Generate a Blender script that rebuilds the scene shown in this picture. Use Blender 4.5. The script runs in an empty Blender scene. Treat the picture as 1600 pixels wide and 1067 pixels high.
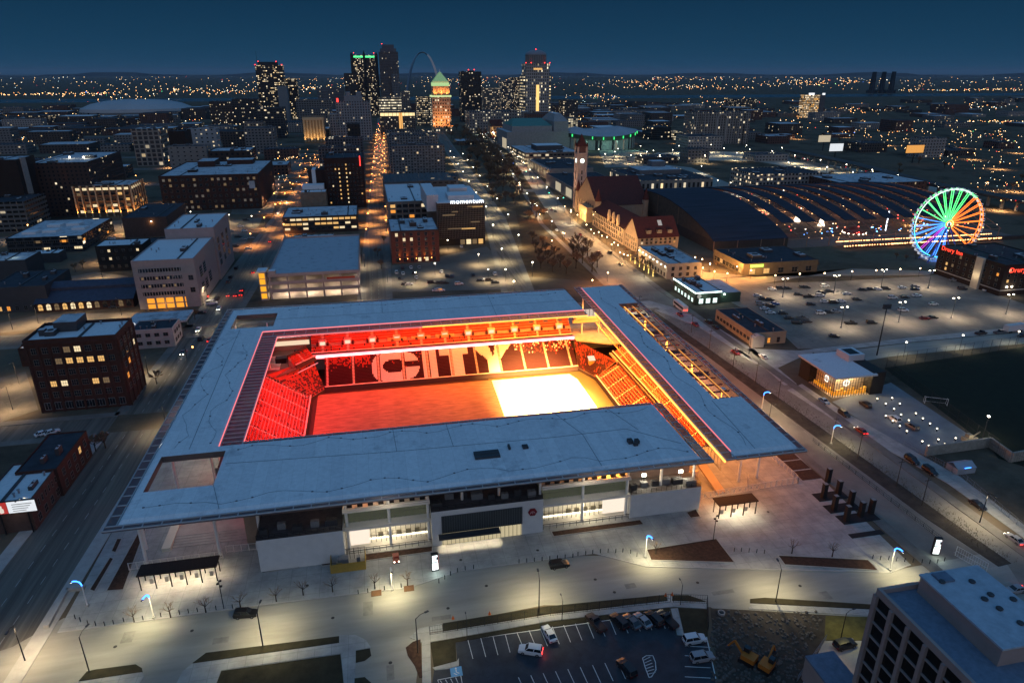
import bpy, bmesh, math, random
from mathutils import Vector, Matrix
RN = random.Random(11)
SC = bpy.context.scene
COL = SC.collection
# ------------------------------------------------------------------ camera, sky, exposure
CAMP = (58.8, -130.4, 105.0); PITCH = math.radians(21.45); YAW = math.radians(11.6); FPX = 1067.0
cam = bpy.data.objects.new('camera', bpy.data.cameras.new('camera'))
COL.objects.link(cam); SC.camera = cam
cam.location = CAMP
cam.rotation_euler = (math.pi/2-PITCH, 0, -YAW)
cam.data.lens = 36*FPX/1600; cam.data.sensor_width = 36
cam.data.clip_start = 1; cam.data.clip_end = 200000
SC.view_settings.view_transform = 'Standard'; SC.view_settings.look = 'None'
SC.view_settings.exposure = 0.06; SC.view_settings.gamma = 1
W = bpy.data.worlds.new('World'); SC.world = W; W.use_nodes = True
def world():
    nt = W.node_tree; nt.nodes.clear(); N = nt.nodes.new; L = nt.links.new
    out = N('ShaderNodeOutputWorld'); bg = N('ShaderNodeBackground'); L(bg.outputs[0], out.inputs[0])
    tc = N('ShaderNodeTexCoord'); sep = N('ShaderNodeSeparateXYZ'); L(tc.outputs['Generated'], sep.inputs[0])
    # evening gradient seen away from the sunset, and a brighter afterglow behind the camera (-Y)
    r1 = N('ShaderNodeValToRGB'); L(sep.outputs['Z'], r1.inputs[0])
    e = r1.color_ramp.elements
    e[0].position = 0.0; e[0].color = (.0080, .050, .104, 1); e[1].position = 1.0; e[1].color = (.050, .175, .385, 1)
    for p, c in ((.045, (.0058, .038, .082, 1)), (.11, (.0031, .024, .058, 1)), (.28, (.010, .048, .11, 1)), (.6, (.045, .14, .29, 1))):
        k = e.new(p); k.color = c
    r2 = N('ShaderNodeValToRGB'); L(sep.outputs['Z'], r2.inputs[0])
    e = r2.color_ramp.elements
    e[0].position = 0.0; e[0].color = (.58, .43, .36, 1); e[1].position = 1.0; e[1].color = (.050, .175, .385, 1)
    k = e.new(.3); k.color = (.20, .27, .38, 1)
    m = N('ShaderNodeMath'); m.operation = 'MULTIPLY_ADD'; L(sep.outputs['Y'], m.inputs[0]); m.inputs[1].default_value = -1.2; m.inputs[2].default_value = .1; m.use_clamp = True
    mx = N('ShaderNodeMix'); mx.data_type = 'RGBA'; L(m.outputs[0], mx.inputs[0]); L(r1.outputs[0], mx.inputs[6]); L(r2.outputs[0], mx.inputs[7])
    L(mx.outputs[2], bg.inputs[0]); bg.inputs[1].default_value = 1.06
world()
sun = bpy.data.objects.new('sun', bpy.data.lights.new('sun', 'SUN')); COL.objects.link(sun)
sun.data.energy = 0.03; sun.data.angle = math.radians(40); sun.data.color = (.8, .82, 1)
sun.rotation_euler = (math.radians(60), 0, math.radians(-10))   # last glow of the set sun, from behind the camera
CY = SC.cycles
CY.max_bounces = 4; CY.diffuse_bounces = 2; CY.glossy_bounces = 2; CY.transmission_bounces = 2; CY.transparent_max_bounces = 4; CY.volume_bounces = 0
CY.sample_clamp_indirect = 2.0; CY.caustics_reflective = False; CY.caustics_refractive = False
CY.use_light_tree = True
# ------------------------------------------------------------------ picture point <-> place (used only to read positions off the ground plan)
_c, _s = math.cos(PITCH), math.sin(PITCH); _cy, _sy = math.cos(YAW), math.sin(YAW)
def at(px, py, z=0.0):
    u = (px-800)/FPX; v = (533.5-py)/FPX
    x, y, k = u, _c+v*_s, -_s+v*_c
    t = (z-CAMP[2])/k; x *= t; y *= t
    return (CAMP[0]+x*_cy+y*_sy, CAMP[1]-x*_sy+y*_cy)
def pr(x, y, z=0.0):
    dx, dy = x-CAMP[0], y-CAMP[1]
    a = dx*_cy-dy*_sy; b = dx*_sy+dy*_cy
    f = b*_c-(z-CAMP[2])*_s; up = b*_s+(z-CAMP[2])*_c
    if f < .1: return (-9999, -9999)
    return (800+FPX*a/f, 533.5-FPX*up/f)
def height(base, ty):
    x, y = at(*base); lo, hi = 0., 400.
    for _ in range(40):
        m = (lo+hi)/2
        if pr(x, y, m)[1] > ty: lo = m
        else: hi = m
    return lo
def site(c, by=None, t=None, r=None, f=None, w=None, d=None):
    "footprint x0,x1,y0,y1 and height from the near left roof corner"
    lo, hi = 0., 400.
    if t is not None:
        hi = 104.5 if c[1] > 115 else 400.
        if c[1] < 114.5: lo = 105.5
        for _ in range(60):
            m = (lo+hi)/2; yy = at(c[0], c[1], m)[1]
            if (yy > t) == (c[1] > 114.5): lo = m
            else: hi = m
    else:
        hi = 104.
        for _ in range(60):
            m = (lo+hi)/2; p = at(c[0], c[1], m)
            if pr(p[0], p[1], 0)[1] > by: hi = m
            else: lo = m
    h = lo; x0, y0 = at(c[0], c[1], h)
    x1 = at(r[0], r[1], h)[0] if r else x0+w
    y1 = at(f[0], f[1], h)[1] if f else y0+d
    return (x0, x1, y0, y1, h)
# ------------------------------------------------------------------ materials
MATS = {}
def nodes(name):
    m = bpy.data.materials.new(name); m.use_nodes = True
    b = m.node_tree.nodes['Principled BSDF']; MATS[name] = m
    return m, m.node_tree, b
def colr(m, b, c, tc, joint, crack):
    "joints between slabs or sheets and fine cracks, multiplied into the colour"
    N = m.node_tree.nodes.new; L = m.node_tree.links.new
    if joint:
        br = N('ShaderNodeTexBrick'); br.offset = joint[4] if len(joint) > 4 else 0; br.inputs['Scale'].default_value = 1; br.inputs['Brick Width'].default_value = joint[0]; br.inputs['Row Height'].default_value = joint[1]; br.inputs['Mortar Size'].default_value = joint[2]; br.inputs['Mortar Smooth'].default_value = .3
        k = joint[3]; br.inputs['Color1'].default_value = (1, 1, 1, 1); br.inputs['Color2'].default_value = (.90, .90, .91, 1); br.inputs['Mortar'].default_value = (k, k, k, 1); L(tc.outputs['Object'], br.inputs['Vector'])
        mu = N('ShaderNodeVectorMath'); mu.operation = 'MULTIPLY'; L(c, mu.inputs[0]); L(br.outputs['Color'], mu.inputs[1]); c = mu.outputs[0]
    if crack:
        vo = N('ShaderNodeTexVoronoi'); vo.feature = 'DISTANCE_TO_EDGE'; vo.inputs['Scale'].default_value = crack
        no = N('ShaderNodeTexNoise'); no.inputs['Scale'].default_value = crack*3; no.inputs['Detail'].default_value = 6; L(tc.outputs['Object'], no.inputs['Vector'])
        ad = N('ShaderNodeVectorMath'); ad.operation = 'MULTIPLY_ADD'; L(no.outputs['Color'], ad.inputs[0]); ad.inputs[1].default_value = (1.2/crack*.4,)*3; L(tc.outputs['Object'], ad.inputs[2]); L(ad.outputs[0], vo.inputs['Vector'])
        mr = N('ShaderNodeMapRange'); L(vo.outputs['Distance'], mr.inputs[0]); mr.inputs[2].default_value = .012; mr.inputs[3].default_value = .72; mr.inputs[4].default_value = 1
        mu = N('ShaderNodeVectorMath'); mu.operation = 'SCALE'; L(c, mu.inputs[0]); L(mr.outputs[0], mu.inputs['Scale']); c = mu.outputs[0]
    L(c, b.inputs['Base Color'])
def M(name, col, rough=.8, metal=0., var=.25, scale=.4, emit=None, es=0., sample=True, spec=.3, bump=0., stretch=None, joint=None, crack=0.):
    if name in MATS: return MATS[name]
    m, nt, b = nodes(name); N = nt.nodes.new; L = nt.links.new
    b.inputs['Roughness'].default_value = rough; b.inputs['Metallic'].default_value = metal
    b.inputs['Specular IOR Level'].default_value = spec
    b.inputs['Base Color'].default_value = (*col, 1)
    if var > 0:
        tc = N('ShaderNodeTexCoord'); n = N('ShaderNodeTexNoise'); n.inputs['Scale'].default_value = scale; n.inputs['Detail'].default_value = 8; n.inputs['Roughness'].default_value = .65
        if stretch:
            mp = N('ShaderNodeMapping'); mp.inputs['Scale'].default_value = stretch; L(tc.outputs['Object'], mp.inputs[0]); L(mp.outputs[0], n.inputs['Vector'])
        else: L(tc.outputs['Object'], n.inputs['Vector'])
        mr = N('ShaderNodeMapRange'); L(n.outputs['Fac'], mr.inputs[0]); mr.inputs[1].default_value = .25; mr.inputs[2].default_value = .75
        mr.inputs[3].default_value = 1-var; mr.inputs[4].default_value = 1+var
        v = N('ShaderNodeVectorMath'); v.operation = 'SCALE'; v.inputs[0].default_value = col; L(mr.outputs[0], v.inputs['Scale'])
        colr(m, b, v.outputs[0], tc, joint, crack)
        if bump:
            bp = N('ShaderNodeBump'); bp.inputs['Strength'].default_value = bump; L(n.outputs['Fac'], bp.inputs['Height']); L(bp.outputs[0], b.inputs['Normal'])
    if emit:
        b.inputs['Emission Color'].default_value = (*emit, 1); b.inputs['Emission Strength'].default_value = es
        if not sample: m.cycles.emission_sampling = 'NONE'
    return m
def facade(name, wall, bay=3., floor=3.4, ww=.55, wh=.55, lit=.12, litcol=(1., .72, .38), es=1.2, glass=(.012, .016, .022), rowbias=0., var=.2):
    "wall with a grid of windows in metres of wall (UV), some of them lit"
    if name in MATS: return MATS[name]
    m, nt, b = nodes(name); N = nt.nodes.new; L = nt.links.new
    uv = N('ShaderNodeUVMap'); sp = N('ShaderNodeSeparateXYZ'); L(uv.outputs[0], sp.inputs[0])
    def mth(op, a, c=None, cl=False):
        n = N('ShaderNodeMath'); n.operation = op; n.use_clamp = cl
        for i, q in enumerate((a, c)):
            if q is None: continue
            if isinstance(q, (int, float)): n.inputs[i].default_value = q
            else: L(q, n.inputs[i])
        return n.outputs[0]
    u = mth('DIVIDE', sp.outputs[0], bay); v = mth('DIVIDE', sp.outputs[1], floor)
    fu, fv = mth('FRACT', u), mth('FRACT', v)
    iu, iv = mth('FLOOR', u), mth('FLOOR', v)
    inx = mth('LESS_THAN', mth('ABSOLUTE', mth('SUBTRACT', fu, .5)), ww/2)
    iny = mth('LESS_THAN', mth('ABSOLUTE', mth('SUBTRACT', fv, .52)), wh/2)
    win = mth('MULTIPLY', inx, iny)
    oi = N('ShaderNodeObjectInfo')
    cb = N('ShaderNodeCombineXYZ'); L(iu, cb.inputs[0]); L(iv, cb.inputs[1]); L(mth('MULTIPLY', oi.outputs['Random'], 97.), cb.inputs[2])
    wn = N('ShaderNodeTexWhiteNoise'); L(cb.outputs[0], wn.inputs['Vector'])
    cb2 = N('ShaderNodeCombineXYZ'); L(iv, cb2.inputs[1]); L(mth('FLOOR', mth('DIVIDE', iu, 4.)), cb2.inputs[0]); L(mth('MULTIPLY', oi.outputs['Random'], 31.), cb2.inputs[2])
    wn2 = N('ShaderNodeTexWhiteNoise'); L(cb2.outputs[0], wn2.inputs['Vector'])
    r = mth('ADD', mth('MULTIPLY', wn.outputs['Value'], 1-rowbias), mth('MULTIPLY', wn2.outputs['Value'], rowbias))
    # threshold calibrated so that roughly 'lit' of the windows glow
    on = mth('LESS_THAN', r, lit if rowbias == 0 else lit*(1-.35*rowbias)+.08*rowbias)
    sw = N('ShaderNodeSeparateColor'); L(wn.outputs['Color'], sw.inputs[0])
    amp = mth('ADD', mth('MULTIPLY', mth('POWER', sw.outputs[1], 2.), 1.2), .25)
    e = mth('MULTIPLY', mth('MULTIPLY', win, on), mth('MULTIPLY', amp, es))
    tc = N('ShaderNodeTexCoord'); no = N('ShaderNodeTexNoise'); no.inputs['Scale'].default_value = .35; no.inputs['Detail'].default_value = 6; L(tc.outputs['Object'], no.inputs['Vector'])
    mr = N('ShaderNodeMapRange'); L(no.outputs['Fac'], mr.inputs[0]); mr.inputs[3].default_value = 1-var; mr.inputs[4].default_value = 1+var
    vs = N('ShaderNodeVectorMath'); vs.operation = 'SCALE'; vs.inputs[0].default_value = wall; L(mr.outputs[0], vs.inputs['Scale'])
    mx = N('ShaderNodeMix'); mx.data_type = 'RGBA'; L(win, mx.inputs[0]); L(vs.outputs[0], mx.inputs[6]); mx.inputs[7].default_value = (*glass, 1)
    L(mx.outputs[2], b.inputs['Base Color'])
    mc = N('ShaderNodeMix'); mc.data_type = 'RGBA'; L(sw.outputs[2], mc.inputs[0]); mc.inputs[6].default_value = (*litcol, 1); mc.inputs[7].default_value = (1, .86, .62, 1)
    L(mc.outputs[2], b.inputs['Emission Color']); L(e, b.inputs['Emission Strength'])
    L(mth('SUBTRACT', .85, mth('MULTIPLY', win, .65)), b.inputs['Roughness'])
    m.cycles.emission_sampling = 'NONE'
    return m
def E(name, col, es, sample=False): return M(name, (.02, .02, .02), var=0, emit=col, es=es, sample=sample)
def roofmat(name, col, dark=(.03, .035, .04), stain=.55, scale=.12, joint=None):
    if name in MATS: return MATS[name]
    m, nt, b = nodes(name); N = nt.nodes.new; L = nt.links.new
    tc = N('ShaderNodeTexCoord')
    n = N('ShaderNodeTexNoise'); n.inputs['Scale'].default_value = scale; n.inputs['Detail'].default_value = 9; n.inputs['Roughness'].default_value = .7; L(tc.outputs['Object'], n.inputs['Vector'])
    r = N('ShaderNodeValToRGB'); L(n.outputs['Fac'], r.inputs[0]); e = r.color_ramp.elements
    e[0].position = stain-.22; e[0].color = (*dark, 1); e[1].position = stain; e[1].color = (*col, 1)
    n2 = N('ShaderNodeTexNoise'); n2.inputs['Scale'].default_value = scale*14; n2.inputs['Detail'].default_value = 5; L(tc.outputs['Object'], n2.inputs['Vector'])
    mr = N('ShaderNodeMapRange'); L(n2.outputs['Fac'], mr.inputs[0]); mr.inputs[3].default_value = .78; mr.inputs[4].default_value = 1.16
    vs = N('ShaderNodeVectorMath'); vs.operation = 'SCALE'; L(r.outputs[0], vs.inputs[0]); L(mr.outputs[0], vs.inputs['Scale'])
    colr(m, b, vs.outputs[0], tc, joint, 0); b.inputs['Roughness'].default_value = .75; b.inputs['Specular IOR Level'].default_value = .25
    return m
SNOW = roofmat('snowy_membrane', (.66, .68, .70), (.12, .13, .14), .40)
SNOWP = roofmat('patchy_snow_roof', (.50, .52, .55), (.045, .05, .06), .50, .2)
STAD = roofmat('stadium_membrane', (.74, .75, .76), (.25, .27, .30), .42, .07, (2.9, 21, .045, .80, .5))
TAR = M('tar_roof', (.035, .04, .05), .9, var=.5, scale=.3)
CONC = M('concrete', (.36, .35, .33), .85, var=.22, scale=.25)
PLAZA = M('plaza_concrete', (.34, .34, .325), .8, var=.34, scale=.22, joint=(3.2, 3.2, .07, .74))
ASPH = M('asphalt', (.05, .05, .052), .8, var=.35, scale=.15)
DUSTY = M('salted_road', (.28, .27, .24), .85, var=.26, scale=1., stretch=(.035, .22, 1))
ROADM = M('worn_road', (.12, .108, .092), .8, var=.75, scale=1., stretch=(.55, .012, 1))
MULCH = M('mulch', (.055, .028, .018), .95, var=.6, scale=1.5)
LAWN = M('winter_lawn', (.035, .030, .016), .95, var=.5, scale=.4)
DIRT = M('dirt', (.05, .042, .034), .95, var=.6, scale=.3)
WHITE = M('white_paint', (.75, .75, .73), .5, var=.05)
LINE = M('road_paint', (.62, .62, .60), .7, var=.3, scale=.8)
BLACK = M('black_metal', (.015, .015, .017), .45, var=.1)
STEEL = M('galvanised_steel', (.30, .31, .33), .4, metal=.7, var=.15)
DGREY = M('dark_grey', (.05, .052, .058), .6, var=.2)
GLASS = M('dark_glass', (.012, .016, .022), .08, var=0, spec=.6)
BRICK = M('red_brick', (.08, .05, .043), .9, var=.3, scale=.8)
DBRICK = M('dark_brick', (.055, .026, .02), .9, var=.3, scale=.8)
STONE = M('pale_stone', (.34, .31, .29), .85, var=.2, scale=.4)
LITW = E('lit_window_warm', (1, .56, .18), .85); LITC = E('lit_window_white', (1, .78, .46), 1.0); LITO = E('lit_window_orange', (1, .36, .05), 1.0); LITD = E('lit_window_dim', (.55, .36, .18), .3)
BULB_W = E('lamp_glow_white', (1, .88, .66), 12); BULB_O = E('lamp_glow_orange', (1, .40, .10), 12); BULB_C = E('lamp_glow_cool', (.80, 1, .85), 22)
RED = E('red_light', (1, .03, .02), 8); BLUE = E('blue_glow', (.04, .22, 1), 5); GREEN = E('green_glow', (.06, 1, .25), 1.2)
# ------------------------------------------------------------------ mesh builder
class MB:
    def __init__(s): s.v = []; s.f = []; s.m = []; s.uv = []
    def face(s, pts, mi=0, uv=None):
        i = len(s.v); s.v += [tuple(p) for p in pts]; s.f.append(tuple(range(i, i+len(pts)))); s.m.append(mi)
        s.uv.append(uv or [(p[0], p[1]) for p in pts])
    def box(s, x0, x1, y0, y1, z0, z1, mi=0, top=None, skip=''):
        if x0 > x1: x0, x1 = x1, x0
        if y0 > y1: y0, y1 = y1, y0
        t = mi if top is None else top
        def wall(a, b, o):
            L = math.hypot(b[0]-a[0], b[1]-a[1])
            s.face([(*a, z0), (*b, z0), (*b, z1), (*a, z1)], mi, [(o, z0), (o+L, z0), (o+L, z1), (o, z1)])
        if 'f' not in skip: wall((x0, y0), (x1, y0), 0)
        if 'r' not in skip: wall((x1, y0), (x1, y1), 200)
        if 'b' not in skip: wall((x1, y1), (x0, y1), 400)
        if 'l' not in skip: wall((x0, y1), (x0, y0), 600)
        if 't' not in skip: s.face([(x0, y0, z1), (x1, y0, z1), (x1, y1, z1), (x0, y1, z1)], t)
        if 'd' not in skip: s.face([(x0, y1, z0), (x1, y1, z0), (x1, y0, z0), (x0, y0, z0)], mi)
        return s
    def prism(s, pts, z0, z1, mi=0, top=None):
        A = sum(pts[i][0]*pts[(i+1) % len(pts)][1]-pts[(i+1) % len(pts)][0]*pts[i][1] for i in range(len(pts)))
        if A < 0: pts = pts[::-1]
        n = len(pts); o = 0
        if z1 > z0:
            for i in range(n):
                a, b = pts[i], pts[(i+1) % n]; L = math.hypot(b[0]-a[0], b[1]-a[1])
                s.face([(*a, z0), (*b, z0), (*b, z1), (*a, z1)], mi, [(o, z0), (o+L, z0), (o+L, z1), (o, z1)]); o += L
        s.face([(*p, z1) for p in pts], mi if top is None else top)
        return s
    def tube(s, p, q, r0, r1=None, n=6, mi=0, cap=True):
        r1 = r0 if r1 is None else r1
        p, q = Vector(p), Vector(q); d = (q-p)
        if d.length < 1e-6: return s
        d.normalize(); a = d.orthogonal().normalized(); b = d.cross(a)
        A = [p+(a*math.cos(2*math.pi*i/n)+b*math.sin(2*math.pi*i/n))*r0 for i in range(n)]
        B = [q+(a*math.cos(2*math.pi*i/n)+b*math.sin(2*math.pi*i/n))*r1 for i in range(n)]
        for i in range(n):
            j = (i+1) % n; s.face([A[i], A[j], B[j], B[i]], mi)
        if cap: s.face(B, mi); s.face(A[::-1], mi)
        return s
    def bar(s, p, q, w, h, mi=0):
        "rectangular bar between two points"
        p, q = Vector(p), Vector(q); d = (q-p).normalized()
        sd = d.cross(Vector((0, 0, 1)))
        sd = sd.normalized() if sd.length > 1e-4 else Vector((1, 0, 0))
        up = sd.cross(d).normalized()
        c = [sd*w/2+up*h/2, -sd*w/2+up*h/2, -sd*w/2-up*h/2, sd*w/2-up*h/2]
        A = [p+k for k in c]; B = [q+k for k in c]
        for i in range(4):
            j = (i+1) % 4; s.face([A[i], B[i], B[j], A[j]], mi)
        s.face(A, mi); s.face(B[::-1], mi)
        return s
    def lathe(s, prof, n=12, c=(0, 0), mi=0):
        for (r0, z0), (r1, z1) in zip(prof, prof[1:]):
            for i in range(n):
                a, b = 2*math.pi*i/n, 2*math.pi*(i+1)/n
                P = [(c[0]+r0*math.cos(a), c[1]+r0*math.sin(a), z0), (c[0]+r0*math.cos(b), c[1]+r0*math.sin(b), z0), (c[0]+r1*math.cos(b), c[1]+r1*math.sin(b), z1), (c[0]+r1*math.cos(a), c[1]+r1*math.sin(a), z1)]
                if r1 < 1e-4: P = P[:3]
                elif r0 < 1e-4: P = [P[0], P[2], P[3]]
                s.face(P, mi)
        return s
    def cells(s, xs, ys, fill, z0, z1, mi=0, top=None):
        "plate made of a grid of cells, walls only at its edges"
        nx, ny = len(xs)-1, len(ys)-1
        F = [[0 <= i < nx and 0 <= j < ny and fill((xs[i]+xs[i+1])/2, (ys[j]+ys[j+1])/2) for j in range(ny)] for i in range(nx)]
        g = lambda i, j: 0 <= i < nx and 0 <= j < ny and F[i][j]
        for i in range(nx):
            for j in range(ny):
                if not F[i][j]: continue
                sk = ''
                if g(i, j-1): sk += 'f'
                if g(i, j+1): sk += 'b'
                if g(i-1, j): sk += 'l'
                if g(i+1, j): sk += 'r'
                s.box(xs[i], xs[i+1], ys[j], ys[j+1], z0, z1, mi, top, sk)
        return s
    def mesh(s, name, mats):
        me = bpy.data.meshes.new(name); me.from_pydata(s.v, [], s.f)
        for m in (mats if isinstance(mats, (list, tuple)) else [mats]): me.materials.append(m)
        me.polygons.foreach_set('material_index', s.m)
        ul = me.uv_layers.new(name='UVMap'); ul.data.foreach_set('uv', [c for f in s.uv for p in f for c in p])
        me.update(); return me
    def build(s, name, mats, parent=None, loc=None, rz=0):
        o = bpy.data.objects.new(name, s.mesh(name, mats)); COL.objects.link(o)
        if parent: o.parent = parent
        if loc: o.location = loc
        if rz: o.rotation_euler = (0, 0, rz)
        return o
def put(name, me, parent=None, loc=(0, 0, 0), rz=0):
    o = bpy.data.objects.new(name, me); COL.objects.link(o); o.location = loc; o.rotation_euler = (0, 0, rz)
    if parent: o.parent = parent
    return o
def tag(o, label=None, cat=None, group=None, kind=None):
    if label: o['label'] = label
    if cat: o['category'] = cat
    if group: o['group'] = group
    if kind: o['kind'] = kind
    return o
def thing(name, label, cat, loc=(0, 0, 0), rz=0, group=None):
    o = bpy.data.objects.new(name, None); COL.objects.link(o); o.empty_display_size = .5
    o.location = loc; o.rotation_euler = (0, 0, rz)
    return tag(o, label, cat, group)
def dup(root, loc, rz=0, swap=None, par=None, scale=None):
    "a copy of a thing with copies of its parts and their sub-parts"
    r = root.copy(); COL.objects.link(r)
    if par is None:
        r.location = loc; r.rotation_euler = (0, 0, rz)
        if scale: r.scale = (scale,)*3
    else: r.parent = par
    if swap and r.type == 'MESH' and r.data.name in swap: r.data = swap[r.data.name]
    for ch in KIDS.get(root.name, []): dup(ch, None, 0, swap, r)
    return r
KIDS = {}
def kids(root):
    L = [o for o in COL.objects if o.parent == root]; KIDS[root.name] = L
    for o in L: kids(o)
    return root
ORD = 'first second third fourth fifth sixth seventh eighth ninth tenth eleventh twelfth thirteenth fourteenth fifteenth sixteenth seventeenth eighteenth nineteenth twentieth'.split()
TENS = {2: 'twenty', 3: 'thirty', 4: 'forty', 5: 'fifty', 6: 'sixty', 7: 'seventy', 8: 'eighty', 9: 'ninety'}
def ordinal(n):
    if n <= 20: return ORD[n-1]
    t, u = divmod(n, 10)
    return TENS[t]+('-'+ORD[u-1] if u else '') if u else TENS[t][:-1]+'ieth'
LATER = {}
def later(o, desc, place, cat, group):
    "label once all of the kind are known: alone, or counted from the left in its place"
    o['category'] = cat; o['group'] = group
    LATER.setdefault((desc, place), []).append(o)
def label_all():
    for (desc, place), L in LATER.items():
        if len(L) == 1: L[0]['label'] = f'{desc} {place}'; continue
        L.sort(key=lambda o: pr(o.location.x, o.location.y, o.location.z)[0])
        for i, o in enumerate(L): o['label'] = f'{ordinal(i+1)} {desc} from the left {place}'
def lamp_light(name, kind, col, energy, parent, loc, angle=150, blend=.6, size=.3, rot=(0, 0, 0), to=None):
    key = (kind, col, energy, angle, blend, size)
    d = LDATA.get(key)
    if d is None:
        d = bpy.data.lights.new(name, kind); d.color = col; d.energy = energy
        if kind == 'SPOT': d.spot_size = math.radians(angle); d.spot_blend = blend
        d.shadow_soft_size = size; LDATA[key] = d
    o = bpy.data.objects.new(name, d); COL.objects.link(o); o.location = loc
    o.rotation_euler = rot if to is None else (Vector(to)-Vector(loc)).to_track_quat('-Z', 'Y').to_euler()
    if parent: o.parent = parent
    return o
LDATA = {}
def flat(name, pts, z, mat, kind='structure', z0=None, label=None, cat=None, side=None):
    mb = MB(); mb.prism(pts, z if z0 is None else z0, z, 1 if side else 0, 0)
    o = mb.build(name, [mat, side] if side else [mat])
    if kind: o['kind'] = kind
    if label: tag(o, label, cat)
    return o
def P(pts, z=0): return [at(x, y, z) for x, y in pts]
def lettering(txt, size, mat, T, loc, rz=0, right=False):
    cu = bpy.data.curves.new('sign_lettering', 'FONT'); cu.body = txt; cu.size = size; cu.extrude = .1; cu.offset = .0; cu.space_character = 1.12; cu.align_x = 'RIGHT' if right else 'LEFT'
    o = bpy.data.objects.new('lettering_source', cu); COL.objects.link(o); bpy.context.view_layer.update()
    me = bpy.data.meshes.new_from_object(o.evaluated_get(bpy.context.evaluated_depsgraph_get())); bpy.data.objects.remove(o); me.materials.clear(); me.materials.append(mat)
    k = put('sign_lettering', me, T, loc); k.rotation_euler = (math.pi/2, 0, rz); return k
FOOT = []   # footprints already taken
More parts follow.
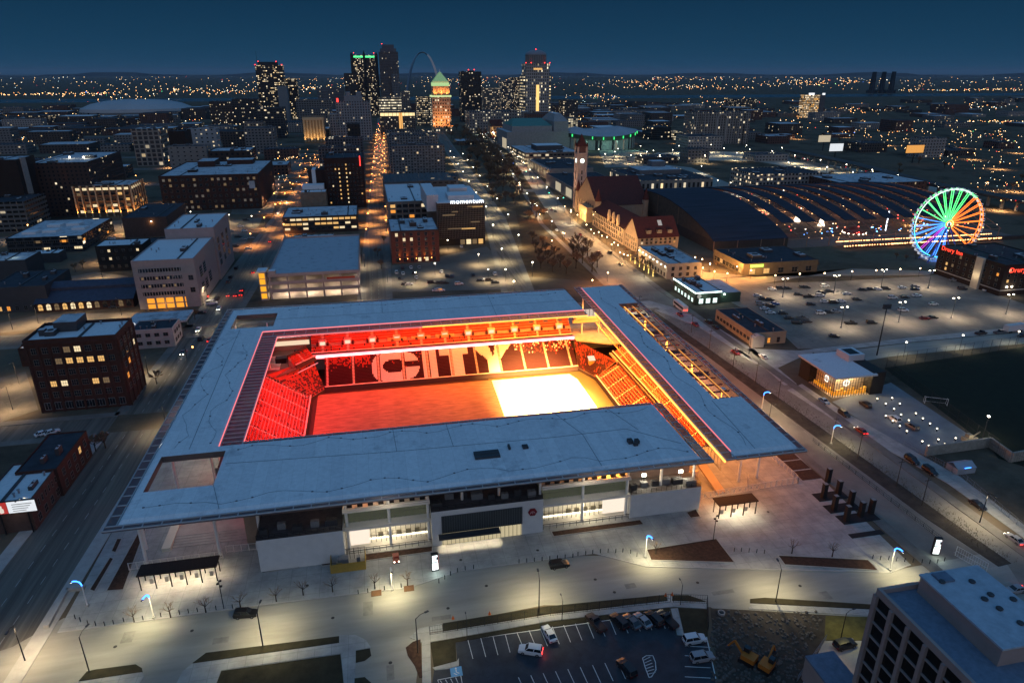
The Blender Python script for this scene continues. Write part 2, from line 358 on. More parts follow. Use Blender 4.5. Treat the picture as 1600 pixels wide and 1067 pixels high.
# ------------------------------------------------------------------ the stadium
def stadium():
    T = thing('stadium', 'large white roofed football stadium glowing red and orange around its pitch', 'stadium')
    TURF = M('turf_cover', (.26, .155, .10), .95, var=.5, scale=1., stretch=(.18, .9, 1), joint=(5.6, 200, .02, .9))
    # mown stripes in the turf
    SEATR = M('red_seat', (.42, .055, .026), .5, var=0); SEATD = M('maroon_seat', (.05, .008, .012), .5, var=0); SEATW = M('white_seat', (.80, .76, .74), .5, var=0)
    PANEL = M('dark_roof_glazing', (.05, .065, .085), .25, var=.15, spec=.5); RIB = M('roof_rib', (.40, .43, .46), .5, var=.1)
    nt = PANEL.node_tree; N_t = nt.nodes.new('ShaderNodeBsdfTranslucent'); N_t.inputs[0].default_value = (.35, .33, .38, 1); N_m = nt.nodes.new('ShaderNodeMixShader'); N_m.inputs[0].default_value = .45
    nt.links.new(nt.nodes['Principled BSDF'].outputs[0], N_m.inputs[1]); nt.links.new(N_t.outputs[0], N_m.inputs[2]); nt.links.new(N_m.outputs[0], nt.nodes['Material Output'].inputs['Surface'])
    SOFF = M('soffit', (.13, .10, .09), .7, var=.1); PINK = E('lit_edge_pink', (1, .22, .24), 1.2); RIBBON = M('led_ribbon_glow', (.02, .02, .02), var=0, emit=(1, .20, .19), es=15)
    RIBBLU = M('led_ribbon_cool', (.02, .02, .02), var=0, emit=(.75, .85, 1), es=5)
    AMBER = E('lit_edge_amber', (1, .42, .07), 3.2); AMBERD = E('lit_edge_amber_dim', (1, .40, .07), 1.2)
    z0, z1 = 16.4, 18.0
    inh = lambda x, y, h: h[0] < x < h[1] and h[2] < y < h[3]
    H1 = (4.2, 19, 13, 28.4); H2 = (5, 20, 119.5, 134.5); H3 = (150.3, 159, 30.7, 118.5); SHX = .030
    def shear(q):
        q.v = [(p[0]+SHX*p[1], p[1], p[2]) for p in q.v]; return q
    def fm(x, y):
        if inh(x, y, H1) or inh(x, y, H2): return False
        return (3 < x < 132.5 and 3 < y < 31) or (3 < x < 17 and 31 <= y < 114) or (3 < x < 138 and 114 <= y < 141.5)
    mb = MB(); mb.cells([3, 4.2, 5, 17, 19, 20, 132.5, 138], [3, 13, 28.4, 31, 114, 119.5, 134.5, 141.5], fm, z0, z1, 1, 0)
    # the roof edge folds down towards the brim
    for a, b, c, d in (((3, 3), (132.5, 3), (133.2, 1.6), (2.2, 1.6)), ((3, 141.5), (3, 3), (2.2, 1.6), (2.2, 143))):
        mb.face([(*d, 17.5), (*c, 17.5), (*b, z1+.004), (*a, z1+.004)], 0)
    roof = mb.build('roof', [STAD, SOFF], T)
    mb = MB(); mb.cells([141.4, 150.3, 158.6], [3, 30.7, 118.5, 143.2], lambda x, y: not inh(x, y, H3), z0, z1, 1, 0); mb.face([(140.8, 1.2, 17.5), (159.2, 1.2, 17.5), (158.6, 3, z1+.004), (141.4, 3, z1+.004)], 0)
    roof2 = shear(mb).build('roof', [STAD, SOFF], T)
    # dark glazed brims with their ribs, all round the roof plates
    def brim(x0, x1, y0, y1, along, n, z=17.5, sh=False):
        q = MB(); q.box(x0, x1, y0, y1, z-.25, z, 0, None, 'd')
        for i in range(n+1):
            k = i/n
            if along == 'x': X = x0+(x1-x0)*k; q.box(X-.09, X+.09, y0, y1, z, z+.22, 1)
            else: Y = y0+(y1-y0)*k; q.box(x0, x1, Y-.09, Y+.09, z, z+.22, 1)
        if along == 'x':
            for Y in (y0+.08, y1-.08): q.box(x0, x1, Y-.08, Y+.08, z+.003, z+.3, 1)
        else:
            for X in (x0+.08, x1-.08): q.box(X-.08, X+.08, y0, y1, z+.003, z+.3, 1)
        return (shear(q) if sh else q).build('brim', [PANEL, RIB], T)
    brim(-.2, 135.4, -.1, 1.55, 'x', 36); brim(-.2, 2.15, 1.6, 144, 'y', 38); brim(2.2, 138, 141.6, 144, 'x', 36); brim(133.3, 135.4, 1.6, 32, 'y', 8)
    brim(17.05, 22.4, 31.05, 109.3, 'y', 34); brim(17.05, 137.9, 109.4, 113.95, 'x', 32); brim(22.5, 132.5, 31.1, 32.6, 'x', 30)
    brim(138.6, 141.35, .1, 145, 'y', 44, sh=True); brim(141.4, 160.5, -.1, 1.15, 'x', 6, sh=True); brim(158.65, 160.5, 1.2, 145, 'y', 40, sh=True)
    # inner roof lips; the bowl light they catch is painted on as glow
    for n, bx, mt in (('lit_edge', (17, 138, 113.8, 114.02, 17.6, 18.15), PINK), ('lit_edge', (16.86, 17.1, 31, 113.8, 18.0, 18.12), PINK), ('lit_edge', (22.35, 22.6, 32.6, 109.2, 17.2, 17.45), PINK), ('lit_edge', (22.6, 74, 109.1, 109.35, 17.15, 17.4), PINK), ('lit_edge', (74, 138, 109.1, 109.35, 17.15, 17.4), AMBER),
                      ('lit_edge', (141.25, 141.4, 3, 143, 17.9, 18.1), PINK), ('lit_edge', (138.35, 138.6, 0, 112, 16.9, 17.35), AMBER)):
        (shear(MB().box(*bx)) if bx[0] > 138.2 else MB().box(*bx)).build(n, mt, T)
    # seams, lightning cable and small fittings lying on the membrane
    DK = M('roof_cable', (.13, .15, .17), .7, var=0)
    q = MB(); rr = random.Random(3)
    def run(p, w=.10, z=z1+.03):
        for a, b in zip(p, p[1:]): q.bar((*a, z), (*b, z), w, .05)
    run([(3.5, 20), (19, 20.5)][:0] or [(20, 22), (60, 19.5), (100, 18.5), (120, 19), (131, 9)])
    run([(60, 31), (60.5, 19.5)]); run([(74, 31), (74.5, 19)]); run([(104, 31), (108, 18.6), (108, 3)]); run([(119, 31), (123, 18)])
    run([(10, 31), (9, 80), (8.6, 118)]); run([(20, 127), (80, 126.5), (138, 127)]); run([(60, 141), (60, 126.8)]); run([(104, 141), (103, 114)]); run([(19, 13), (22, 3)]); run([(150, 30), (148, 3)])
    for path in ([(22+i*3.1, 28.5+1.2*math.sin(i*1.1)+rr.uniform(-.5, .5)) for i in range(36)], [(6+i*3.2, 6.2+1.4*math.sin(i*.9)+rr.uniform(-.6, .6)) for i in range(40)],
                 [(6+2*math.sin(i*.8)+rr.uniform(-.7, .7), 32+i*3.1) for i in range(26)], [(13+1.8*math.sin(i*.7+1)+rr.uniform(-.7, .7), 33+i*3.1) for i in range(24)], [(24+i*3.4, 137.5+1.2*math.sin(i)) for i in range(33)], [(146.5+1.2*math.sin(i*.8)+.03*(5+i*3.2), 5+i*3.2) for i in range(42)]):
        run(path, .05)
        for p in path:
            if rr.random() < .45: q.box(p[0]-.22, p[0]+.22, p[1]-.16, p[1]+.16, z1, z1+.16)
    q.build('roof_cable', DK, T)
    for cx, cy, w, d, h in ((82, 13.2, 6.2, 3.2, .5), (88, 15.5, .5, 1.8, .7), (118.5, 12, 1.2, 1.6, .9), (120.2, 11.6, 1, 1.4, .9), (119.4, 10.4, 1.1, .8, .8), (92, 15, 1.4, 1.6, .5)):
        MB().box(cx-w/2, cx+w/2, cy-d/2, cy+d/2, z1, z1+h).box(cx-w/2+.15, cx+w/2-.15, cy-.12, cy+.12, z1+h, z1+h+.1).build('roof_unit', DGREY, T)
    # open beams in the slot of the right roof
    q = MB()
    for X in (152.4, 156): q.bar((X, 30.7, 16.8), (X, 118.5, 16.8), .45, .6)
    shear(q).build('roof_beam', M('amber_steel', (.5, .3, .14), .5, var=.1), T)
    RST = M('red_steel', (.22, .10, .09), .6, var=.2)
    for i in range(19):
        Y = 33+i*4.7; q = MB(); q.bar((150.3, Y, 16.5), (158.6, Y, 16.5), .3, .45)
        if i % 4 == 0: q.box(150.3, 158.6, Y-1.6, Y+1.6, 15.9, 16.1)
        shear(q).build('roof_beam', RST, T)
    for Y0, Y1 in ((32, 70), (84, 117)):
        shear(MB().box(152.3, 152.5, Y0, Y1, 17.12, 17.2)).build('lit_edge', AMBER, T)
        shear(MB().box(155.9, 156.1, Y0, Y1, 17.12, 17.2)).build('lit_edge', AMBERD, T)
    # columns
    def column(x, y, zb=0., zt=16.39, r=.38):
        q = MB(); q.tube((x, y, zb), (x, y, zt), r, r*.9, 10); q.box(x-.7, x+.7, y-.7, y+.7, zt-.3, zt-.02)
        q.build('column', WHITE, T)
    for x, y in ((.6, 17), (2.2, 11.4), (18.2, 11.2), (28, 9.5), (47.8, 6.9), (57.5, 6.6), (66.6, 6.6), (75, 8.2), (84, 8.2), (93.9, 6.6), (104.8, 6.6), (116.3, 6.6), (126, 8.2), (135.4, 9), (152.4, 15.2), (158.4, 16), (155, 28), (159, 40), (159.6, 62), (160.2, 84), (160.8, 106), (161, 128), (2.5, 40), (2.5, 62), (2.5, 84), (2.5, 106), (2.5, 128), (2.5, 139)):
        column(x, y)
    # --------- bowl: pit, pitch and stands
    MB().box(14.2, 165.8, 33.2, 141.8, -10.5, -10.05, 0, 0, 'd').build('pit_floor', M('pit_floor', (.035, .02, .018), .8, var=.2), T)
    q = MB(); q.box(14, 166, 141, 142, -10.4, .1); q.box(14, 15, 34, 141, -10.4, .1); q.box(165.2, 166, 34, 141, -10.4, .1); q.box(14, 166, 33, 34, -10.4, .1); q.build('pit_wall', CONC, T)
    MB().box(33.5, 101, 49, 116.2, -10.04, -9.95, 0, 0, 'd').build('pitch', TURF, T)
    MB().prism([(100, 46.2), (141.8, 46.2), (141.8, 108), (138.2, 117.8), (100, 118.2)], -10.05, -10.0).build('pitch_border', M('lit_border', (.10, .085, .04), .9, var=.1), T)  # glow on the right surround painted as a paler border
    q = MB(); q.prism([(99.2, 50), (134.2, 50), (135, 52), (135, 110), (133.2, 115.6), (101, 115.6)], -9.94, -9.80); q.build('growth_cover', M('white_turf_cover', (.86, .85, .82), .9, var=.04), T)
    def fan(A0, A1, B0, B1, rows, fn, mi=0):
        "a corner block whose rows run from one stand end to the other"
        S = MB(); Q = MB(); lp = lambda a, b, t: Vector(a).lerp(Vector(b), t)
        def pt(f, t, z=0): q = lp(lp(A0, A1, f), lp(B0, B1, f), t); return q+Vector((0, 0, z))
        for i in range(rows):
            f0, f1 = i/rows, (i+1)/rows; dz = Vector((0, 0, (A1[2]-A0[2])/rows)); up = lambda p, o: Vector((p.x, p.y, o.z))
            a, b, c, d = pt(f0, 0), pt(f0, 1), pt(f1, 1), pt(f1, 0)
            S.face([a, b, up(c, b), up(d, a)]); S.face([up(d, a), up(c, b), c, d])
            L = (b-a).length; n = max(3, int(L/.5))
            for k in range(n):
                m = fn(k, i, rows)
                if m is None: continue
                t0, t1 = (k+.06)/n, (k+.94)/n; fm0, fm1 = f0+.25/rows, f0+.55/rows
                p, q, r, s = [up(pt(f, t), pt(f0, t)) for f, t in ((fm0, t0), (fm0, t1), (fm1, t1), (fm1, t0))]; h = Vector((0, 0, .36)); g = Vector((0, 0, .8))
                Q.face([p+h, q+h, r+h, s+h], m); Q.face([p, q, q+h, p+h], m); Q.face([s+h, r+h, r+g, s+g], m)
        S.face([pt(0, 0), pt(0, 1), pt(0, 1, -1.3), pt(0, 0, -1.3)][::-1], 1)
        st = S.build('stand', [M('stand_concrete', (.34, .25, .22), .8, var=.15), M('stand_front_wall', (.06, .03, .03), .7, var=.1)], T)
        o = Q.build('seat_rows', [SEATD, SEATR, SEATW], st); o['kind'] = 'stuff'
    def stand(org, ang, L, rows, run_, rise, aisles, seatfn, zb, seatw=.47, front=1.1, fw=None, conc=None):
        "rows of seats stepping up; u runs along the front, v goes back"
        S = MB(); S.box(0, L, -.35, 0, -10.05-zb if fw is None else -fw, front-.2, 1)
        for i in range(rows): S.box(0, L, i*run_, (i+1)*run_, -2.5 if i*rise > 2.5 else -1.2, i*rise, 0, 0, 'd')
        S.box(0, L, rows*run_, rows*run_+.3, -1, rows*rise+.9, 1); S.box(0, L, -.42, .05, front-.2, front, 2)
        st = S.build('stand', [conc or M('stand_concrete', (.34, .25, .22), .8, var=.15), M('stand_front_wall', (.06, .03, .03), .7, var=.1), M('stand_rail', (.7, .6, .55), .6, var=0)], T, (org[0], org[1], zb), ang)
        Q = MB(); n = int(L/seatw)
        for i in range(rows):
            for k in range(n):
                u = (k+.5)*seatw
                if any(abs(u-a) < .58 for a in aisles): continue
                mi = seatfn(u, i, rows)
                if mi is None: continue
                y = i*run_+run_*.30; z = i*rise
                Q.box(u-seatw*.45, u+seatw*.45, y, y+run_*.34, z, z+.34, mi, None, 'dlrb'); Q.box(u-seatw*.45, u+seatw*.45, y+run_*.34, y+run_*.5, z, z+.74, mi, None, 'd')
        o = Q.build('seat_rows', [SEATD, SEATR, SEATW], st); o['kind'] = 'stuff'
        A = MB()
        for a in aisles:
            for i in range(rows):
                A.box(a-.4, a+.4, i*run_+.02, (i+1)*run_, i*rise, i*rise+.10, 0, 0, 'd'); A.box(a-.4, a+.4, i*run_+run_*.5, (i+1)*run_, i*rise+.10, i*rise+rise*.5, 0, 0, 'd')
        A.build('aisle', M('aisle_concrete', (.62, .52, .46), .75, var=.1), st)
        return st
    rs = random.Random(5); X0 = 36.
    def letters(x, v):
        "the seats that spell the word, v from 0 at the front row to 1 at the top"
        if 54.2 <= x <= 73:
            cx, cy = 63.6, .5; du, dv = (x-cx)/9.4, (v-cy)/.5
            o = abs(du)**2.6+abs(dv)**2.6 < 1
            i_ = abs((x-63.2)/4.6)**2.4+abs((v-.52)/.21)**2.4 < 1
            slot = x > 63 and .46 < v < .62
            return o and not i_ and not slot
        if 74.6 <= x <= 80.3: return True
        if 81.4 <= x <= 93.4: return v > .74 or 85.4 <= x <= 91.0
        if 94.8 <= x <= 112.2:
            if v <= .46: return 101.0 <= x <= 106.2
            k = (v-.46)/.54; c = 103.6
            return (c-2.6-k*6.0 <= x <= c+.4-k*1.9) or (c-.4+k*1.9 <= x <= c+2.6+k*6.0) 
        return False
    def lower(u, i, rows):
        x = X0+u; v = i/(rows-1)
        if letters(x, v): return 2
        p = max(0, (v-.52)/.48)
        if x < 54 and rs.random() < p*1.1: return 1
        if x > 113 and rs.random() < p*.6: return 2 if rs.random() < .3 else 1
        if 54 < x < 74 and v > .4 and rs.random() < .03: return 1
        return 0
    ais = [1.0]+[11.0+i*9.85 for i in range(10)]
    stand((X0, 118.9), 0, 102, 22, .575, .375, ais, lower, -8.9, conc=M('dark_tread', (.055, .035, .035), .8, var=.1))
    red = lambda u, i, rows: 1
    gap = lambda u, i, rows: 1 if rs.random() < .86 else 0
    up = lambda u, i, rows: None if i in (3,) else (1 if (i > 3 or rs.random() < .9) else 0)
    stand((31, 131.9), 0, 108, 10, .94, .80, [4.5+i*9.85 for i in range(11)], up, .35, fw=1.2)
    MB().box(29.5, 140, 131.2, 131.9, -1.6, .1).build('upper_stand_fascia', SOFF, T)
    MB().box(31, 140, 131.0, 131.2, -.62, .02).build('led_ribbon', RIBBON, T); RE = E('ribbon_halo_pink', (1, .20, .24), 2.2); MB().box(31, 140, 131.02, 131.2, .03, .55).build('ribbon_halo', RE, T); MB().box(31, 140, 131.02, 131.2, -1.15, -.63).build('ribbon_halo', RE, T)  # pink strips paint the ribbon's halo above and below it
    q = MB(); q.bar((31, 131.0, -.3), (22.4, 121.4, -.3), .25, .8); q.build('led_ribbon', RIBBLU, T)
    q = MB(); q.bar((33.5, 129.0, -1.9), (26.5, 120.4, -1.9), .12, .25); q.build('lit_edge', PINK, T)
    # white-lit entrances and the boxes in the upper stand
    for i in range(11):
        x = 31+4.5+i*9.85
        q = MB(); q.box(x-1.5, x+1.5, 134.9, 136.6, 2.8, 4.9, 0); q.box(x-1.05, x+1.05, 134.84, 134.9, 3.1, 4.5, 1)
        q.box(x-2.4, x-1.5, 134.6, 136.4, 2.8, 3.9, 2); q.box(x+1.5, x+2.4, 134.6, 136.4, 2.8, 3.9, 2)
        q.build('stand_entrance', [M('entrance_shell', (.55, .46, .4), .7, var=.1), E('entrance_glow', (1, .82, .6), .9+.0*i), SEATD], T)
    for x in (60.2, 70, 79.9): 
        MB().box(x+1, x+8.8, 134.6, 135.6, 3.0, 4.0).build('press_desk', M('desk', (.62, .42, .2), .6, var=.05), T)
    # left end, its corner, and the right end
    stand((31.0, 42), math.radians(90), 70, 16, .93, .66, [3.2+i*9.4 for i in range(8)], gap, -8.9)
    fan((31.2, 112, -8.9), (16.5, 113, 1.4), (36, 118.9, -8.9), (31.5, 130.6, -.9), 15, lambda k, i, r: 1 if rs.random() < (.2+.8*i/r) else 0)
    stand((26.0, 120.5), math.radians(50), 10.5, 5, .75, .62, [5.2], lambda u, i, r: 1 if rs.random() < .85 else None, .5, fw=1.0)
    MB().prism([(15.5, 120.5), (24, 120.5), (30.6, 132), (30.6, 141), (15.5, 141)], -.3, .2).build('corner_terrace', M('terrace_floor', (.12, .08, .07), .7, var=.2), T)
    MB().prism([(15, 112.2), (18, 112.2), (27.5, 120.9), (15, 120.9)], -.5, .1).build('corner_terrace', M('terrace_floor', (.12, .08, .07)), T)
    MB().box(15.5, 31, 139.6, 140.0, .2, 5.5).build('terrace_wall', M('terrace_wall', (.28, .2, .16), .7, var=.1), T)
    MB().box(16.5, 30, 139.45, 139.6, 2.3, 4.2).build('terrace_window', M('terrace_glow', (.02, .02, .02), var=0, emit=(1, .74, .5), es=.9), T)
    q = MB(); q.box(18, 22, 126, 129, .2, 2.2); q.box(23, 25, 130, 131, .2, 1.3); q.box(24.5, 25, 133, 135, .2, 2.4); q.build('bar_counter', BLACK, T)
    for Y in (122, 128): MB().tube((16.5, Y, .2), (16.5, Y, 16.4), .3).build('column', WHITE, T)
    rbit = lambda u, i, r: 1 if rs.random() < .75 else 0
    stand((142.6, 47), math.radians(-90)+math.pi, 60, 19, .62, .42, [2+i*9.2 for i in range(7)], rbit, -8.9) if False else None
    def rstand(x, ya, yb, rows, run_, rise, zb, aisles):
        return stand((x, ya), math.radians(90), yb-ya, rows, -run_, rise, aisles, rbit, zb)
    # the right end: mirrored so that it steps up towards +x
    def endstand(x, ya, yb, rows, run_, rise, zb, aisles, fn, fw=None):
        return stand((x, yb), math.radians(-90), yb-ya, rows, run_, rise, aisles, fn, zb, fw=fw)
    endstand(142.4, 40, 108, 9, .95, .60, -8.9, [2.2+i*9.2 for i in range(8)], rbit)
    endstand(152.2, 38, 117, 10, .85, .62, -2.7, [6+i*11 for i in range(7)], red, 1.0)
    MB().box(151, 152.2, 38, 118, -3.6, -2.9).build('walkway', M('amber_floor', (.42, .34, .28)), T)
    fan((138, 118.9, -8.9), (139.5, 131, -.9), (142.4, 108, -8.9), (151, 110, -3.4), 13, lambda k, i, r: 1 if rs.random() < .1+.6*(i/r)**2 else 0)
    q = MB(); q.box(141.6, 143.8, 115.2, 117.0, -6.6, -4.6, 0); q.face([(141.3, 114.9, -4.5), (144.2, 114.9, -4.5), (144.2, 117.6, -3.4), (141.3, 117.6, -3.4)], 1); q.build('corner_entrance', [M('entrance_amber', (.6, .3, .08), .7, var=0), E('entrance_glow', (1, .82, .6), .9)], T)
    stand((132, 46.5), math.radians(180), 96, 18, .6, .42, [3+i*10 for i in range(10)], red, -8.9)
    # concourse floor, opening and bridge at the far right corner
    MB().prism([(139.5, 127), (152, 120.5), (165.2, 120.5), (165.2, 141), (139.5, 141)], -.4, .05).build('corner_terrace', M('amber_floor', (.42, .34, .28), .8, var=.1), T)
    q = MB(); q.box(139.8, 152, 133.6, 135, 5.2, 6.9); q.box(139.8, 152, 133.4, 133.6, 6.9, 8.0); q.build('concourse_bridge', M('bridge_panel', (.6, .42, .2), .6, var=.1), T)
    q = MB(); q.box(139.8, 153, 139, 139.4, 6.0, 9.2, 0)
    for i in range(8): q.box(140+i*1.7, 140.2+i*1.7, 138.9, 139, 6, 9.2, 1)
    q.build('bridge_glazing', [M('bridge_glow', (.02, .02, .02), var=0, emit=(.95, .82, .70), es=.6), BLACK], T)
    for x in (144, 151.6): MB().tube((x, 134.4, 0), (x, 134.4, 16.4), .34).build('column', WHITE, T)
    # amber wall under the right roof and railing on the concourse
    q = MB(); q.box(160.9, 161.2, 60, 140, 0, 7.5); q.build('concourse_wall', M('amber_wall', (.42, .25, .14), .8, var=.2), T)
    MB().box(141, 165, -.2+34, 141, -.05, .0).build('pit_edge', CONC, T) if False else None
    q = MB()
    for i in range(60): q.box(138.5, 138.6, 2+i*1.8, 2.1+i*1.8, 13.6, 16.6)
    q.box(138.45, 138.65, 2, 110, 16.5, 16.7); q.box(138.45, 138.65, 2, 110, 13.5, 13.7); shear(q).build('screen_railing', M('amber_rail', (.6, .38, .16), .5, var=0), T)
    # --------- front building under the near roof
    WALL = M('white_wall_panel', (.60, .60, .59), .7, var=.08, scale=.6); ROOM = M('lobby_wall', (.75, .72, .66), .8, var=.05); TERR = M('terrace_deck', (.10, .10, .11), .8, var=.3, scale=.8)
    CW = M('curtain_mullion', (.06, .06, .06), .5, var=0)
    MB().box(27.5, 136, 12.5, 13, 0, 16.38).build('rear_screen_wall', M('rear_screen_wall', (.22, .16, .14), .8, var=.2), T)
    def block(x0, x1, yb, zt, units):
        b = MB(); b.box(x0, x1, yb, 12.4, 0, zt, 0, 1, 'd'); w = b.build('wall', [WALL, TERR], T)
        r = MB()
        for X in [x0+.1+i*(x1-x0-.2)/14 for i in range(15)]: r.box(X-.04, X+.04, yb+.12, yb+.2, zt, zt+1.2)
        for Z in (zt+.4, zt+.8, zt+1.2): r.box(x0, x1, yb+.12, yb+.2, Z-.04, Z+.04); r.box(x1-.2, x1-.12, yb, 12, Z-.04, Z+.04); r.box(x0+.12, x0+.2, yb, 12, Z-.04, Z+.04)
        r.build('terrace_railing', BLACK, w)
        ru = random.Random(int(x0))
        for i in range(units):
            X = x0+1.5+(x1-x0-4)*i/max(1, units-1); Y = yb+1.6+ru.uniform(0, 3.5); s_ = ru.uniform(.8, 1.4)
            u = MB(); u.box(X-s_, X+s_, Y-s_*.6, Y+s_*.6, zt, zt+1.5)
            for k in (-.5, .5): u.lathe([(.42*s_, zt+1.5), (.42*s_, zt+1.62), (.3*s_, zt+1.62), (.3*s_, zt+1.53), (0, zt+1.53)], 10, (X+k*s_, Y))
            u.build('air_handler', M('unit_grey', (.20, .21, .22), .5, var=.2) if i % 2 else DGREY, w)
        return w
    block(28.3, 47, 3.0, 8.6, 5); block(117, 136, 5.4, 6.9, 6)
    wm = block(67.2, 94.2, 4.4, 9.6, 8)
    q = MB(); q.box(69.5, 89, 4.2, 4.38, 3.4, 8.2, 0)
    for i in range(34): q.box(69.6+i*.58, 69.72+i*.58, 4.05, 4.2, 3.4, 8.2, 1)
    q.build('louvre_panel', [M('louvre_dark', (.035, .045, .05), .35, var=.2, spec=.5), M('louvre_fin', (.09, .10, .11), .5, var=0)], T)
    q = MB(); q.box(69.5, 88.8, 4.25, 4.36, .2, 3.35, 0)
    for i in range(20): q.box(69.6+i*1.0, 69.7+i*1.0, 4.15, 4.25, .2, 3.35, 1)
    q.build('shop_front', [M('shop_glow', (.02, .02, .02), var=0, emit=(.95, .80, .48), es=.55), CW], T)
    q = MB(); q.box(68.6, 83.2, 1.9, 4.0, 3.2, 3.5); cn = q.build('entrance_canopy', DGREY, T)
    for i in range(5):
        x = 70+i*3.0
        MB().box(x-.3, x+.3, 2.4, 2.9, 3.08, 3.18).build('downlight', BULB_W, cn)
        lamp_light('downlight_beam', 'SPOT', (1, .82, .55), 700, T, (x, 2.65, 3.0), 74, .5, .15)
    q = MB(); q.lathe([(0, .0), (1.15, .0), (1.15, .14), (0, .14)], 6); e = q.build('club_emblem', M('emblem_red', (.20, .012, .02), .5, var=0), T, (91.5, 4.26, 6.4)); e.rotation_euler = (math.pi/2, 0, 0)
    q = MB()
    for i in range(10):
        a, b = math.pi*i/10, math.pi*(i+1)/10
        q.bar((.6*math.cos(a), .7*math.sin(a)-.45, .17), (.6*math.cos(b), .7*math.sin(b)-.45, .17), .09, .05)
    q.bar((-.55, -.1, .17), (.55, -.1, .17), .07, .05); q.bar((0, -.5, .17), (0, .25, .17), .07, .05)
    q.build('emblem_mark', M('emblem_pale', (.6, .42, .42), .5, var=0), e)
    def lobby(x0, x1, screen_left):
        b = MB(); b.box(x0, x1, 11.8, 12.3, .4, 11.2, 0); b.box(x0, x1, 6.2, 12.3, .1, .4, 1)
        for Z in (6.3, 11.2): b.box(x0, x1, 5.6, 12.2, Z, Z+.5, 0)
        w = b.build('lobby', [ROOM, M('lobby_floor', (.45, .43, .4), .4, var=.1)], T)
        c = MB(); n = int((x1-x0)/1.15)
        for i in range(n+1):
            X = x0+(x1-x0)*i/n; c.box(X-.05, X+.05, 8.2, 8.32, .4, 6.3); c.box(X-.05, X+.05, 8.2, 8.32, 6.8, 11.2)
        for Z in (2.4, 4.4, 8.4): c.box(x0, x1, 8.2, 8.3, Z-.05, Z+.05)
        c.build('curtain_wall', CW, w)
        g = MB(); g.box(x0, x1, 8.22, 8.26, 6.85, 11.15); g.build('upper_glazing', M('tinted_glazing', (.035, .045, .04), .1, var=.2, spec=.6, emit=(.62, .66, .40), es=.07, sample=False), w)
        s0, s1 = (x0+.4, x0+5.6) if screen_left else (x1-6.4, x1-.4)
        MB().box(s0, s1, 7.6, 7.8, .8, 5.6).build('lit_panel', M('lit_panel_glow', (.02, .02, .02), var=0, emit=(1, .84, .68), es=1.0), w)
        q = MB(); q.box(x0+6, x1-2 if screen_left else x1-7, 11.5, 11.7, 3.0, 3.35); q.box(x0+.5, x1-.5, 9.4, 9.7, .5, .75); q.build('ceiling_light', E('lobby_strip', (1, .90, .62), 3.0), w)
        q = MB(); a = x0+9 if screen_left else x0+1; q.box(a+3, a+9 if screen_left else a+7, 11.4, 11.6, 4.4, 5.9); q.build('wall_banner', M('banner_red', (.4, .02, .03), .7, var=.1), w)
        q = MB()
        for k in range(5): 
            X = x0+7.5+k*2.2; q.box(X, X+1.2, 10, 10.6, .4, 1.5)
        q.build('lobby_counter', M('counter', (.08, .07, .05), .5, var=.1), w)
        r = MB()
        for i in range(14): X = x0+.2+(x1-x0-.4)*i/13; r.box(X-.04, X+.04, 5.2, 5.28, 0.1, 1.5)
        r.box(x0, x1, 5.2, 5.28, 1.45, 1.55); r.build('front_railing', BLACK, w)
        # upper gallery behind the second slab
        q = MB(); q.box(x0, x1, 5.9, 6.0, 11.7, 12.1); q.build('gallery_parapet', ROOM, w)
        q = MB()
        for i in range(int((x1-x0)/2.4)): q.box(x0+1+i*2.4, x0+2.2+i*2.4, 7, 7.6, 11.7, 12.6)
        q.build('gallery_table', BLACK, w)
        lamp_light('lobby_lamp', 'AREA', (1, .84, .55), 1200, T, ((x0+x1)/2, 10, 6.1), size=.5).data.size = 7
        lamp_light('eave_fill', 'POINT', (1, .84, .62), 420, T, ((x0+x1)/2, 3.6, 14.5), size=.3); lamp_light('lobby_lamp_front', 'POINT', (1, .84, .55), 420, T, ((x0+x1)/2, 6.8, 4.8), size=.4)  # eave light added to brighten slabs and columns, no such fixture
    lobby(47.1, 67.1, True); lobby(94.3, 116.9, False)
    # orange-lit rear of the right gallery, white lamps on the right terrace
    lamp_light('gallery_lamp', 'POINT', (1, .33, .04), 4500, T, (112, 9.5, 15), size=.4); lamp_light('gallery_lamp', 'POINT', (1, .35, .12), 420, T, (52, 9.5, 15), size=.4); lamp_light('gallery_lamp', 'POINT', (1, .8, .5), 50, T, (61, 9.5, 15.6), size=.2)
    for x, z, p in ((121.5, 10.2, 900), (131.5, 10.0, 800)):
        MB().box(x-.5, x+.5, 8.4, 8.8, z-.35, z+.35).build('flood_lamp', BULB_W, T); MB().tube((x, 8.6, 6.9), (x, 8.6, z-.35), .07).build('lamp_post', BLACK, T); lamp_light('flood_beam', 'POINT', (1, .86, .60), p, T, (x, 8.0, z), size=.3)
    for x, y, z, p in ((45.5, 5, 14.6, 60), (56, 9, 15.9, 60)):
        MB().box(x-.3, x+.3, y-.2, y+.2, z, z+.15).build('flood_lamp', BULB_W, T); lamp_light('flood_beam', 'POINT', (1, .8, .5), p, T, (x, y, z-.3), size=.2)
    # corner plazas: low steps, fences
    FEN = M('white_fence', (.66, .62, .58), .6, var=.05)
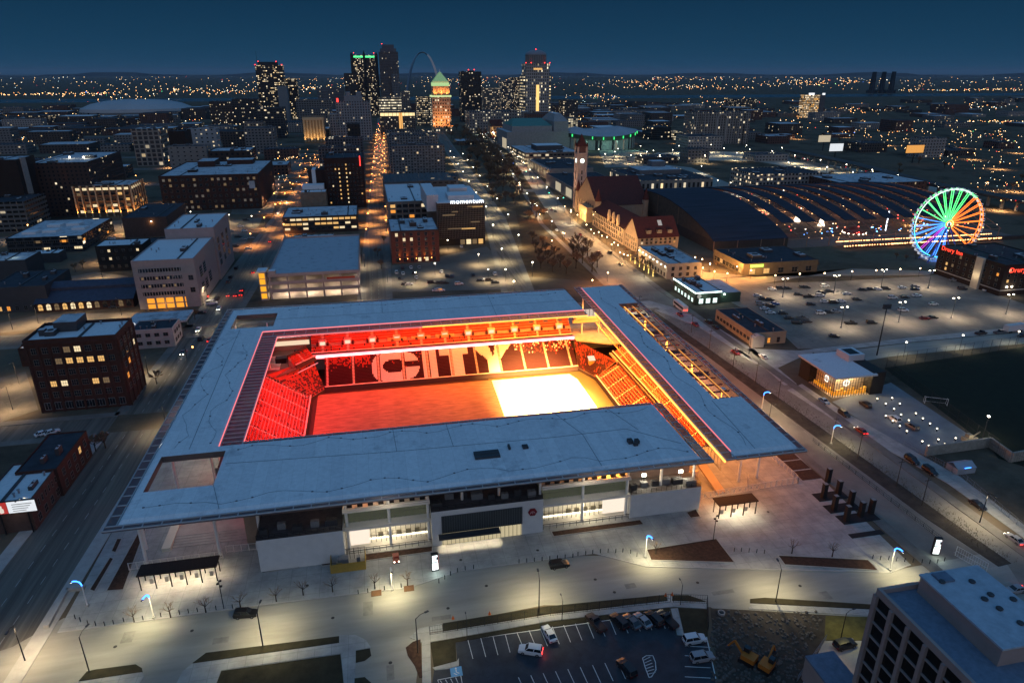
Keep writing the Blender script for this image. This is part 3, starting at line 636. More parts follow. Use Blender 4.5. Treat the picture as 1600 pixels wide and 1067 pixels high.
    def fence(pts, h=2.0, step=1.6, z=.15, plus=False):
        q = MB()
        for (a, b) in zip(pts, pts[1:]):
            d = math.hypot(b[0]-a[0], b[1]-a[1]); n = max(1, int(d/step))
            for i in range(n+1):
                x, y = a[0]+(b[0]-a[0])*i/n, a[1]+(b[1]-a[1])*i/n; q.box(x-.07, x+.07, y-.07, y+.07, z, z+h)
            for Z in (z+.25, z+h-.06): q.bar((*a, Z), (*b, Z), .06, .1)
            if plus:
                for i in range(n):
                    x, y = a[0]+(b[0]-a[0])*(i+.5)/n, a[1]+(b[1]-a[1])*(i+.5)/n; q.box(x-.35, x+.35, y-.04, y+.04, z+.85, z+1.1); q.box(x-.12, x+.12, y-.05, y+.05, z+.45, z+1.5)
            m = int(d/.28)
            for i in range(m): 
                x, y = a[0]+(b[0]-a[0])*(i+.5)/m, a[1]+(b[1]-a[1])*(i+.5)/m; q.box(x-.015, x+.015, y-.015, y+.015, z+.3, z+h-.1)
        return q.build('fence', FEN, T)
    fence([(-1, 9.6), (19, 9.8)]); fence([(19.5, 11.6), (28, 11.2)]); fence([(137, 9.2), (156, 10.4)], plus=True); fence([(156, 10.5), (168, 11), (168.3, 13), (168, 27)]); fence([(153.5, 12), (154.5, 14)], 2.6)
    q = MB()
    for i in range(5): q.box(6-i*.3, 24+i*.3, 16+i*.9, 24, .12+.13*i, .25+.13*i)
    q.build('plaza_step', CONC, T)
    q = MB(); q.box(4.5, 6.5, 15, 27, .1, 1.0); q.build('low_wall', M('lit_plaster', (.62, .6, .5), .8, var=.05), T)
    MB().box(14.5, 15.0, 36, 141, 0, 9.5).build('rear_screen_wall', M('light_block_panel', (.16, .10, .09), .8, var=.2), T); lamp_light('concourse_fill', 'POINT', (1, .86, .66), 1800, T, (7.5, 52, 9), size=.3); lamp_light('concourse_fill', 'POINT', (1, .9, .74), 5000, T, (17, 150, 6), size=.3)  # wall added to keep red bowl light off the concourse floor
    lamp_light('concourse_fill', 'POINT', (1, .10, .07), 650, T, (13.2, 46, 7), size=.4)  # added red light tinting the roof opening, no real lamp
    for Y in (44, 52, 60): MB().tube((11, Y, 0), (11, Y, 16.3), .3).build('column', WHITE, T)
    MB().box(15.2, 27.3, 30.6, 31, 0, 12).build('rear_screen_wall', M('rear_screen_wall', (.22, .16, .14)), T); MB().box(24, 27.4, 13.5, 14, 0, 16.3).build('rear_screen_wall', M('rear_wall_warm', (.3, .22, .16), .8, var=.2), T)  # first wall added to block red bowl light from the plaza
    q = MB(); q.box(136.2, 139, 13, 13.4, .1, 6.5); q.build('rear_screen_wall', M('plaza_wall_amber', (.5, .34, .22), .8, var=.1), T)
    q = MB(); q.bar((139.6, 33, 11), (145, 10.5, .4), 2.6, .5); q.build('plaza_stair', M('stair_amber', (.55, .36, .18), .7, var=.1), T)
    # --------- stadium lights under the roof: red at the left turning to orange at the right
    def wash(x, y, z, col, e, sx, sy, rx=0, ry=0):
        d = bpy.data.lights.new('bowl_wash', 'AREA'); d.shape = 'RECTANGLE'; d.size = sx; d.size_y = sy; d.spread = math.radians(120 if x < 30 else 180); d.color = col; d.energy = e
        o = bpy.data.objects.new('bowl_wash', d); COL.objects.link(o); o.parent = T; o.location = (x, y, z); o.rotation_euler = (math.radians(rx), math.radians(ry), 0)
    RD = (1, .040, .036); RO = (1, .105, .018); OR = (1, .30, .025)
    for i, x in enumerate((42, 58, 74, 90)):
        c = RD if i < 2 else RO
        wash(x, 111, 15.8, c, 4600, 12, 2, -25); wash(x, 33.5, 15.8, c, 5600, 12, 2, 32)
    for x in (108, 126): wash(x, 112, 15.8, OR, 12000, 14, 2, -25); wash(x, 33.5, 15.8, OR, 12000, 12, 2, 40)
    for x in (44, 64, 84): wash(x, 126, 15.9, RD if x < 60 else RO, 10000, 16, 3, 0)
    for x in (106, 128): wash(x, 126, 15.9, OR, 17000, 18, 3, 0)
    for y in (50, 80, 104): wash(23.5, y, 15.8, RD, 7500, 2, 20, 0, -8)
    for y in (50, 80, 104): wash(144, y, 15.6, OR, 17000, 2, 20, 0, 0)
    wash(157, 75, 15.6, OR, 42000, 3, 70); wash(150, 128, 14, (1, .5, .16), 5000, 6, 6)
    for x, y in ((150, 14), (160, 22)): wash(x, y, 15.5, (1, .34, .10), 1500, 6, 6)
    wash(140, 12, 12, (1, .33, .05), 1500, 2, 3)
    wash(13, 17, 15.8, (1, .74, .58), 170, 5, 5)
    for x, y, c, e in ((7, 26, (1, .80, .6), 130), (13, 128, (1, .85, .65), 900)): wash(x, y, 14, c, e, 3, 3)
    MB().box(17, 18, 132.5, 133.2, 11.5, 12).build('flood_lamp', BULB_W, T)
    MB().prism([(5.2, 120), (20, 120), (20, 134), (5.2, 134)], .12, .3).build('corner_terrace', CONC, T)
    # grow lamps hung under the near roof, burning out the white turf cover
    for i in range(5):
        x = 110+i*5.6
        lamp_light('grow_beam', 'SPOT', (1, .60, .15), 1500000, T, (x, 34, 16.0), 37, .7, .8, to=(113+i*3.4, 84, -10))
        lamp_light('grow_beam', 'SPOT', (1, .60, .15), 650000, T, (x, 110, 16.0), 52, .75, .8, to=(114+i*3, 94, -10))
    for i in range(5):
        for y, nm in ((33.4, 1), (109.6, 0)):
            x = 110+i*5.6; q = MB(); q.box(x-.9, x+.9, y-.25, y+.25, 15.9, 16.35); q.build('grow_lamp', M('lamp_housing', (.1, .1, .1), .5, var=0), T)
    FOOT.append((-2, 170, -3, 146))
stadium()
# ------------------------------------------------------------------ ground, streets, plazas
BIG = 60000
GROUND = roofmat('city_ground', (.135, .108, .078), (.040, .034, .028), .52, .02)
GROUND.node_tree.nodes['Principled BSDF'].inputs['Specular IOR Level'].default_value = 0; GROUND.node_tree.nodes['Principled BSDF'].inputs['Roughness'].default_value = 1
MB().cells([-BIG, 15, 165.5, BIG], [-BIG, 34, 141, BIG], lambda x, y: not (15 < x < 165 and 34 < y < 141), -1.0, 0.0).build('ground', GROUND)['kind'] = 'structure'
CONC2 = M('grey_pavement', (.15, .14, .125), .85, var=.3, scale=.25)
def street(name, pts, w, z, mat, lines=True):
    mb = MB()
    for a, b in zip(pts, pts[1:]):
        d = Vector((b[0]-a[0], b[1]-a[1])).normalized(); n = Vector((-d.y, d.x))
        mb.face([(a[0]+n.x*-w/2, a[1]+n.y*-w/2, z), (b[0]+n.x*-w/2, b[1]+n.y*-w/2, z), (b[0]+n.x*w/2, b[1]+n.y*w/2, z), (a[0]+n.x*w/2, a[1]+n.y*w/2, z)][::-1] if False else
                [(a[0]-n.x*w/2, a[1]-n.y*w/2, z), (b[0]-n.x*w/2, b[1]-n.y*w/2, z), (b[0]+n.x*w/2, b[1]+n.y*w/2, z), (a[0]+n.x*w/2, a[1]+n.y*w/2, z)], 0)
        for k in (-w/2-1.6, w/2+1.6):      # raised pavements with kerbs
            mb.prism([(a[0]+n.x*(k-1.6), a[1]+n.y*(k-1.6)), (b[0]+n.x*(k-1.6), b[1]+n.y*(k-1.6)), (b[0]+n.x*(k+1.6), b[1]+n.y*(k+1.6)), (a[0]+n.x*(k+1.6), a[1]+n.y*(k+1.6))], 0, .14, 1)
        if lines:
            L = math.hypot(b[0]-a[0], b[1]-a[1]); m = int(min(L, 420)/6)
            for o in (-w*.16, w*.16):
                for i in range(m):
                    p = (a[0]+d.x*(i*6+1), a[1]+d.y*(i*6+1)); q = (p[0]+d.x*2.6, p[1]+d.y*2.6)
                    mb.face([(p[0]+n.x*(o-.08), p[1]+n.y*(o-.08), z+.006), (q[0]+n.x*(o-.08), q[1]+n.y*(o-.08), z+.006), (q[0]+n.x*(o+.08), q[1]+n.y*(o+.08), z+.006), (p[0]+n.x*(o+.08), p[1]+n.y*(o+.08), z+.006)], 2)
    o = mb.build(name, [mat, CONC if pts[0][1] < 0 and pts[0][0] < 0 else CONC2, M('faded_line', (.30, .29, .27), .8, var=.5, scale=.8)]); o['kind'] = 'structure'; return o
OL = lambda t: -20.5+.034*(t-37); PI_ = lambda t: 58+.028*(t-232); CH = lambda t: 135+.1*(t-214) if t < 400 else 153+.03*(t-392)
def MK(t): return 190+(t < 190)*0+max(0, min(t, 360)-190)*.02+max(0, t-360)*.1
street('left_street_road', [(OL(-160), -160), (OL(80), 80)], 16, .012, ROADM); street('left_street_road', [(OL(92), 92), (OL(1700), 1700)], 15, .012, ROADM)
street('cross_street_road', [(-500, 86), (-28, 86)], 11, .008, ROADM, False)
street('middle_street_road', [(PI_(178), 178), (PI_(1700), 1700)], 11, .012, ROADM)
street('park_street_road', [(126, 168), (152, 392), (175, 830), (225, 1800)], 11, .012, ROADM)
street('market_street_road', [(191, -170), (190.5, 190), (195, 360), (255, 835), (352, 1776)], 22, .016, M('market_asphalt', (.19, .175, .15), .75, var=.3, scale=.1))
street('back_street_road', [(-300, 178), (190, 166)], 11, .006, ROADM, False)
for t in (395, 520, 640, 770, 900, 1050, 1250): street('cross_street_road', [(-600, t), (118, t-18)], 10, .004, ROADM, False)
# the pale salted road in front, its pavements, beds and walls
flat('front_road', P([(-150, 1067), (20, 1010), (100, 965), (150, 975), (400, 938), (640, 908), (720, 880), (900, 868), (985, 868), (1015, 882), (1220, 886), (1400, 890), (1560, 860), (1650, 1000), (1420, 965), (1240, 985), (1180, 985), (1110, 948), (850, 945), (660, 982), (650, 1067), (560, 1110), (300, 1110)]), .022, DUSTY)
PLZ = MB()
pl = P([(104, 972), (150, 905), (205, 822), (380, 480)])
PLZ.prism([(-11, -8), (28, -7.6), (61, -8.6), (72, -5.6), (95, -5.6), (104, -5.8), (114, -12.6), (168, -25.6), (176.5, -24), (177, 160), (142, 164), (-8, 164), (-10, 30)], 0, .10, 1, 0) if False else None
def plaza_fill(x, y): return True
fp = [(-9.5, -7.2), (28, -7.4), (61, -8.4), (72, -5.4), (95, -5.6), (104, -5.6), (114.2, -12.4), (167.6, -25.4), (174, -24)]
q = MB(); q.prism(fp+[(177, 33.5), (-9.5, 33.5)], 0, .11, 0)
q.cells([-9.5, 14.5, 165.7, 177], [33.5, 34.2, 140.8, 163], lambda x, y: not (14.5 < x < 165.7 and 34.2 < y < 140.8), 0, .11, 0)
q.build('plaza', [PLAZA])['kind'] = 'structure'
flat('kerb_strip', [(a[0], a[1]) for a in fp]+[(a[0], a[1]-.35) for a in fp[::-1]], .14, CONC, z0=0)
def bed(pts, label, z=.17, mat=MULCH, z0=0, name='planting_bed'):
    mb = MB(); p = P(pts); mb.prism(p, z0, z, 1, 0)
    o = mb.build(name, [mat, CONC]); o.location = (0, 0, 0)
    # kerb rim
    r = MB()
    for a, b in zip(p, p[1:]+p[:1]): r.bar((*a, z+.03), (*b, z+.03), .22, .14)
    k = r.build('bed_kerb', CONC, o); tag(o, label, 'planting bed', 'planting beds of bare mulch'); return o
bed([(409.5, 889), (468, 878), (467, 887.5), (410, 896)], 'dark mulch bed at the foot of the left white wall block')
bed([(502, 874), (517, 871), (517, 883), (503, 885)], 'small square dark bed beside the yellow boarded enclosure')
bed([(571, 866), (676, 853.5), (675.5, 862.5), (571, 877)], 'reddish mulch bed in front of the left lit glass lobby')
bed([(861, 831), (1000, 812.5), (1006, 820), (865, 839)], 'reddish mulch bed in front of the right lit glass lobby')
bed([(1072, 801), (1087, 796), (1094.5, 808), (1079, 810)], 'small square dark bed by the right white wall block')
bed([(1010, 859), (1119, 842), (1148, 879.5), (1017, 876)], 'brown four sided mulch bed beside the front road lamp')
bed([(1215, 868), (1356, 875), (1372.5, 892), (1226, 883)], 'long brown mulch bed along the front road kerb')
for i, t in enumerate((12, 17.2, 22.4)): 
    o = MB().box(170.2, 176, t, t+4.6, .11, .2, 0).build('planting_bed', MULCH); tag(o, ('nearest', 'middle', 'farthest')[i]+' dark bed beside the white plaza fence under the right roof', 'planting bed', 'planting beds of bare mulch')
for pts, lb in (([(140, 922), (172, 871), (178, 873), (148, 925)], 'long thin dark bed along the left street kerb, front one'), ([(174, 862), (183, 842), (191, 842), (181, 864)], 'short dark bed on the left pavement behind the long thin one'), ([(166, 924), (193, 922), (229, 823), (222, 822)], 'wide tapering dark bed between pavement and left plaza')):
    bed(pts, lb)
# seat walls
def wall_line(pts, w, h, label, mat=WHITE, z=.05):
    mb = MB(); p = P(pts)
    for a, b in zip(p, p[1:]): mb.bar((*a, z+h/2), (*b, z+h/2), w, h)
    o = mb.build('low_wall', mat); tag(o, label, 'low wall'); return o
wall_line([(73, 982), (105, 923), (133, 920)], 1.0, .8, 'pale L shaped seat wall at the left street corner', CONC)
# lower left beds, walks, drive islands
def sheet(name, pts, z, mat, z0=0): return flat(name, P(pts), z, mat, z0=z0)
sheet('verge_lawn', [(123, 1064), (136, 1049), (150, 1046), (212, 1038), (222, 1044), (223, 1050)], .15, LAWN)
sheet('verge_lawn', [(301, 1036), (322, 1020), (530, 994), (530, 1004)], .15, LAWN)
sheet('footpath', [(285, 1049), (300, 1037), (530, 1004.5), (530, 992), (556, 992), (572, 1000), (580, 1012), (556, 1016), (555, 1067), (538, 1070), (533, 1021), (345, 1047), (335, 1075), (270, 1080)], .13, PLAZA)
sheet('vacant_lawn', [(335, 1076), (346, 1048), (532, 1022), (538, 1078)], .08, LAWN)
sheet('footpath', [(100, 1085), (122, 1065), (222, 1050), (226, 1056), (205, 1085)], .12, PLAZA)
sheet('verge_lawn', [(556, 1017), (578, 1013), (580, 1024), (570, 1032), (556, 1035)], .16, LAWN); sheet('verge_lawn', [(554, 1060), (570, 1058), (580, 1067), (578, 1080), (554, 1080)], .16, LAWN)
sheet('verge_lawn', [(634, 1012), (645, 1003), (657, 999), (660, 1058), (655, 1058), (648, 1040), (637, 1024)], .16, MULCH)
sheet('footpath', [(640, 996), (655, 982), (690, 974), (692, 985), (672, 988), (674, 1080), (660, 1080), (659, 1004)], .13, PLAZA)
sheet('verge_lawn', [(692, 974), (850, 948), (960, 937), (1040, 930), (1043, 938), (860, 958), (692, 986)], .15, LAWN)
sheet('verge_lawn', [(1051, 930), (1075, 930), (1090, 935), (1103, 940), (1050, 938)], .15, LAWN)
sheet('footpath', [(672, 990), (860, 960), (1043, 939.5), (1043, 930), (1050, 930), (1050, 939), (1104, 941), (1104, 951), (1052, 948), (860, 970), (672, 1003)], .13, PLAZA)
sheet('verge_lawn', [(672, 1004), (860, 971), (1046, 949), (1046, 956), (860, 979), (712, 1003), (713, 1035), (678, 1042)], .1, LAWN)
sheet('verge_lawn', [(1060, 950), (1105, 952), (1106, 993), (1070, 992)], .1, LAWN)
sheet('footpath', [(1048, 951), (1059, 950), (1069, 993), (1058, 992)], .12, PLAZA)
sheet('parking_asphalt', [(712, 1003.5), (860, 980), (1047, 957), (1057, 993), (1105, 995), (1123, 1090), (672, 1090), (679, 1043), (715, 1036)], .05, M('new_asphalt', (.035, .04, .05), .7, var=.4, scale=.3, crack=.16))
sheet('footpath', [(676, 1043), (714, 1033), (717, 1028), (717, 1040), (700, 1045), (680, 1047)], .13, PLAZA)
sheet('verge_lawn', [(1172, 936), (1195, 934), (1370, 945), (1370, 952), (1172, 942)], .15, LAWN); sheet('footpath', [(1172, 943), (1370, 953), (1368, 963), (1170, 951)], .13, PLAZA)
sheet('dirt_yard', [(1110, 950), (1170, 953), (1365, 965), (1290, 1050), (1260, 1080), (1125, 1080)], .06, DIRT)
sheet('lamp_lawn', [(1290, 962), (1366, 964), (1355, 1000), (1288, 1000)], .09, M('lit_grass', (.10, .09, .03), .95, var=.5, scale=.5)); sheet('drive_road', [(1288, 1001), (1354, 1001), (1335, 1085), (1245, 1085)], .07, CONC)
# car park lines
q = MB()
def pl_(a, b, w=.13, z=.058): 
    A, B = at(*a), at(*b); q.bar((*A, z), (*B, z), w, .006)
for i in range(15):
    k = i/14.; xa, ya = 808-0+0*k, 0
top = [(807, 986), (826, 983), (844, 981), (862.5, 978), (880, 975), (898, 972), (916.5, 969), (934, 966), (951, 963), (970, 961), (989, 958), (1007, 956), (1028, 954)]
for i, (x, y) in enumerate(top): pl_((x, y), (x+11.5, y+28))
pl_((712, 1001.5), (1047, 955.5), .16)
for i in range(9): x = 810+i*19.3; y = 1058-i*3.2; pl_((x, y), (x+13, y+28))
for x, y in ((731, 999), (751, 996), (770, 993), (789, 989)): pl_((x, y), (x+8, y+30))
for y in (1009, 1024, 1041, 1057): pl_((1070, y), (1106+y*.004, y+2))
pl_((1104, 995), (1120, 1067), .2)
pl_((684, 1062), (720, 1055)); pl_((684, 1062), (688, 1075)); pl_((720, 1055), (723, 1072))
for i in range(4): pl_((688+i*8, 1063-i*1.6), (694+i*8, 1072))
hat = P([(1004, 1028), (1010, 1024), (1020, 1024), (1024, 1034), (1025, 1046), (1018, 1057), (1014, 1058), (1008, 1042)])
for a, b in zip(hat, hat[1:]+hat[:1]): q.bar((*a, .058), (*b, .058), .16, .006)
for i in range(6): pl_((1006+i*1.2, 1031+i*4.4), (1016+i*1.6, 1026+i*4.8))
q.build('parking_lines', LINE)['kind'] = 'structure'
q = MB(); a = at(713, 1049); q.box(a[0]-1.1, a[0]+1.1, a[1]-1.1, a[1]+1.1, .05, .062); hb = q.build('bay_marking', M('blue_paint', (.12, .32, .55), .7, var=.1)); hb['kind'] = 'structure'
q = MB(); q.bar((a[0], a[1]+.5, .067), (a[0], a[1]-.1, .067), .18, .006); q.bar((a[0], a[1]-.1, .067), (a[0]+.5, a[1]-.5, .067), .18, .006); q.lathe([(0, .07), (.18, .07)], 8, (a[0], a[1]+.75)); q.bar((a[0]-.5, a[1]-.3, .067), (a[0]+.1, a[1]-.8, .067), .14, .006); q.build('wheelchair_symbol', LINE)['kind'] = 'structure'
# right side: training pitch, its forecourt, the big lit car park, park lawns
sheet('right_pavement', [(1253, 600), (1313, 640), (1500, 745), (1640, 850), (1640, 870), (1480, 755), (1300, 655), (1230, 610)], .12, PLAZA)
sheet('forecourt', [(1300, 628), (1392, 598), (1530, 690), (1445, 712), (1395, 690)], .10, M('slate_forecourt', (.17, .19, .21), .8, var=.2, scale=.2))
sheet('training_pitch', [(1382, 575), (1600, 542), (1700, 530), (1700, 760), (1560, 716), (1548, 700)], .06, M('dark_grass', (.012, .018, .009), .95, var=.3, scale=.3))
LOT = M('lot_asphalt', (.20, .18, .155), .85, var=.35, scale=.09, joint=(2.7, 11, .1, 1.18), crack=.06)
sheet('car_park', [(1090, 445), (1300, 440), (1440, 432), (1475, 428), (1572, 465), (1640, 490), (1640, 505), (1290, 545), (1247, 545), (1205, 505)], .03, LOT)
sheet('side_road', [(1255, 556), (1420, 536), (1640, 515), (1640, 533), (1390, 557), (1260, 580)], .034, DUSTY)
sheet('corner_pavement', [(1140, 548), (1175, 545), (1250, 548), (1420, 528), (1640, 506), (1640, 514), (1420, 535), (1262, 553), (1215, 575), (1245, 600), (1225, 602), (1195, 575)], .1, PLAZA)
sheet('market_pavement', [(935, 470), (960, 455), (1050, 480), (1110, 505), (1175, 545), (1200, 560), (1170, 560), (1090, 510), (1010, 480)], .1, PLAZA)
sheet('verge_strip', [(1020, 485), (1100, 540), (1250, 645), (1480, 810), (1580, 880), (1560, 885), (1440, 805), (1230, 650), (1090, 545), (1010, 490)], .09, DIRT)
sheet('park_lawn', [(820, 432), (940, 440), (930, 420), (880, 370), (835, 300), (800, 300), (815, 380)], .05, M('park_grass', (.07, .045, .022), .95, var=.5, scale=.2))
sheet('park_lawn', [(800, 296), (832, 296), (790, 230), (735, 205), (705, 210), (760, 260)], .05, LAWN)
sheet('visitor_lot', [(613, 456), (612, 415), (640, 412), (760, 385), (775, 400), (803, 452)], .05, M('visitor_asphalt', (.13, .12, .10), .85, var=.3, scale=.1))
sheet('north_lot', [(350, 345), (410, 340), (405, 352), (372, 395), (355, 390)], .04, M('visitor_asphalt', (.13, .12, .10)))
for k, pts in enumerate(([(230, 350), (262, 338), (345, 338), (345, 352), (250, 362)], [(120, 352), (228, 340), (232, 352), (190, 366), (110, 362)], [(0, 372), (60, 360), (118, 362), (110, 372), (0, 384)], [(60, 440), (150, 425), (200, 432), (200, 440), (60, 468)], [(0, 505), (60, 492), (210, 488), (215, 500), (0, 520)], [(0, 590), (40, 580), (60, 640), (0, 660)], [(380, 285), (440, 285), (425, 335), (360, 335)], [(430, 245), (475, 240), (470, 275), (440, 280)])):
    sheet('city_lot', pts, .03+.001*k, M('old_lot', (.13, .115, .095), .85, var=.45, scale=.12, crack=.08))
sheet('far_lot', [(935, 232), (1010, 236), (1040, 262), (945, 262)], .05, LOT); sheet('highway_road', [(1040, 258), (1080, 262), (1200, 312), (1190, 320), (1120, 300), (1050, 275)], .05, DUSTY)
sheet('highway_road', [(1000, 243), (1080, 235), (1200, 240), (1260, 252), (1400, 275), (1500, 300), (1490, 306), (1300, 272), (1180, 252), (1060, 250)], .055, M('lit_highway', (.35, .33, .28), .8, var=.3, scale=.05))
sheet('station_forecourt', [(1000, 395), (1050, 440), (1180, 445), (1330, 420), (1470, 424), (1450, 430), (1180, 432), (1100, 425), (1070, 400)], .04, M('warm_paving', (.26, .22, .18), .85, var=.2))
# ------------------------------------------------------------------ buildings
UNITM = {}; VENT = [None]
def rooftop_unit(parent, x, y, z, w, d, h, mat=DGREY):
    key = (round(w, 1), round(d, 1), round(h, 1), mat.name)
    me = UNITM.get(key)
    if me is None:
        q = MB(); q.box(-w/2, w/2, -d/2, d/2, 0, h); q.box(-w/2+.2, w/2-.2, -d/2+.2, d/2-.2, h, h+.08, 1)
        q.lathe([(min(w, d)*.3, h+.08), (min(w, d)*.3, h+.3), (min(w, d)*.24, h+.3), (min(w, d)*.24, h+.12), (0, h+.12)], 10, mi=0); me = UNITM[key] = q.mesh('rooftop_unit', [mat, SNOWP])
    return put('rooftop_unit', me, parent, (x, y, z))
WINM = {}
def window_mesh(w, h, pane, frame, mull=(1, 1)):
    key = (w, h, pane.name, frame.name, mull)
    if key not in WINM:
        q = MB(); q.box(-w/2, w/2, -.02, .05, -h/2, h/2, 0, None, 'b'); t = .09
        q.box(-w/2-t, -w/2, -.10, .05, -h/2-t, h/2+t, 1); q.box(w/2, w/2+t, -.10, .05, -h/2-t, h/2+t, 1); q.box(-w/2, w/2, -.14, .05, -h/2-t, -h/2, 1); q.box(-w/2, w/2, -.10, .05, h/2, h/2+t, 1)
        for i in range(1, mull[0]+1): X = -w/2+w*i/(mull[0]+1); q.box(X-.04, X+.04, -.06, -.02, -h/2, h/2, 1)
        for i in range(1, mull[1]+1): Z = -h/2+h*i/(mull[1]+1); q.box(-w/2, w/2, -.055, -.02, Z-.04, Z+.04, 1)
        WINM[key] = q.mesh('window', [pane, frame])
    return WINM[key]
def windows(parent, face, S, z0, z1, cols, rows, w, h, lit=.15, frame=None, mull=(1, 1), litmats=None, m0=1.2, m1=1.2, pattern=None, name='window', seed=1, limit=100):
    "a grid of window parts on one face of a box S=(x0,x1,y0,y1) in thing space"
    frame = frame or M('window_frame', (.16, .14, .12), .6, var=0); litmats = litmats or [LITW, LITC, LITD, LITO]; r = random.Random(seed)
    x0, x1, y0, y1 = S; n = 0
    for j in range(rows):
        z = z0+(z1-z0)*(j+.5)/rows
        for i in range(cols):
            k = (i+.5)/cols
            if n >= limit: return
            on = pattern(i, j) if pattern else r.random() < lit
            if on is None: continue
            pm = r.choice(litmats) if on else GLASS
            me = window_mesh(w, h, pm, frame, mull); n += 1
            if face == 'F': put(name, me, parent, (x0+m0+(x1-x0-m0-m1)*k, y0-.03, z))
            elif face == 'R': put(name, me, parent, (x1+.03, y0+m0+(y1-y0-m0-m1)*k, z), math.pi/2)
            elif face == 'L': put(name, me, parent, (x0-.03, y0+m0+(y1-y0-m0-m1)*k, z), -math.pi/2)
def bld(name, label, cat, S, wall, roof=None, par=.7, units=2, group=None, trim=None, over=0., seed=None, unitmat=DGREY, place=None):
    x0, x1, y0, y1, h = S; FOOT.append((x0-3, x1+3, y0-3, y1+3))
    T = thing(name, label, cat, ((x0+x1)/2, (y0+y1)/2, 0), 0, group)
    if place: later(T, label, place, cat, group)
    a, b, c, d = -(x1-x0)/2, (x1-x0)/2, -(y1-y0)/2, (y1-y0)/2
    T['w'] = 0; del T['w']
    MB().box(a, b, c, d, 0, h, 0, 0, 'd').build('wall', [wall] if not isinstance(wall, list) else wall, T)
    q = MB(); q.box(a+.3, b-.3, c+.3, d-.3, h, h+.05, 0)
    for (A, B, Cc, D) in ((a-over, b+over, c-over, c+.3), (a-over, b+over, d-.3, d+over), (a-over, a+.3, c+.3, d-.3), (b-.3, b+over, c+.3, d-.3)): q.box(A, B, Cc, D, h+.003 if over == 0 else h-.35, h+par, 1)
    R_ = q.build('roof', [roof or SNOWP, trim or (wall if not isinstance(wall, list) else wall[0])], T)
    r = random.Random(seed if seed is not None else int(abs(x0*7+y0*13)))
    if units and b-a > 12:
        for k in range(4 if b-a < 30 else 8):
            if VENT[0] is None: q = MB(); q.tube((0, 0, 0), (0, 0, .9), .22, .22, 7); q.lathe([(.38, .9), (.38, 1.1), (0, 1.25)], 7); VENT[0] = q.mesh('vent_pipe', [STEEL])
            put('vent_pipe', VENT[0], T, (r.uniform(a+1.5, b-1.5), r.uniform(c+1.5, d-1.5), h+.05))
        q = MB(); X = r.uniform(a+4, b-4); q.box(X-.35, X+.35, c+1.4, d-1.4, h+.06, h+.42); q.build('roof_duct', DGREY, T)
    for i in range(units):
        w = r.uniform(.06, .16)*(b-a); dd = r.uniform(.08, .2)*(d-c); w = max(1.2, min(w, 7)); dd = max(1.2, min(dd, 7))
        rooftop_unit(T, round(r.uniform(a+w, b-w), 2), round(r.uniform(c+dd, d-dd), 2), h+.05, round(w*2)/2, round(dd*2)/2, round(r.uniform(.8, 2.2)*2)/2, unitmat)
    return T, (a, b, c, d), h
TRIMG = M('grey_trim', (.22, .21, .20), .7, var=.1)
# ---- left, near
S = site((35, 537), by=645, r=(180, 529), f=(195, 507.5)); S = (S[0], S[1], S[2], S[2]+17, S[4])
T, B, h = bld('brick_warehouse', 'tall brown brick warehouse with arched cornice beside the left street, some windows lit', 'building', S, DBRICK, SNOW, 1.0, 1, trim=DBRICK)
litset = {(1, 1), (2, 1), (5, 1), (6, 1), (3, 3), (4, 3), (5, 3), (6, 3), (2, 3), (4, 4), (3, 4)}
windows(T, 'F', B, 4.2, h-1, 8, 5, 1.9, 1.9, mull=(2, 1), pattern=lambda i, j: (i, j) in litset, litmats=[LITW, LITW, LITC, LITD], seed=4)
windows(T, 'F', B, .4, 4.0, 8, 1, 2.5, 2.4, mull=(2, 0), lit=.0, frame=TRIMG, name='shop_window'); windows(T, 'R', B, 4.2, h-1, 4, 5, 1.7, 1.9, mull=(1, 1), lit=.08, seed=9)
q = MB()
for i in range(9): X = B[0]+.5+(B[1]-B[0]-1)*i/8; q.box(X-.35, X+.35, B[2]-.3, B[2]-.002, 0, h-.8)
for i in range(5): Y = B[2]+.5+(B[3]-B[2]-1)*i/4; q.box(B[1]+.002, B[1]+.3, Y-.35, Y+.35, 0, h-.8)
q.box(B[0]-.3, B[1]+.35, B[2]-.38, B[2]-.003, h-.8, h-.2); q.build('pier', DBRICK, T)
q = MB(); q.box(B[0]+6, B[0]+13, B[2]+9, B[3]+1, h, h+3.4, 0, 1); q.box(B[0]+2.5, B[0]+4.4, B[2]+6, B[2]+8, h, h+2.2, 0, 1); q.build('penthouse', [DGREY, SNOWP], T)
S = site((-20, 520), by=600, r=(85, 500), d=24); T, B, h = bld('low_workshop', 'low dark shed with pale blue roof behind the brown brick warehouse', 'building', (S[0], S[1], S[2]+16, S[3]+16, 7), DBRICK, SNOW, .5, 2)
S = site((203, 518), by=546, w=16, d=12); T, B, h = bld('white_office', 'low white two storey block between warehouse and left street', 'building', S, M('chalk_wall', (.40, .38, .36), .8, var=.15), TAR, .4, 2); windows(T, 'F', B, .6, h-.4, 4, 2, 1.7, 1.3, lit=0); windows(T, 'R', B, .6, h-.4, 3, 2, 1.7, 1.3, lit=0)
# filling station canopy
x0, y0 = at(205, 518, 5); T = thing('station_canopy', 'flat pale filling station canopy on posts beside the left street', 'canopy', (x0+7, y0+13, 0))
MB().box(-11, 13, -6, 8, 5.4, 6.2).build('canopy_roof', [SNOWP], T)
for X in (-8, 0, 10):
    for Y in (-4, 6): MB().tube((X, Y, 0), (X, Y, 5.4), .2).build('post', STEEL, T)
lamp_light('canopy_lamp', 'POINT', (1, .93, .8), 700, T, (-9.5, -7.2, 6.2), size=.3); MB().box(-9.9, -9.1, -6.6, -6.1, 6.2, 6.6).build('canopy_lamp_head', BULB_W, T)
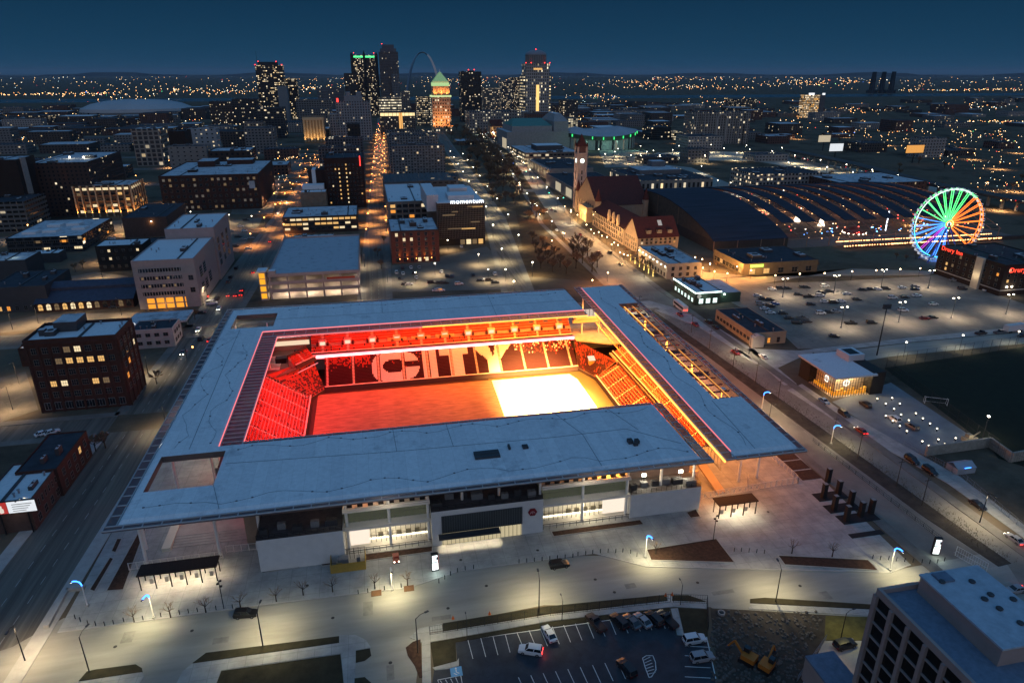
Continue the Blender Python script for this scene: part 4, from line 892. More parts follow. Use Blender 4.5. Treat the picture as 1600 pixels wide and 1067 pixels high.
# grey stepped office
G = M('mauve_panel', (.30, .255, .25), .8, var=.1, scale=.5)
S = site((204, 410), by=484, r=(306, 401), f=(320, 372)); T, B, h = bld('stepped_office', 'grey stepped five storey office with orange lit entrance hall', 'building', S, G, SNOW, .5, 1, trim=G)
for j, z in enumerate((6.6, 10.4, 14.2, 18)): 
    q = MB(); q.box(B[0]+2.5, B[0]+21, B[2]-.06, B[2]-.004, z, z+1.7, 0)
    for i in range(15): X = B[0]+3+i*1.25; q.box(X-.14, X+.14, B[2]-.16, B[2]-.06, z, z+1.7, 1)
    for i in range(14):
        if (i*7+j*5) % 9 < 2 and j in (1, 2): q.box(B[0]+3.2+i*1.25, B[0]+4.1+i*1.25, B[2]-.1, B[2]-.07, z+.2, z+1.4, 2)
    q.build('window', [GLASS, G, LITD], T)
q = MB(); q.box(B[0]+3, B[0]+21, B[2]-.08, B[2]-.004, .2, 5.2, 0)
for i in range(5): X = B[0]+3.4+i*4.2; q.box(X-.35, X+.35, B[2]-.8, B[2]-.08, 0, 5.4, 1)
q.box(B[0]+3, B[0]+21, B[2]-.12, B[2]-.08, 2.4, 2.9, 1)
q.build('entrance', [M('entrance_orange_glow', (.02, .02, .02), var=.6, scale=.5, emit=(1, .36, .03), es=1.1), G], T)
lamp_light('entrance_lamp', 'POINT', (1, .5, .15), 300, T, (B[0]+12, B[2]-3, 3), size=.4)
for z in (13, 7): windows(T, 'F', (B[0]+23.5, B[1], 0, 0) if False else (B[1]-5, B[1], B[2], B[3]), z, z+3, 1, 1, 2, 2.2, lit=0, m0=.5, m1=.5)
q = MB()
for k, (Y, z) in enumerate(((8, 4), (8, 12), (16, 4), (16, 12), (25, 5))): q.box(B[1]+.004, B[1]+.1, B[2]+Y, B[2]+Y+5, z, z+5.5, 0); [q.box(B[1]+.1, B[1]+.16, B[2]+Y, B[2]+Y+5, z+1.3*i, z+1.3*i+.2, 1) for i in range(5)]
q.build('window', [GLASS, G], T)
S2 = (S[0]+4, S[1]+1, S[3], S[3]+42, S[4]+5); T2, B2, h2 = bld('office_rear_block', 'taller rear block of the grey stepped office with plain walls', 'building', S2, G, SNOW, .5, 2, trim=G)
q = MB()
for i in range(3): q.box(B2[1]+.004, B2[1]+.1, B2[2]+4+i*12, B2[2]+9+i*12, 6, 22, 0); [q.box(B2[1]+.1, B2[1]+.16, B2[2]+4+i*12, B2[2]+9+i*12, 6+4*k, 6.8+4*k, 1) for k in range(5)]
q.build('window', [GLASS, G], T2)
# long hall with a pitched dark roof and arched lit windows
a = at(58, 489); b_ = at(208, 482); x0, x1, y0 = a[0], b_[0], a[1]
T = thing('long_hall', 'long low hall with dark pitched roof and arched lit windows', 'building', ((x0+x1)/2, y0+10, 0)); L = (x1-x0)/2; FOOT.append((x0, x1, y0, y0+24))
MB().box(-L, L, -10, 12, 0, 4.6, 0, 0, 'td').build('wall', DBRICK, T)
q = MB(); NAVY = M('slate_roof', (.045, .055, .085), .7, var=.3, scale=.6)
q.face([(-L-.5, -10.6, 4.5), (L+.5, -10.6, 4.5), (L+.5, -2, 8), (-L-.5, -2, 8)]); q.face([(-L, -2, 9.4), (L, -2, 9.4), (L, 3, 11.4), (-L, 3, 11.4)]); q.face([(-L, 3, 11.4), (L, 3, 11.4), (L, 12.5, 4.5), (-L, 12.5, 4.5)]); q.face([(-L, -2, 8), (L, -2, 8), (L, -2, 9.4), (-L, -2, 9.4)])
for X in (-L, L): q.face([(X, -10, 4.5), (X, 12, 4.5), (X, 3, 11.3), (X, -2, 9.3), (X, -2, 8)], 1)
q.build('roof', [NAVY, DBRICK], T)
def arch_window(w, h, pane):
    q = MB(); pts = [(-w/2, 0), (w/2, 0), (w/2, h*.65)]+[(w/2*math.cos(t), h*.65+h*.35*math.sin(t)) for t in [math.pi*k/6 for k in range(1, 6)]]+[(-w/2, h*.65)]
    q.face([(x, -.03, z) for x, z in pts], 0); q.box(-w/2-.1, -w/2, -.1, 0, 0, h*.65, 1); q.box(w/2, w/2+.1, -.1, 0, 0, h*.65, 1); q.box(-.05, .05, -.06, -.031, 0, h*.95, 1); q.box(-w/2, w/2, -.06, -.031, h*.45, h*.52, 1)
    return q.mesh('window', [pane, BLACK])
aw = [arch_window(2.0, 3.0, m) for m in (LITW, LITC, GLASS, LITD)]
for i in range(12): put('window', aw[(0, 1, 3, 0, 1, 0, 1, 3, 2, 2, 3, 2)[i]], T, (-L+2+i*(2*L-4)/11, -10.02, 1))
S = site((148, 386), by=425, r=(230, 377), d=16); T, B, h = bld('black_brick_block', 'small black two storey block behind the long pitched hall', 'building', S, M('black_brick', (.02, .018, .018), .9), SNOW, .4, 1); windows(T, 'F', B, .6, h-.3, 6, 3, 1.3, 1.4, pattern=lambda i, j: (i, j) in ((1, 1), (1, 2), (5, 2)), litmats=[LITC])
S = site((8, 374), by=398, r=(122, 372), f=(182, 341)); T, B, h = bld('skylight_warehouse', 'wide dark warehouse with snow covered skylight boxes on its roof', 'building', S, facade('wf_dark', (.035, .035, .04), 5, 3.6, .8, .5, .05), SNOWP, .5, 0)
for fx, fy in ((.2, .25), (.45, .3), (.35, .62), (.6, .66), (.8, .4)):
    X = B[0]+(B[1]-B[0])*fx; Y = B[2]+(B[3]-B[2])*fy; q = MB(); q.prism([(-4, -3), (4, -3), (5, 3), (-4, 3)], 0, 1.6); q.build('skylight', SNOW, T, (X, Y, h))
windows(T, 'F', B, .5, h-.4, 11, 2, 4.6, 1.5, pattern=lambda i, j: (i, j) in ((4, 1), (8, 1), (5, 0), (10, 0)), mull=(3, 0), seed=3); windows(T, 'R', B, .5, h-.4, 12, 2, 3.4, 1.5, mull=(2, 0), lit=.05)
S = site((45, 398), by=412, r=(95, 394), d=10); T, B, h = bld('pale_shed', 'pale roofed shed in front of the skylight warehouse', 'building', S, DGREY, SNOW, .3, 1)
S = site((-25, 410), by=440, r=(48, 402), d=20); T, B, h = bld('flat_roof_store', 'dark flat roofed store at the left picture edge with one bright roof lamp', 'building', S, DGREY, SNOWP, .4, 1); lamp_light('roof_lamp', 'POINT', (.8, 1, .85), 120, T, (2, -3, h+2), size=.3)
S = site((-20, 452), by=490, r=(70, 447), d=30); T, B, h = bld('low_depot', 'low black depot left of the long pitched hall', 'building', S, DGREY, TAR, .4, 3); windows(T, 'F', B, .5, 3.5, 6, 1, 1.4, 2, lit=.3)
S = site((190, 342), by=372, r=(262, 338), f=(275, 318)); T, B, h = bld('brick_garage', 'brown windowless brick block lit by one wall lamp', 'building', S, BRICK, TAR, .4, 1); MB().box(-.4, .4, -.35, 0, -.2, .2).build('wall_lamp', BULB_W, T, (4, B[2], h-2.5)); lamp_light('wall_lamp_beam', 'POINT', (1, .55, .18), 300, T, (4, B[2]-1, h-3), size=.2)
# uplit column office
S = site((113, 293), by=340, r=(206, 289), f=(224, 281)); T, B, h = bld('uplit_office', 'small office block with orange uplit piers and glowing top windows', 'building', S, M('umber_wall', (.12, .07, .04), .8, var=.2), SNOWP, .8, 3)
for fc, n, c in (('F', 8, 1), ('R', 6, 1)):
    for i in range(n+1):
        q = MB(); q.box(-.45, .45, -.6, 0, 0, h+.4); q.box(-.6, .6, -.8, -.002, h-.6, h+.9)
        if fc == 'F': o = q.build('pier', M('uplit_pier', (.5, .38, .24), .8, var=.1), T, (B[0]+(B[1]-B[0])*i/n, B[2], 0)); lp = (B[0]+(B[1]-B[0])*i/n, B[2]-1.5, .6)
        else: o = q.build('pier', M('uplit_pier', (.5, .38, .24), .8), T, (B[1], B[2]+(B[3]-B[2])*i/n, 0), math.pi/2); lp = (B[1]+1.5, B[2]+(B[3]-B[2])*i/n, .6)
        lamp_light('pier_uplight', 'SPOT', (1, .40, .10), 15000, T, lp, 40, .8, .15, rot=(math.radians(176), 0, 0) if fc == 'F' else (math.radians(180), math.radians(4), 0))
windows(T, 'F', B, h-3.2, h-.4, 8, 1, 3.8, 1.9, lit=1, mull=(3, 0), litmats=[LITC]); windows(T, 'F', B, 2, h-3.4, 8, 4, 3.2, 2, lit=.4, mull=(2, 0), litmats=[LITC, LITD, LITW]); windows(T, 'R', B, h-3.2, h-.4, 6, 1, 2.6, 1.9, lit=.8, litmats=[LITC]); windows(T, 'R', B, 2, h-3.4, 6, 4, 2.4, 2, lit=.3)
# big dark brick mill
S = site((247, 277), by=331, r=(404, 272), f=(432, 251)); T, B, h = bld('brick_mill', 'huge dark brick mill with snowy roof and long rows of windows', 'building', S, DBRICK, SNOWP, .8, 5, trim=DBRICK, unitmat=BLACK)
q = MB(); q.box(-20, -6, 10, 34, h, h+5, 0, 1); q.box(2, 24, 24, 40, h, h+4, 0, 1); q.build('penthouse', [DBRICK, SNOWP], T)
windows(T, 'F', B, .6, h-.6, 16, 6, 1.9, 2.0, lit=.25, mull=(1, 1), litmats=[LITD, LITD, M('window_faint', (.02, .02, .02), var=0, emit=(.5, .42, .34), es=.22, sample=False)], seed=8)
q = MB(); q.box(B[1]-8, B[1]-3.5, B[2]-.2, B[2]-.15, h-11, h-5); q.build('wall_sign', M('pale_sign', (.4, .42, .45), .6, var=.3, scale=.6), T)
# dark tall blocks at the far left
S = site((-30, 252), by=352, r=(28, 250), d=30); T, B, h = bld('dark_tower_block', 'dark apartment block with pale end wall at the left picture edge', 'building', S, M('soot_brick', (.028, .018, .015), .9), SNOWP, .6, 2); q = MB(); q.box(B[1]+.004, B[1]+.5, B[2]+6, B[2]+14, 0, h+1); q.build('stair_wall', STONE, T)
S = site((40, 257), by=340, r=(150, 250), f=(165, 238)); T, B, h = bld('brown_tower_block', 'wide brown brick tower block with bright lamps on its pale roof', 'building', S, facade('brown_block', (.05, .026, .02), 3.2, 3, .4, .5, .04), SNOWP, .7, 3); [MB().box(-.5, .5, -.5, .5, 0, 1).build('roof_lamp', BULB_W, T, (x, y, h+.8)) for x, y in ((-2, -8), (9, -10), (13, -6))]; [lamp_light('roof_lamp_beam', 'POINT', (1, .95, .7), 500, T, (x, y, h+3), size=.3) for x, y in ((-2, -8), (11, -9))]
S = site((-25, 318), by=365, r=(45, 313), f=(78, 303)); T, B, h = bld('ribbed_garage', 'open sided grey parking block left of the uplit office', 'building', S, facade('ribbed', (.10, .10, .10), 4, 3.2, .8, .5, .03, glass=(.01, .01, .01)), TAR, .5, 2)
# ---- bottom left row with the lit advertising board
S = site((-30, 700), by=840, r=(82, 689), f=(132, 676)); T, B, h = bld('black_roof_row_house', 'two storey brick row building with black roof beside the left street', 'building', (S[0]-4, at(132, 678, 8)[0], at(80, 735, 8)[1], at(100, 677, 8)[1], 8), DBRICK, TAR, .4, 2); windows(T, 'R', B, .5, h-.5, 5, 2, 1.5, 1.9, lit=.1)
S = (at(-30, 780, 8)[0], at(98, 716, 8)[0], at(45, 785, 8)[1], at(95, 717, 8)[1], 7.5); T, B, h = bld('blue_roof_row_house', 'brick row building with pale snowy roof beside the left street', 'building', S, BRICK, SNOW, .5, 1); windows(T, 'R', B, 3.8, h-.3, 9, 1, .8, 1.7, lit=0, mull=(0, 1)); windows(T, 'R', B, .4, 3.6, 5, 1, 1.6, 2, lit=.1)
T = thing('advertising_board', 'glowing white and red advertising board above the bottom left roof', 'billboard', (at(24, 790, 7)[0], S[2]-.6, 0))
q = MB(); q.box(-5, 5.4, -.3, .2, 6.0, 9.4, 0); q.box(-4.9, -.9, -.36, -.3, 6.15, 9.25, 2); q.box(-.8, 5.3, -.36, -.3, 6.15, 9.25, 1); q.build('board', [BLACK, E('board_white', (.9, .95, 1), .85), E('board_red', (.85, .06, .05), .5)], T)
q = MB()
for i in range(4): q.box(.2, 4.6-i*.5, -.4, -.361, 8.4-i*.6, 8.55-i*.6)
q.build('board_lines', M('board_ink', (.2, .2, .22), .7, var=0), T)
q = MB()
for X, c in ((-3.6, 0), (-2.2, 1)): q.lathe([(0, 6.4), (.5, 6.5), (.55, 7.4), (.25, 7.8), (.3, 8.3), (0, 8.6)], 8, (X, -.2), c)
q.build('board_figure', [E('figure_teal', (.1, .5, .55), .7), E('figure_white', (.9, .8, .7), .8)], T)
for X in (-3, 3): MB().tube((X, 0, 0), (X, 0, 6.2), .2).build('post', BLACK, T)
lamp_light('board_light', 'POINT', (1, .8, .6), 60, T, (0, -2, 5.5))
# ---- tower at the bottom right corner
S = (131.4, 148.4, -93, -59.3, 30.0); CR = M('precast_concrete', (.30, .245, .23), .85, var=.12)
T, B, h = bld('concrete_tower', 'concrete office tower with deep dark windows and big roof plant room', 'building', S, M('tower_glass', (.012, .010, .010), .25, var=.2), M('navy_roof', (.13, .17, .23), .8, var=.25, scale=1), .9, 0, trim=CR, over=.25)
q = MB()
for i in range(11): Y = B[2]+(B[3]-B[2])*i/10; q.box(B[0]-.55, B[0]-.003, Y-.30, Y+.30, 0, h-.35)
for i in range(9): X = B[0]+(B[1]-B[0])*i/8; q.box(X-.42, X+.42, B[3]+.003, B[3]+.55, 0, h-.35)
for k in range(11): Z = .3+k*2.72; q.box(B[0]-.32, B[0]-.003, B[2], B[3], Z-.11, Z+.11); q.box(B[0], B[1], B[3]+.003, B[3]+.32, Z-.16, Z+.16)
q.build('facade_grid', CR, T)
q = MB(); X0, X1, Y0, Y1 = B[0]+6.0, B[1]-.8, B[3]-15.6, B[3]-.9; q.box(X0, X1, Y0, Y1, h+.05, h+3.0, 0, 0); q.box(X0-.2, X1+.2, Y0-.2, Y1+.2, h+3.0, h+3.3, 1); pr_ = q.build('plant_room', [CR, M('blue_roof', (.34, .40, .46), .8, var=.2, scale=.8)], T)
for i, (fx, fy) in enumerate(((.18, .86), (.62, .8), (.66, .6), (.5, .56), (.55, .42), (.9, .5), (.82, .25), (.6, .22))):
    q = MB(); q.lathe([(.42, 0), (.5, .2), (.4, .3), (0, .32)], 12); o = q.build('roof_fan', DGREY, pr_, (X0+(X1-X0)*fx, Y0+(Y1-Y0)*fy, h+3.3))
q = MB(); q.box(-1, 1.4, -1, 1, 0, 2.6); q.build('stair_head', M('navy_roof', (.13, .17, .23)), T, (B[0]+8.5, B[3]-.6+1.4-3, h+1.0))
a = at(1335, 1045, 5); T = thing('flat_annex', 'low dark annex roof at the foot of the concrete tower', 'building', (0, 0, 0)); MB().box(a[0]-1, S[0]-.6, a[1]-12, a[1]+4, 0, 5).build('wall', [CR], T); MB().box(a[0]-1.3, S[0]-.58, a[1]-12.2, a[1]+4.2, 5, 5.4).build('roof', M('navy_roof', (.13, .17, .23)), T)
# ---- middle: garage, offices
S = site((418, 430), by=468, r=(560, 424), f=(562, 367)); S = (*S[:4], 12); PG = M('garage_concrete', (.36, .31, .29), .85, var=.12)
x0, x1, y0, y1, h = S; FOOT.append((x0, x1, y0, y1)); T = thing('parking_garage', 'open sided parking garage with pale blue top deck behind the stadium', 'garage', ((x0+x1)/2, (y0+y1)/2, 0)); a, b, c, d = -(x1-x0)/2, (x1-x0)/2, -(y1-y0)/2, (y1-y0)/2
for k, z in enumerate((.05, 4.0, 8.0, 12.0)):
    q = MB(); q.box(a, b, c, d, z-.4 if z > 1 else 0, z, 0, 1 if k == 3 else 0)
    if k: q.box(a-.15, b+.15, c-.2, c-.002, z-.5, z+1.0); q.box(b+.002, b+.2, c, d, z-.5, z+1.0); q.box(a-.2, a-.002, c, d, z-.5, z+1.0); q.box(a, b, d+.002, d+.2, z-.5, z+1)
    q.build('deck', [PG, roofmat('deck_snow', (.40, .43, .47), (.10, .12, .14), .46, .25)], T)
for i in range(6):
    for Y in (c+.4, c+14): MB().box(-.35, .35, -.35, .35, 0, 11.6).build('column', PG, T, (a+.6+(b-a-1.2)*i/5, Y, 0))
MB().box(a+1, b-1, c+15, c+15.4, 0, 11.6).build('inner_wall', M('garage_inner', (.45, .40, .36), .85, var=.1), T)
for z, e in ((3.3, 2600), (7.3, 700), (11.3, 250)):
    for X in (a+7, a+19, a+31, a+43): lamp_light('deck_lamp', 'POINT', (1, .78, .52), e, T, (X, c+7, z), size=.2); MB().box(-.5, .5, -.12, .12, 0, .12).build('deck_lamp_tube', BULB_W, T, (X, c+7, z+.15))
q = MB(); q.box(a+1, b-1, c-.06, c-.004, .3, 3.4); 
q = MB(); q.box(a+28, b-2, c-.26, c-.21, 8.9, 9.9); q.build('red_banner', M('orange_banner', (.40, .06, .03), .7, var=.1), T)
for X, w in ((a-2.6, 3.4),):
    q = MB(); q.box(X-1.6, X+1.8, c-1, c+5, 0, 14.4); q.box(X-2.2, X+2.2, c-1.6, c+5.4, 14.4, 15, 1); t_ = q.build('stair_tower', [PG, SNOW], T)
    for z in (1, 4.6, 8.2, 11.2): MB().box(X-1.3, X+1.3, c-1.12, c-1.01, z, z+2.6).build('stair_window', E('stair_orange', (1, .42, .02), 1.1), T)
    q = MB(); q.box(X+3.2, X+6.4, c-.5, c+3, 12.4, 14.6, 0, 1); q.build('lift_head', [PG, SNOW], T)
S = site((441, 341), by=366, r=(558, 334), f=(560, 321)); T, B, h = bld('strip_window_office', 'low office with three bright strips of lit windows behind the garage', 'building', S, M('umber_panel', (.06, .038, .03), .8), SNOWP, .5, 3); h3 = h
for j in range(3):
    windows(T, 'F', B, h-2.6-j*3.2, h-.6-j*3.2, 12, 1, 3.4, 1.5, lit=(.95, .8, .4)[j], mull=(3, 0), m0=.6, m1=.6, litmats=[LITC, LITC, LITW], seed=j+2)
S = site((469, 308), by=335, w=20, d=14); T, B, h = bld('snow_topped_block', 'small stepped block with snowy terraces beside the brown hotel', 'building', (S[0], S[1], S[2], S[3], S[4]+3), M('sand_wall', (.2, .16, .12), .8), SNOW, .5, 1); MB().box(B[0]+1, B[1]-2, B[3], B[3]+9, 0, h+4, 0, 0).build('rear_step', [SNOW], T)
S = site((506, 249), by=326, r=(567, 249), d=44); T, B, h = bld('brown_hotel', 'tall dark brown hotel with two lit columns of windows and red sign', 'building', S, M('hotel_brown', (.035, .017, .014), .9), TAR, .8, 2); windows(T, 'F', B, 3, h-3, 10, 10, 1.0, 1.3, mull=(0, 0), pattern=lambda i, j: (i in (3, 5) and (i*3+j*7) % 9 > 0) or (i*5+j*3) % 17 == 0, litmats=[LITW, LITC, LITW], seed=5)
q = MB(); q.box(B[1]-3, B[1]-2.2, B[2]-.5, B[2]-.1, h-6, h+2); q.build('red_sign', E('sign_red', (1, .05, .04), 2.4), T); MB().box(B[0]-14, B[0]-.1, B[2]+4, B[2]+20, 0, h-9, 0, 0).build('side_wing', [M('hotel_brown', (.035, .017, .014))], T); MB().box(B[0]-11, B[0]-8, B[2]+3.8, B[2]+19, h-22, h-8.6).build('pale_fin', SNOW, T)
# residential slabs
SL = facade('slab_balconies', (.135, .15, .165), 3.0, 2.8, .56, .62, .06, es=1.0, glass=(.03, .035, .042))
SLd = facade('slab_dark', (.07, .075, .09), 3.0, 2.8, .56, .6, .08, es=1.0)
for c_, t_, r_, lb, mt in (((612, 229), 590, (695, 228), 'nearest blue grey apartment slab with balcony grid, right of the middle street', SL), ((607, 213), 660, (686, 213), 'second blue grey apartment slab behind the nearest one', SL), ((604, 206), 720, (676, 206), 'farthest blue grey apartment slab of the right three', SL), ((497, 232), 580, (562, 231), 'dark apartment slab standing behind the brown hotel', SLd), ((508, 217), 650, (567, 216), 'dark apartment slab second behind the brown hotel', SLd)):
    S = site(c_, t=t_, r=r_, d=16); T, B, h = bld('apartment_slab', lb, 'apartment block', S, mt, TAR, .6, 3, group='long apartment slabs')
    if mt is SL:
        bm = MB(); bm.box(-1.3, 1.3, -.9, 0, 0, .15); bm.box(-1.3, 1.3, -.9, -.82, .15, 1.05); bal = bm.mesh('balcony', M('balcony_panel', (.20, .22, .24), .7, var=.15)); r2 = random.Random(int(t_))
        n = 0
        for j in range(int(h/2.8)-1):
            for i in range(int((B[1]-B[0])/6)):
                if n < 98 and (i+j) % 2: put('balcony', bal, T, (B[0]+4.5+i*6, B[2], 2.8*(j+1)+.4)); n += 1
# momentum block, grey offices, brick loft
S = (99.9, 130.5, 307.5, 375, 27.5); T, B, h = bld('glass_office', 'big gridded glass office with white illuminated roof lettering', 'building', S, M('office_glass', (.03, .026, .022), .2, var=.25), SNOW, .3, 0, trim=SNOW)
q = MB()
for i in range(31): X = B[0]+(B[1]-B[0])*i/30; q.box(X-.07, X+.07, B[2]-.12, B[2]-.003, 4.5, h)
for i in range(61): Y = B[2]+(B[3]-B[2])*i/60; q.box(B[0]-.12, B[0]-.003, Y-.07, Y+.07, 4.5, h)
for k in range(18): Z = 4.5+(h-4.5)*k/17; q.box(B[0], B[1], B[2]-.10, B[2]-.003, Z-.06, Z+.06); q.box(B[0]-.1, B[0]-.003, B[2], B[3], Z-.06, Z+.06)
q.build('mullion_grid', M('bronze_mullion', (.17, .14, .12), .5, var=0), T)
def strip(z, x, w, m, hh=1.0): MB().box(x, x+w, B[2]-.06, B[2]-.004, z, z+hh).build('lit_window_strip', m, T)
for z, x, w, m in ((h-3, 4, 9, LITD), (h-3.2, 7.5, 6.5, LITW), (h-8, -12, 8, LITD), (10.6, -9, 12, LITD), (10.3, 0, 9, LITW), (h-13, 6, 6, LITD), (h-6, -6, 4, LITD)): strip(z, x, w, m, .8)
for i, m in enumerate((LITD, LITC, LITD, LITW)): MB().box(-1+i*4, 2+i*4, B[2]-.1, B[2]-.005, .4, 3.6).build('shop_window', m, T)
q = MB(); q.box(B[0]-6, B[0]+1.5, B[2]+6, B[3]-10, h-6, h+4.5, 0, 1); q.build('curved_screen', [M('pearl_metal', (.5, .5, .52), .5, var=.1), SNOW], T)
q = MB(); q.box(-7, 10, B[2]+10, B[2]+26, h, h+3.0, 0, 1); q.box(-4, 8, B[2]+28, B[2]+44, h, h+5, 0, 1); q.box(-5, 8, B[2]+9.6, B[2]+10, h, h+1.5, 0, 1); q.build('penthouse', [M('pearl_metal', (.5, .5, .52)), SNOW], T)
lettering('momentum', 4.3, E('sign_white_bright', (.92, .95, 1), 2.4), T, (B[1]-.3, B[2]-.35, h-.5), 0, True)
S = site((608, 314), by=372, r=(668, 311), f=(672, 283)); S = (70.5, 100-.3, 372, 460, 18); T, B, h = bld('concrete_office', 'grey office with deep square windows and snowy roof beside the lettered glass office', 'building', S, M('buff_concrete', (.20, .17, .15), .85), SNOW, .6, 2); windows(T, 'F', B, 2, h-.8, 6, 4, 3.4, 2.3, lit=.05, mull=(3, 0), frame=M('buff_concrete', (.20, .17, .15))); MB().box(B[0], B[1]+30, B[3]+.1, B[3]+50, 0, h+2, 0, 0).build('rear_wing', [facade('rear_w', (.07, .07, .075), 5, 4, .6, .3, .02)], T)
S = site((610, 363), by=412, r=(685, 359), f=(682, 340)); T, B, h = bld('brick_loft', 'square red brick loft building with orange wall uplights and snowy roof', 'building', S, M('loft_brick', (.17, .055, .035), .9, var=.25, scale=.8), SNOWP, .6, 4, trim=BRICK)
windows(T, 'F', B, 3.6, h-.3, 6, 5, 1.5, 1.9, mull=(1, 1), pattern=lambda i, j: (i, j) in ((0, 4), (1, 3), (2, 3)), litmats=[LITC], frame=M('pale_frame', (.34, .22, .17), .7, var=0), seed=2); windows(T, 'F', B, .5, 3.2, 6, 1, 1.8, 2.2, pattern=lambda i, j: i in (3, 4), litmats=[LITC]); windows(T, 'L', B, 3.6, h-.3, 6, 5, 1.5, 1.9, lit=.05, frame=M('pale_frame', (.34, .22, .17)))
for X in (-9.5, -5, .2, 5, 9.2): MB().box(-.15, .15, -.3, 0, 0, .3).build('uplight', BULB_O, T, (X, B[2], 2.4)); lamp_light('uplight_beam', 'SPOT', (1, .42, .06), 1600, T, (X, B[2]-.45, 2.8), 45, .7, .08, rot=(math.radians(178), 0, 0))
rooftop_unit(T, 0, -4, h+.05, 4, 5, 2.5, BRICK)
# ---- right side near
S = (210.5, 229, 56.3, 76, 8.2); x0, x1, y0, y1, h = S; FOOT.append(S[:4]); T = thing('pavilion', 'flat roofed glass club pavilion glowing amber inside with two round emblems', 'building', ((x0+x1)/2, (y0+y1)/2, 0)); a, b, c, d = -(x1-x0)/2, (x1-x0)/2, -(y1-y0)/2, (y1-y0)/2
BK = M('black_cladding', (.018, .016, .016), .6, var=.2)
MB().box(a-1.2, b-3, c-1.2, d+.6, h-.6, h, 0, 1).build('roof', [M('pale_fascia', (.45, .47, .5), .6, var=0), SNOW], T)
MB().box(b-4, b+1, c-.2, d, 0, h+.2, 0, 0).build('dark_wing', [BK], T); MB().box(a-.2, a+5.8, d-6, d, 0, h-.62, 0, 0).build('dark_wall', [BK], T)
MB().box(b-6, b+.4, d-9, d-2, h+.01, h+2.4, 0, 1).build('roof_plant', [M('pale_fascia', (.45, .47, .5)), SNOW], T); MB().box(b-5, b-1, d-8, d-3, h+2.41, h+2.5).build('roof_fan', BLACK, T)
MB().box(a+.1, b-4, c+.1, d-.2, 0, .2, 0, 0).build('floor', M('amber_floor', (.42, .34, .28)), T); MB().box(a+2.6, b-4.2, c+3.4, d-6.2, .2, h-.7).build('core_wall', M('core_wall', (.6, .5, .36), .8, var=.3, scale=1), T)
q = MB()
for i in range(15): X = a+(b-4-a)*i/14; q.box(X-.06, X+.06, c, c+.12, .2, h-.6)
for i in range(13): Y = c+(d-6-c)*i/12; q.box(a, a+.12, Y-.06, Y+.06, .2, h-.6)
for i in range(4): q.box(a, a+.12, d-.1-i*.5 if False else d+.0, d+.1, .2, h-.6)
for Z in (2.6, 5.2, 7.3): q.box(a, b-4, c, c+.1, Z-.06, Z+.06); q.box(a, a+.1, c, d-6, Z-.06, Z+.06)
q.build('curtain_wall', BLACK, T)
q = MB()
for i in range(9):
    X = a+1+i*1.5; q.box(X, X+.9, c+1.2, c+1.8, .2, 1.6+(i % 3)*.5)
for i in range(7): Y = c+2+i*1.6; q.box(a+1.2, a+1.8, Y, Y+.9, .2, 1.5+(i % 2)*.6)
q.build('display_stand', M('display', (.6, .30, .06), .6, var=.2, emit=(1, .42, .03), es=.5), T)
for k, (px_, py_, rz) in enumerate(((a+5.2, c+.9, 0), (a+.9, c+5.5, -math.pi/2))):
    q = MB(); q.lathe([(1.25, 0), (1.25, .12), (0, .12)], 20); o = q.build('round_emblem', E('emblem_glow', (1, .90, .74), 1.9), T, (px_, py_, 5.0)); o.rotation_euler = (math.pi/2, 0, rz)
    q = MB(); q.lathe([(.8, .121), (.8, .16), (.62, .16), (.62, .121)], 16); q.bar((-.4, -.5, .14), (-.4, .5, .14), .12, .04); q.bar((.4, -.5, .14), (.4, .5, .14), .12, .04); q.bar((-.4, .1, .14), (.4, .1, .14), .12, .04); q.build('emblem_mark', M('emblem_rust', (.5, .12, .06), .6, var=0), o)
for X, Y in ((a+3, c+3), (a+9, c+3), (a+3, c+10)): lamp_light('pavilion_lamp', 'POINT', (1, .70, .34), 3200, T, (X, Y, h-1.2), size=.4)
lamp_light('pavilion_porch_lamp', 'POINT', (1, .74, .45), 260, T, (a+4, c-2.5, 3.2), size=.3)
# green and black diner with white light band
S = (209.2, 222.6, 160.6, 186, 6.2); T, B, h = bld('diner', 'black walled diner with bright white light band under its blue roof', 'building', S, M('diner_dark', (.03, .05, .035), .6, var=.2), SNOW, .3, 5); NEON = E('neon_white', (.75, 1, .95), 4.5)
MB().box(B[0]-.35, B[0]-.2, B[2]-.3, B[3]+.2, h-.3, h+.25).build('neon_band', NEON, T); MB().box(B[0]-.3, B[1], B[2]-.35, B[2]-.2, h-.3, h+.25).build('neon_band', NEON, T)
windows(T, 'L', B, .6, 3.2, 6, 1, 2.0, 1.9, lit=.9, litmats=[E('window_cool', (.75, 1, .92), 1.6)]); windows(T, 'F', B, .4, 3.4, 3, 1, 2.2, 2.4, lit=.8, litmats=[E('window_cool', (.75, 1, .92), 1.6)])
q = MB(); q.lathe([(0, 0), (1.1, 0), (1.1, .1), (0, .1)], 14); o = q.build('round_sign', M('pale_disc', (.7, .75, .7), .6, var=0), T, (B[0]+1.8, B[2]-.1, 4.4)); o.rotation_euler = (math.pi/2, 0, 0)
q = MB(); q.box(B[1]+.01, B[1]+11, B[2]+1, B[3]-2, 0, h-1.2, 0, 1); q.build('rear_wing', [M('diner_green', (.03, .06, .045), .7, var=.2), SNOWP], T)
for X, Y, p in ((B[0]-2.5, B[2]+6, 220), (B[0]-2.5, B[3]-6, 220), (B[0]+5, B[2]-2.5, 260), (B[1]+2, B[2]-1, 160)): lamp_light('diner_lamp', 'POINT', (.78, 1, .84), p, T, (X, Y, 4.2), size=.3)
MB().box(B[1]+1.8, B[1]+2.4, B[2]+.4, B[2]+.9, 4.2, 4.6).build('wall_lamp', BULB_C, T)
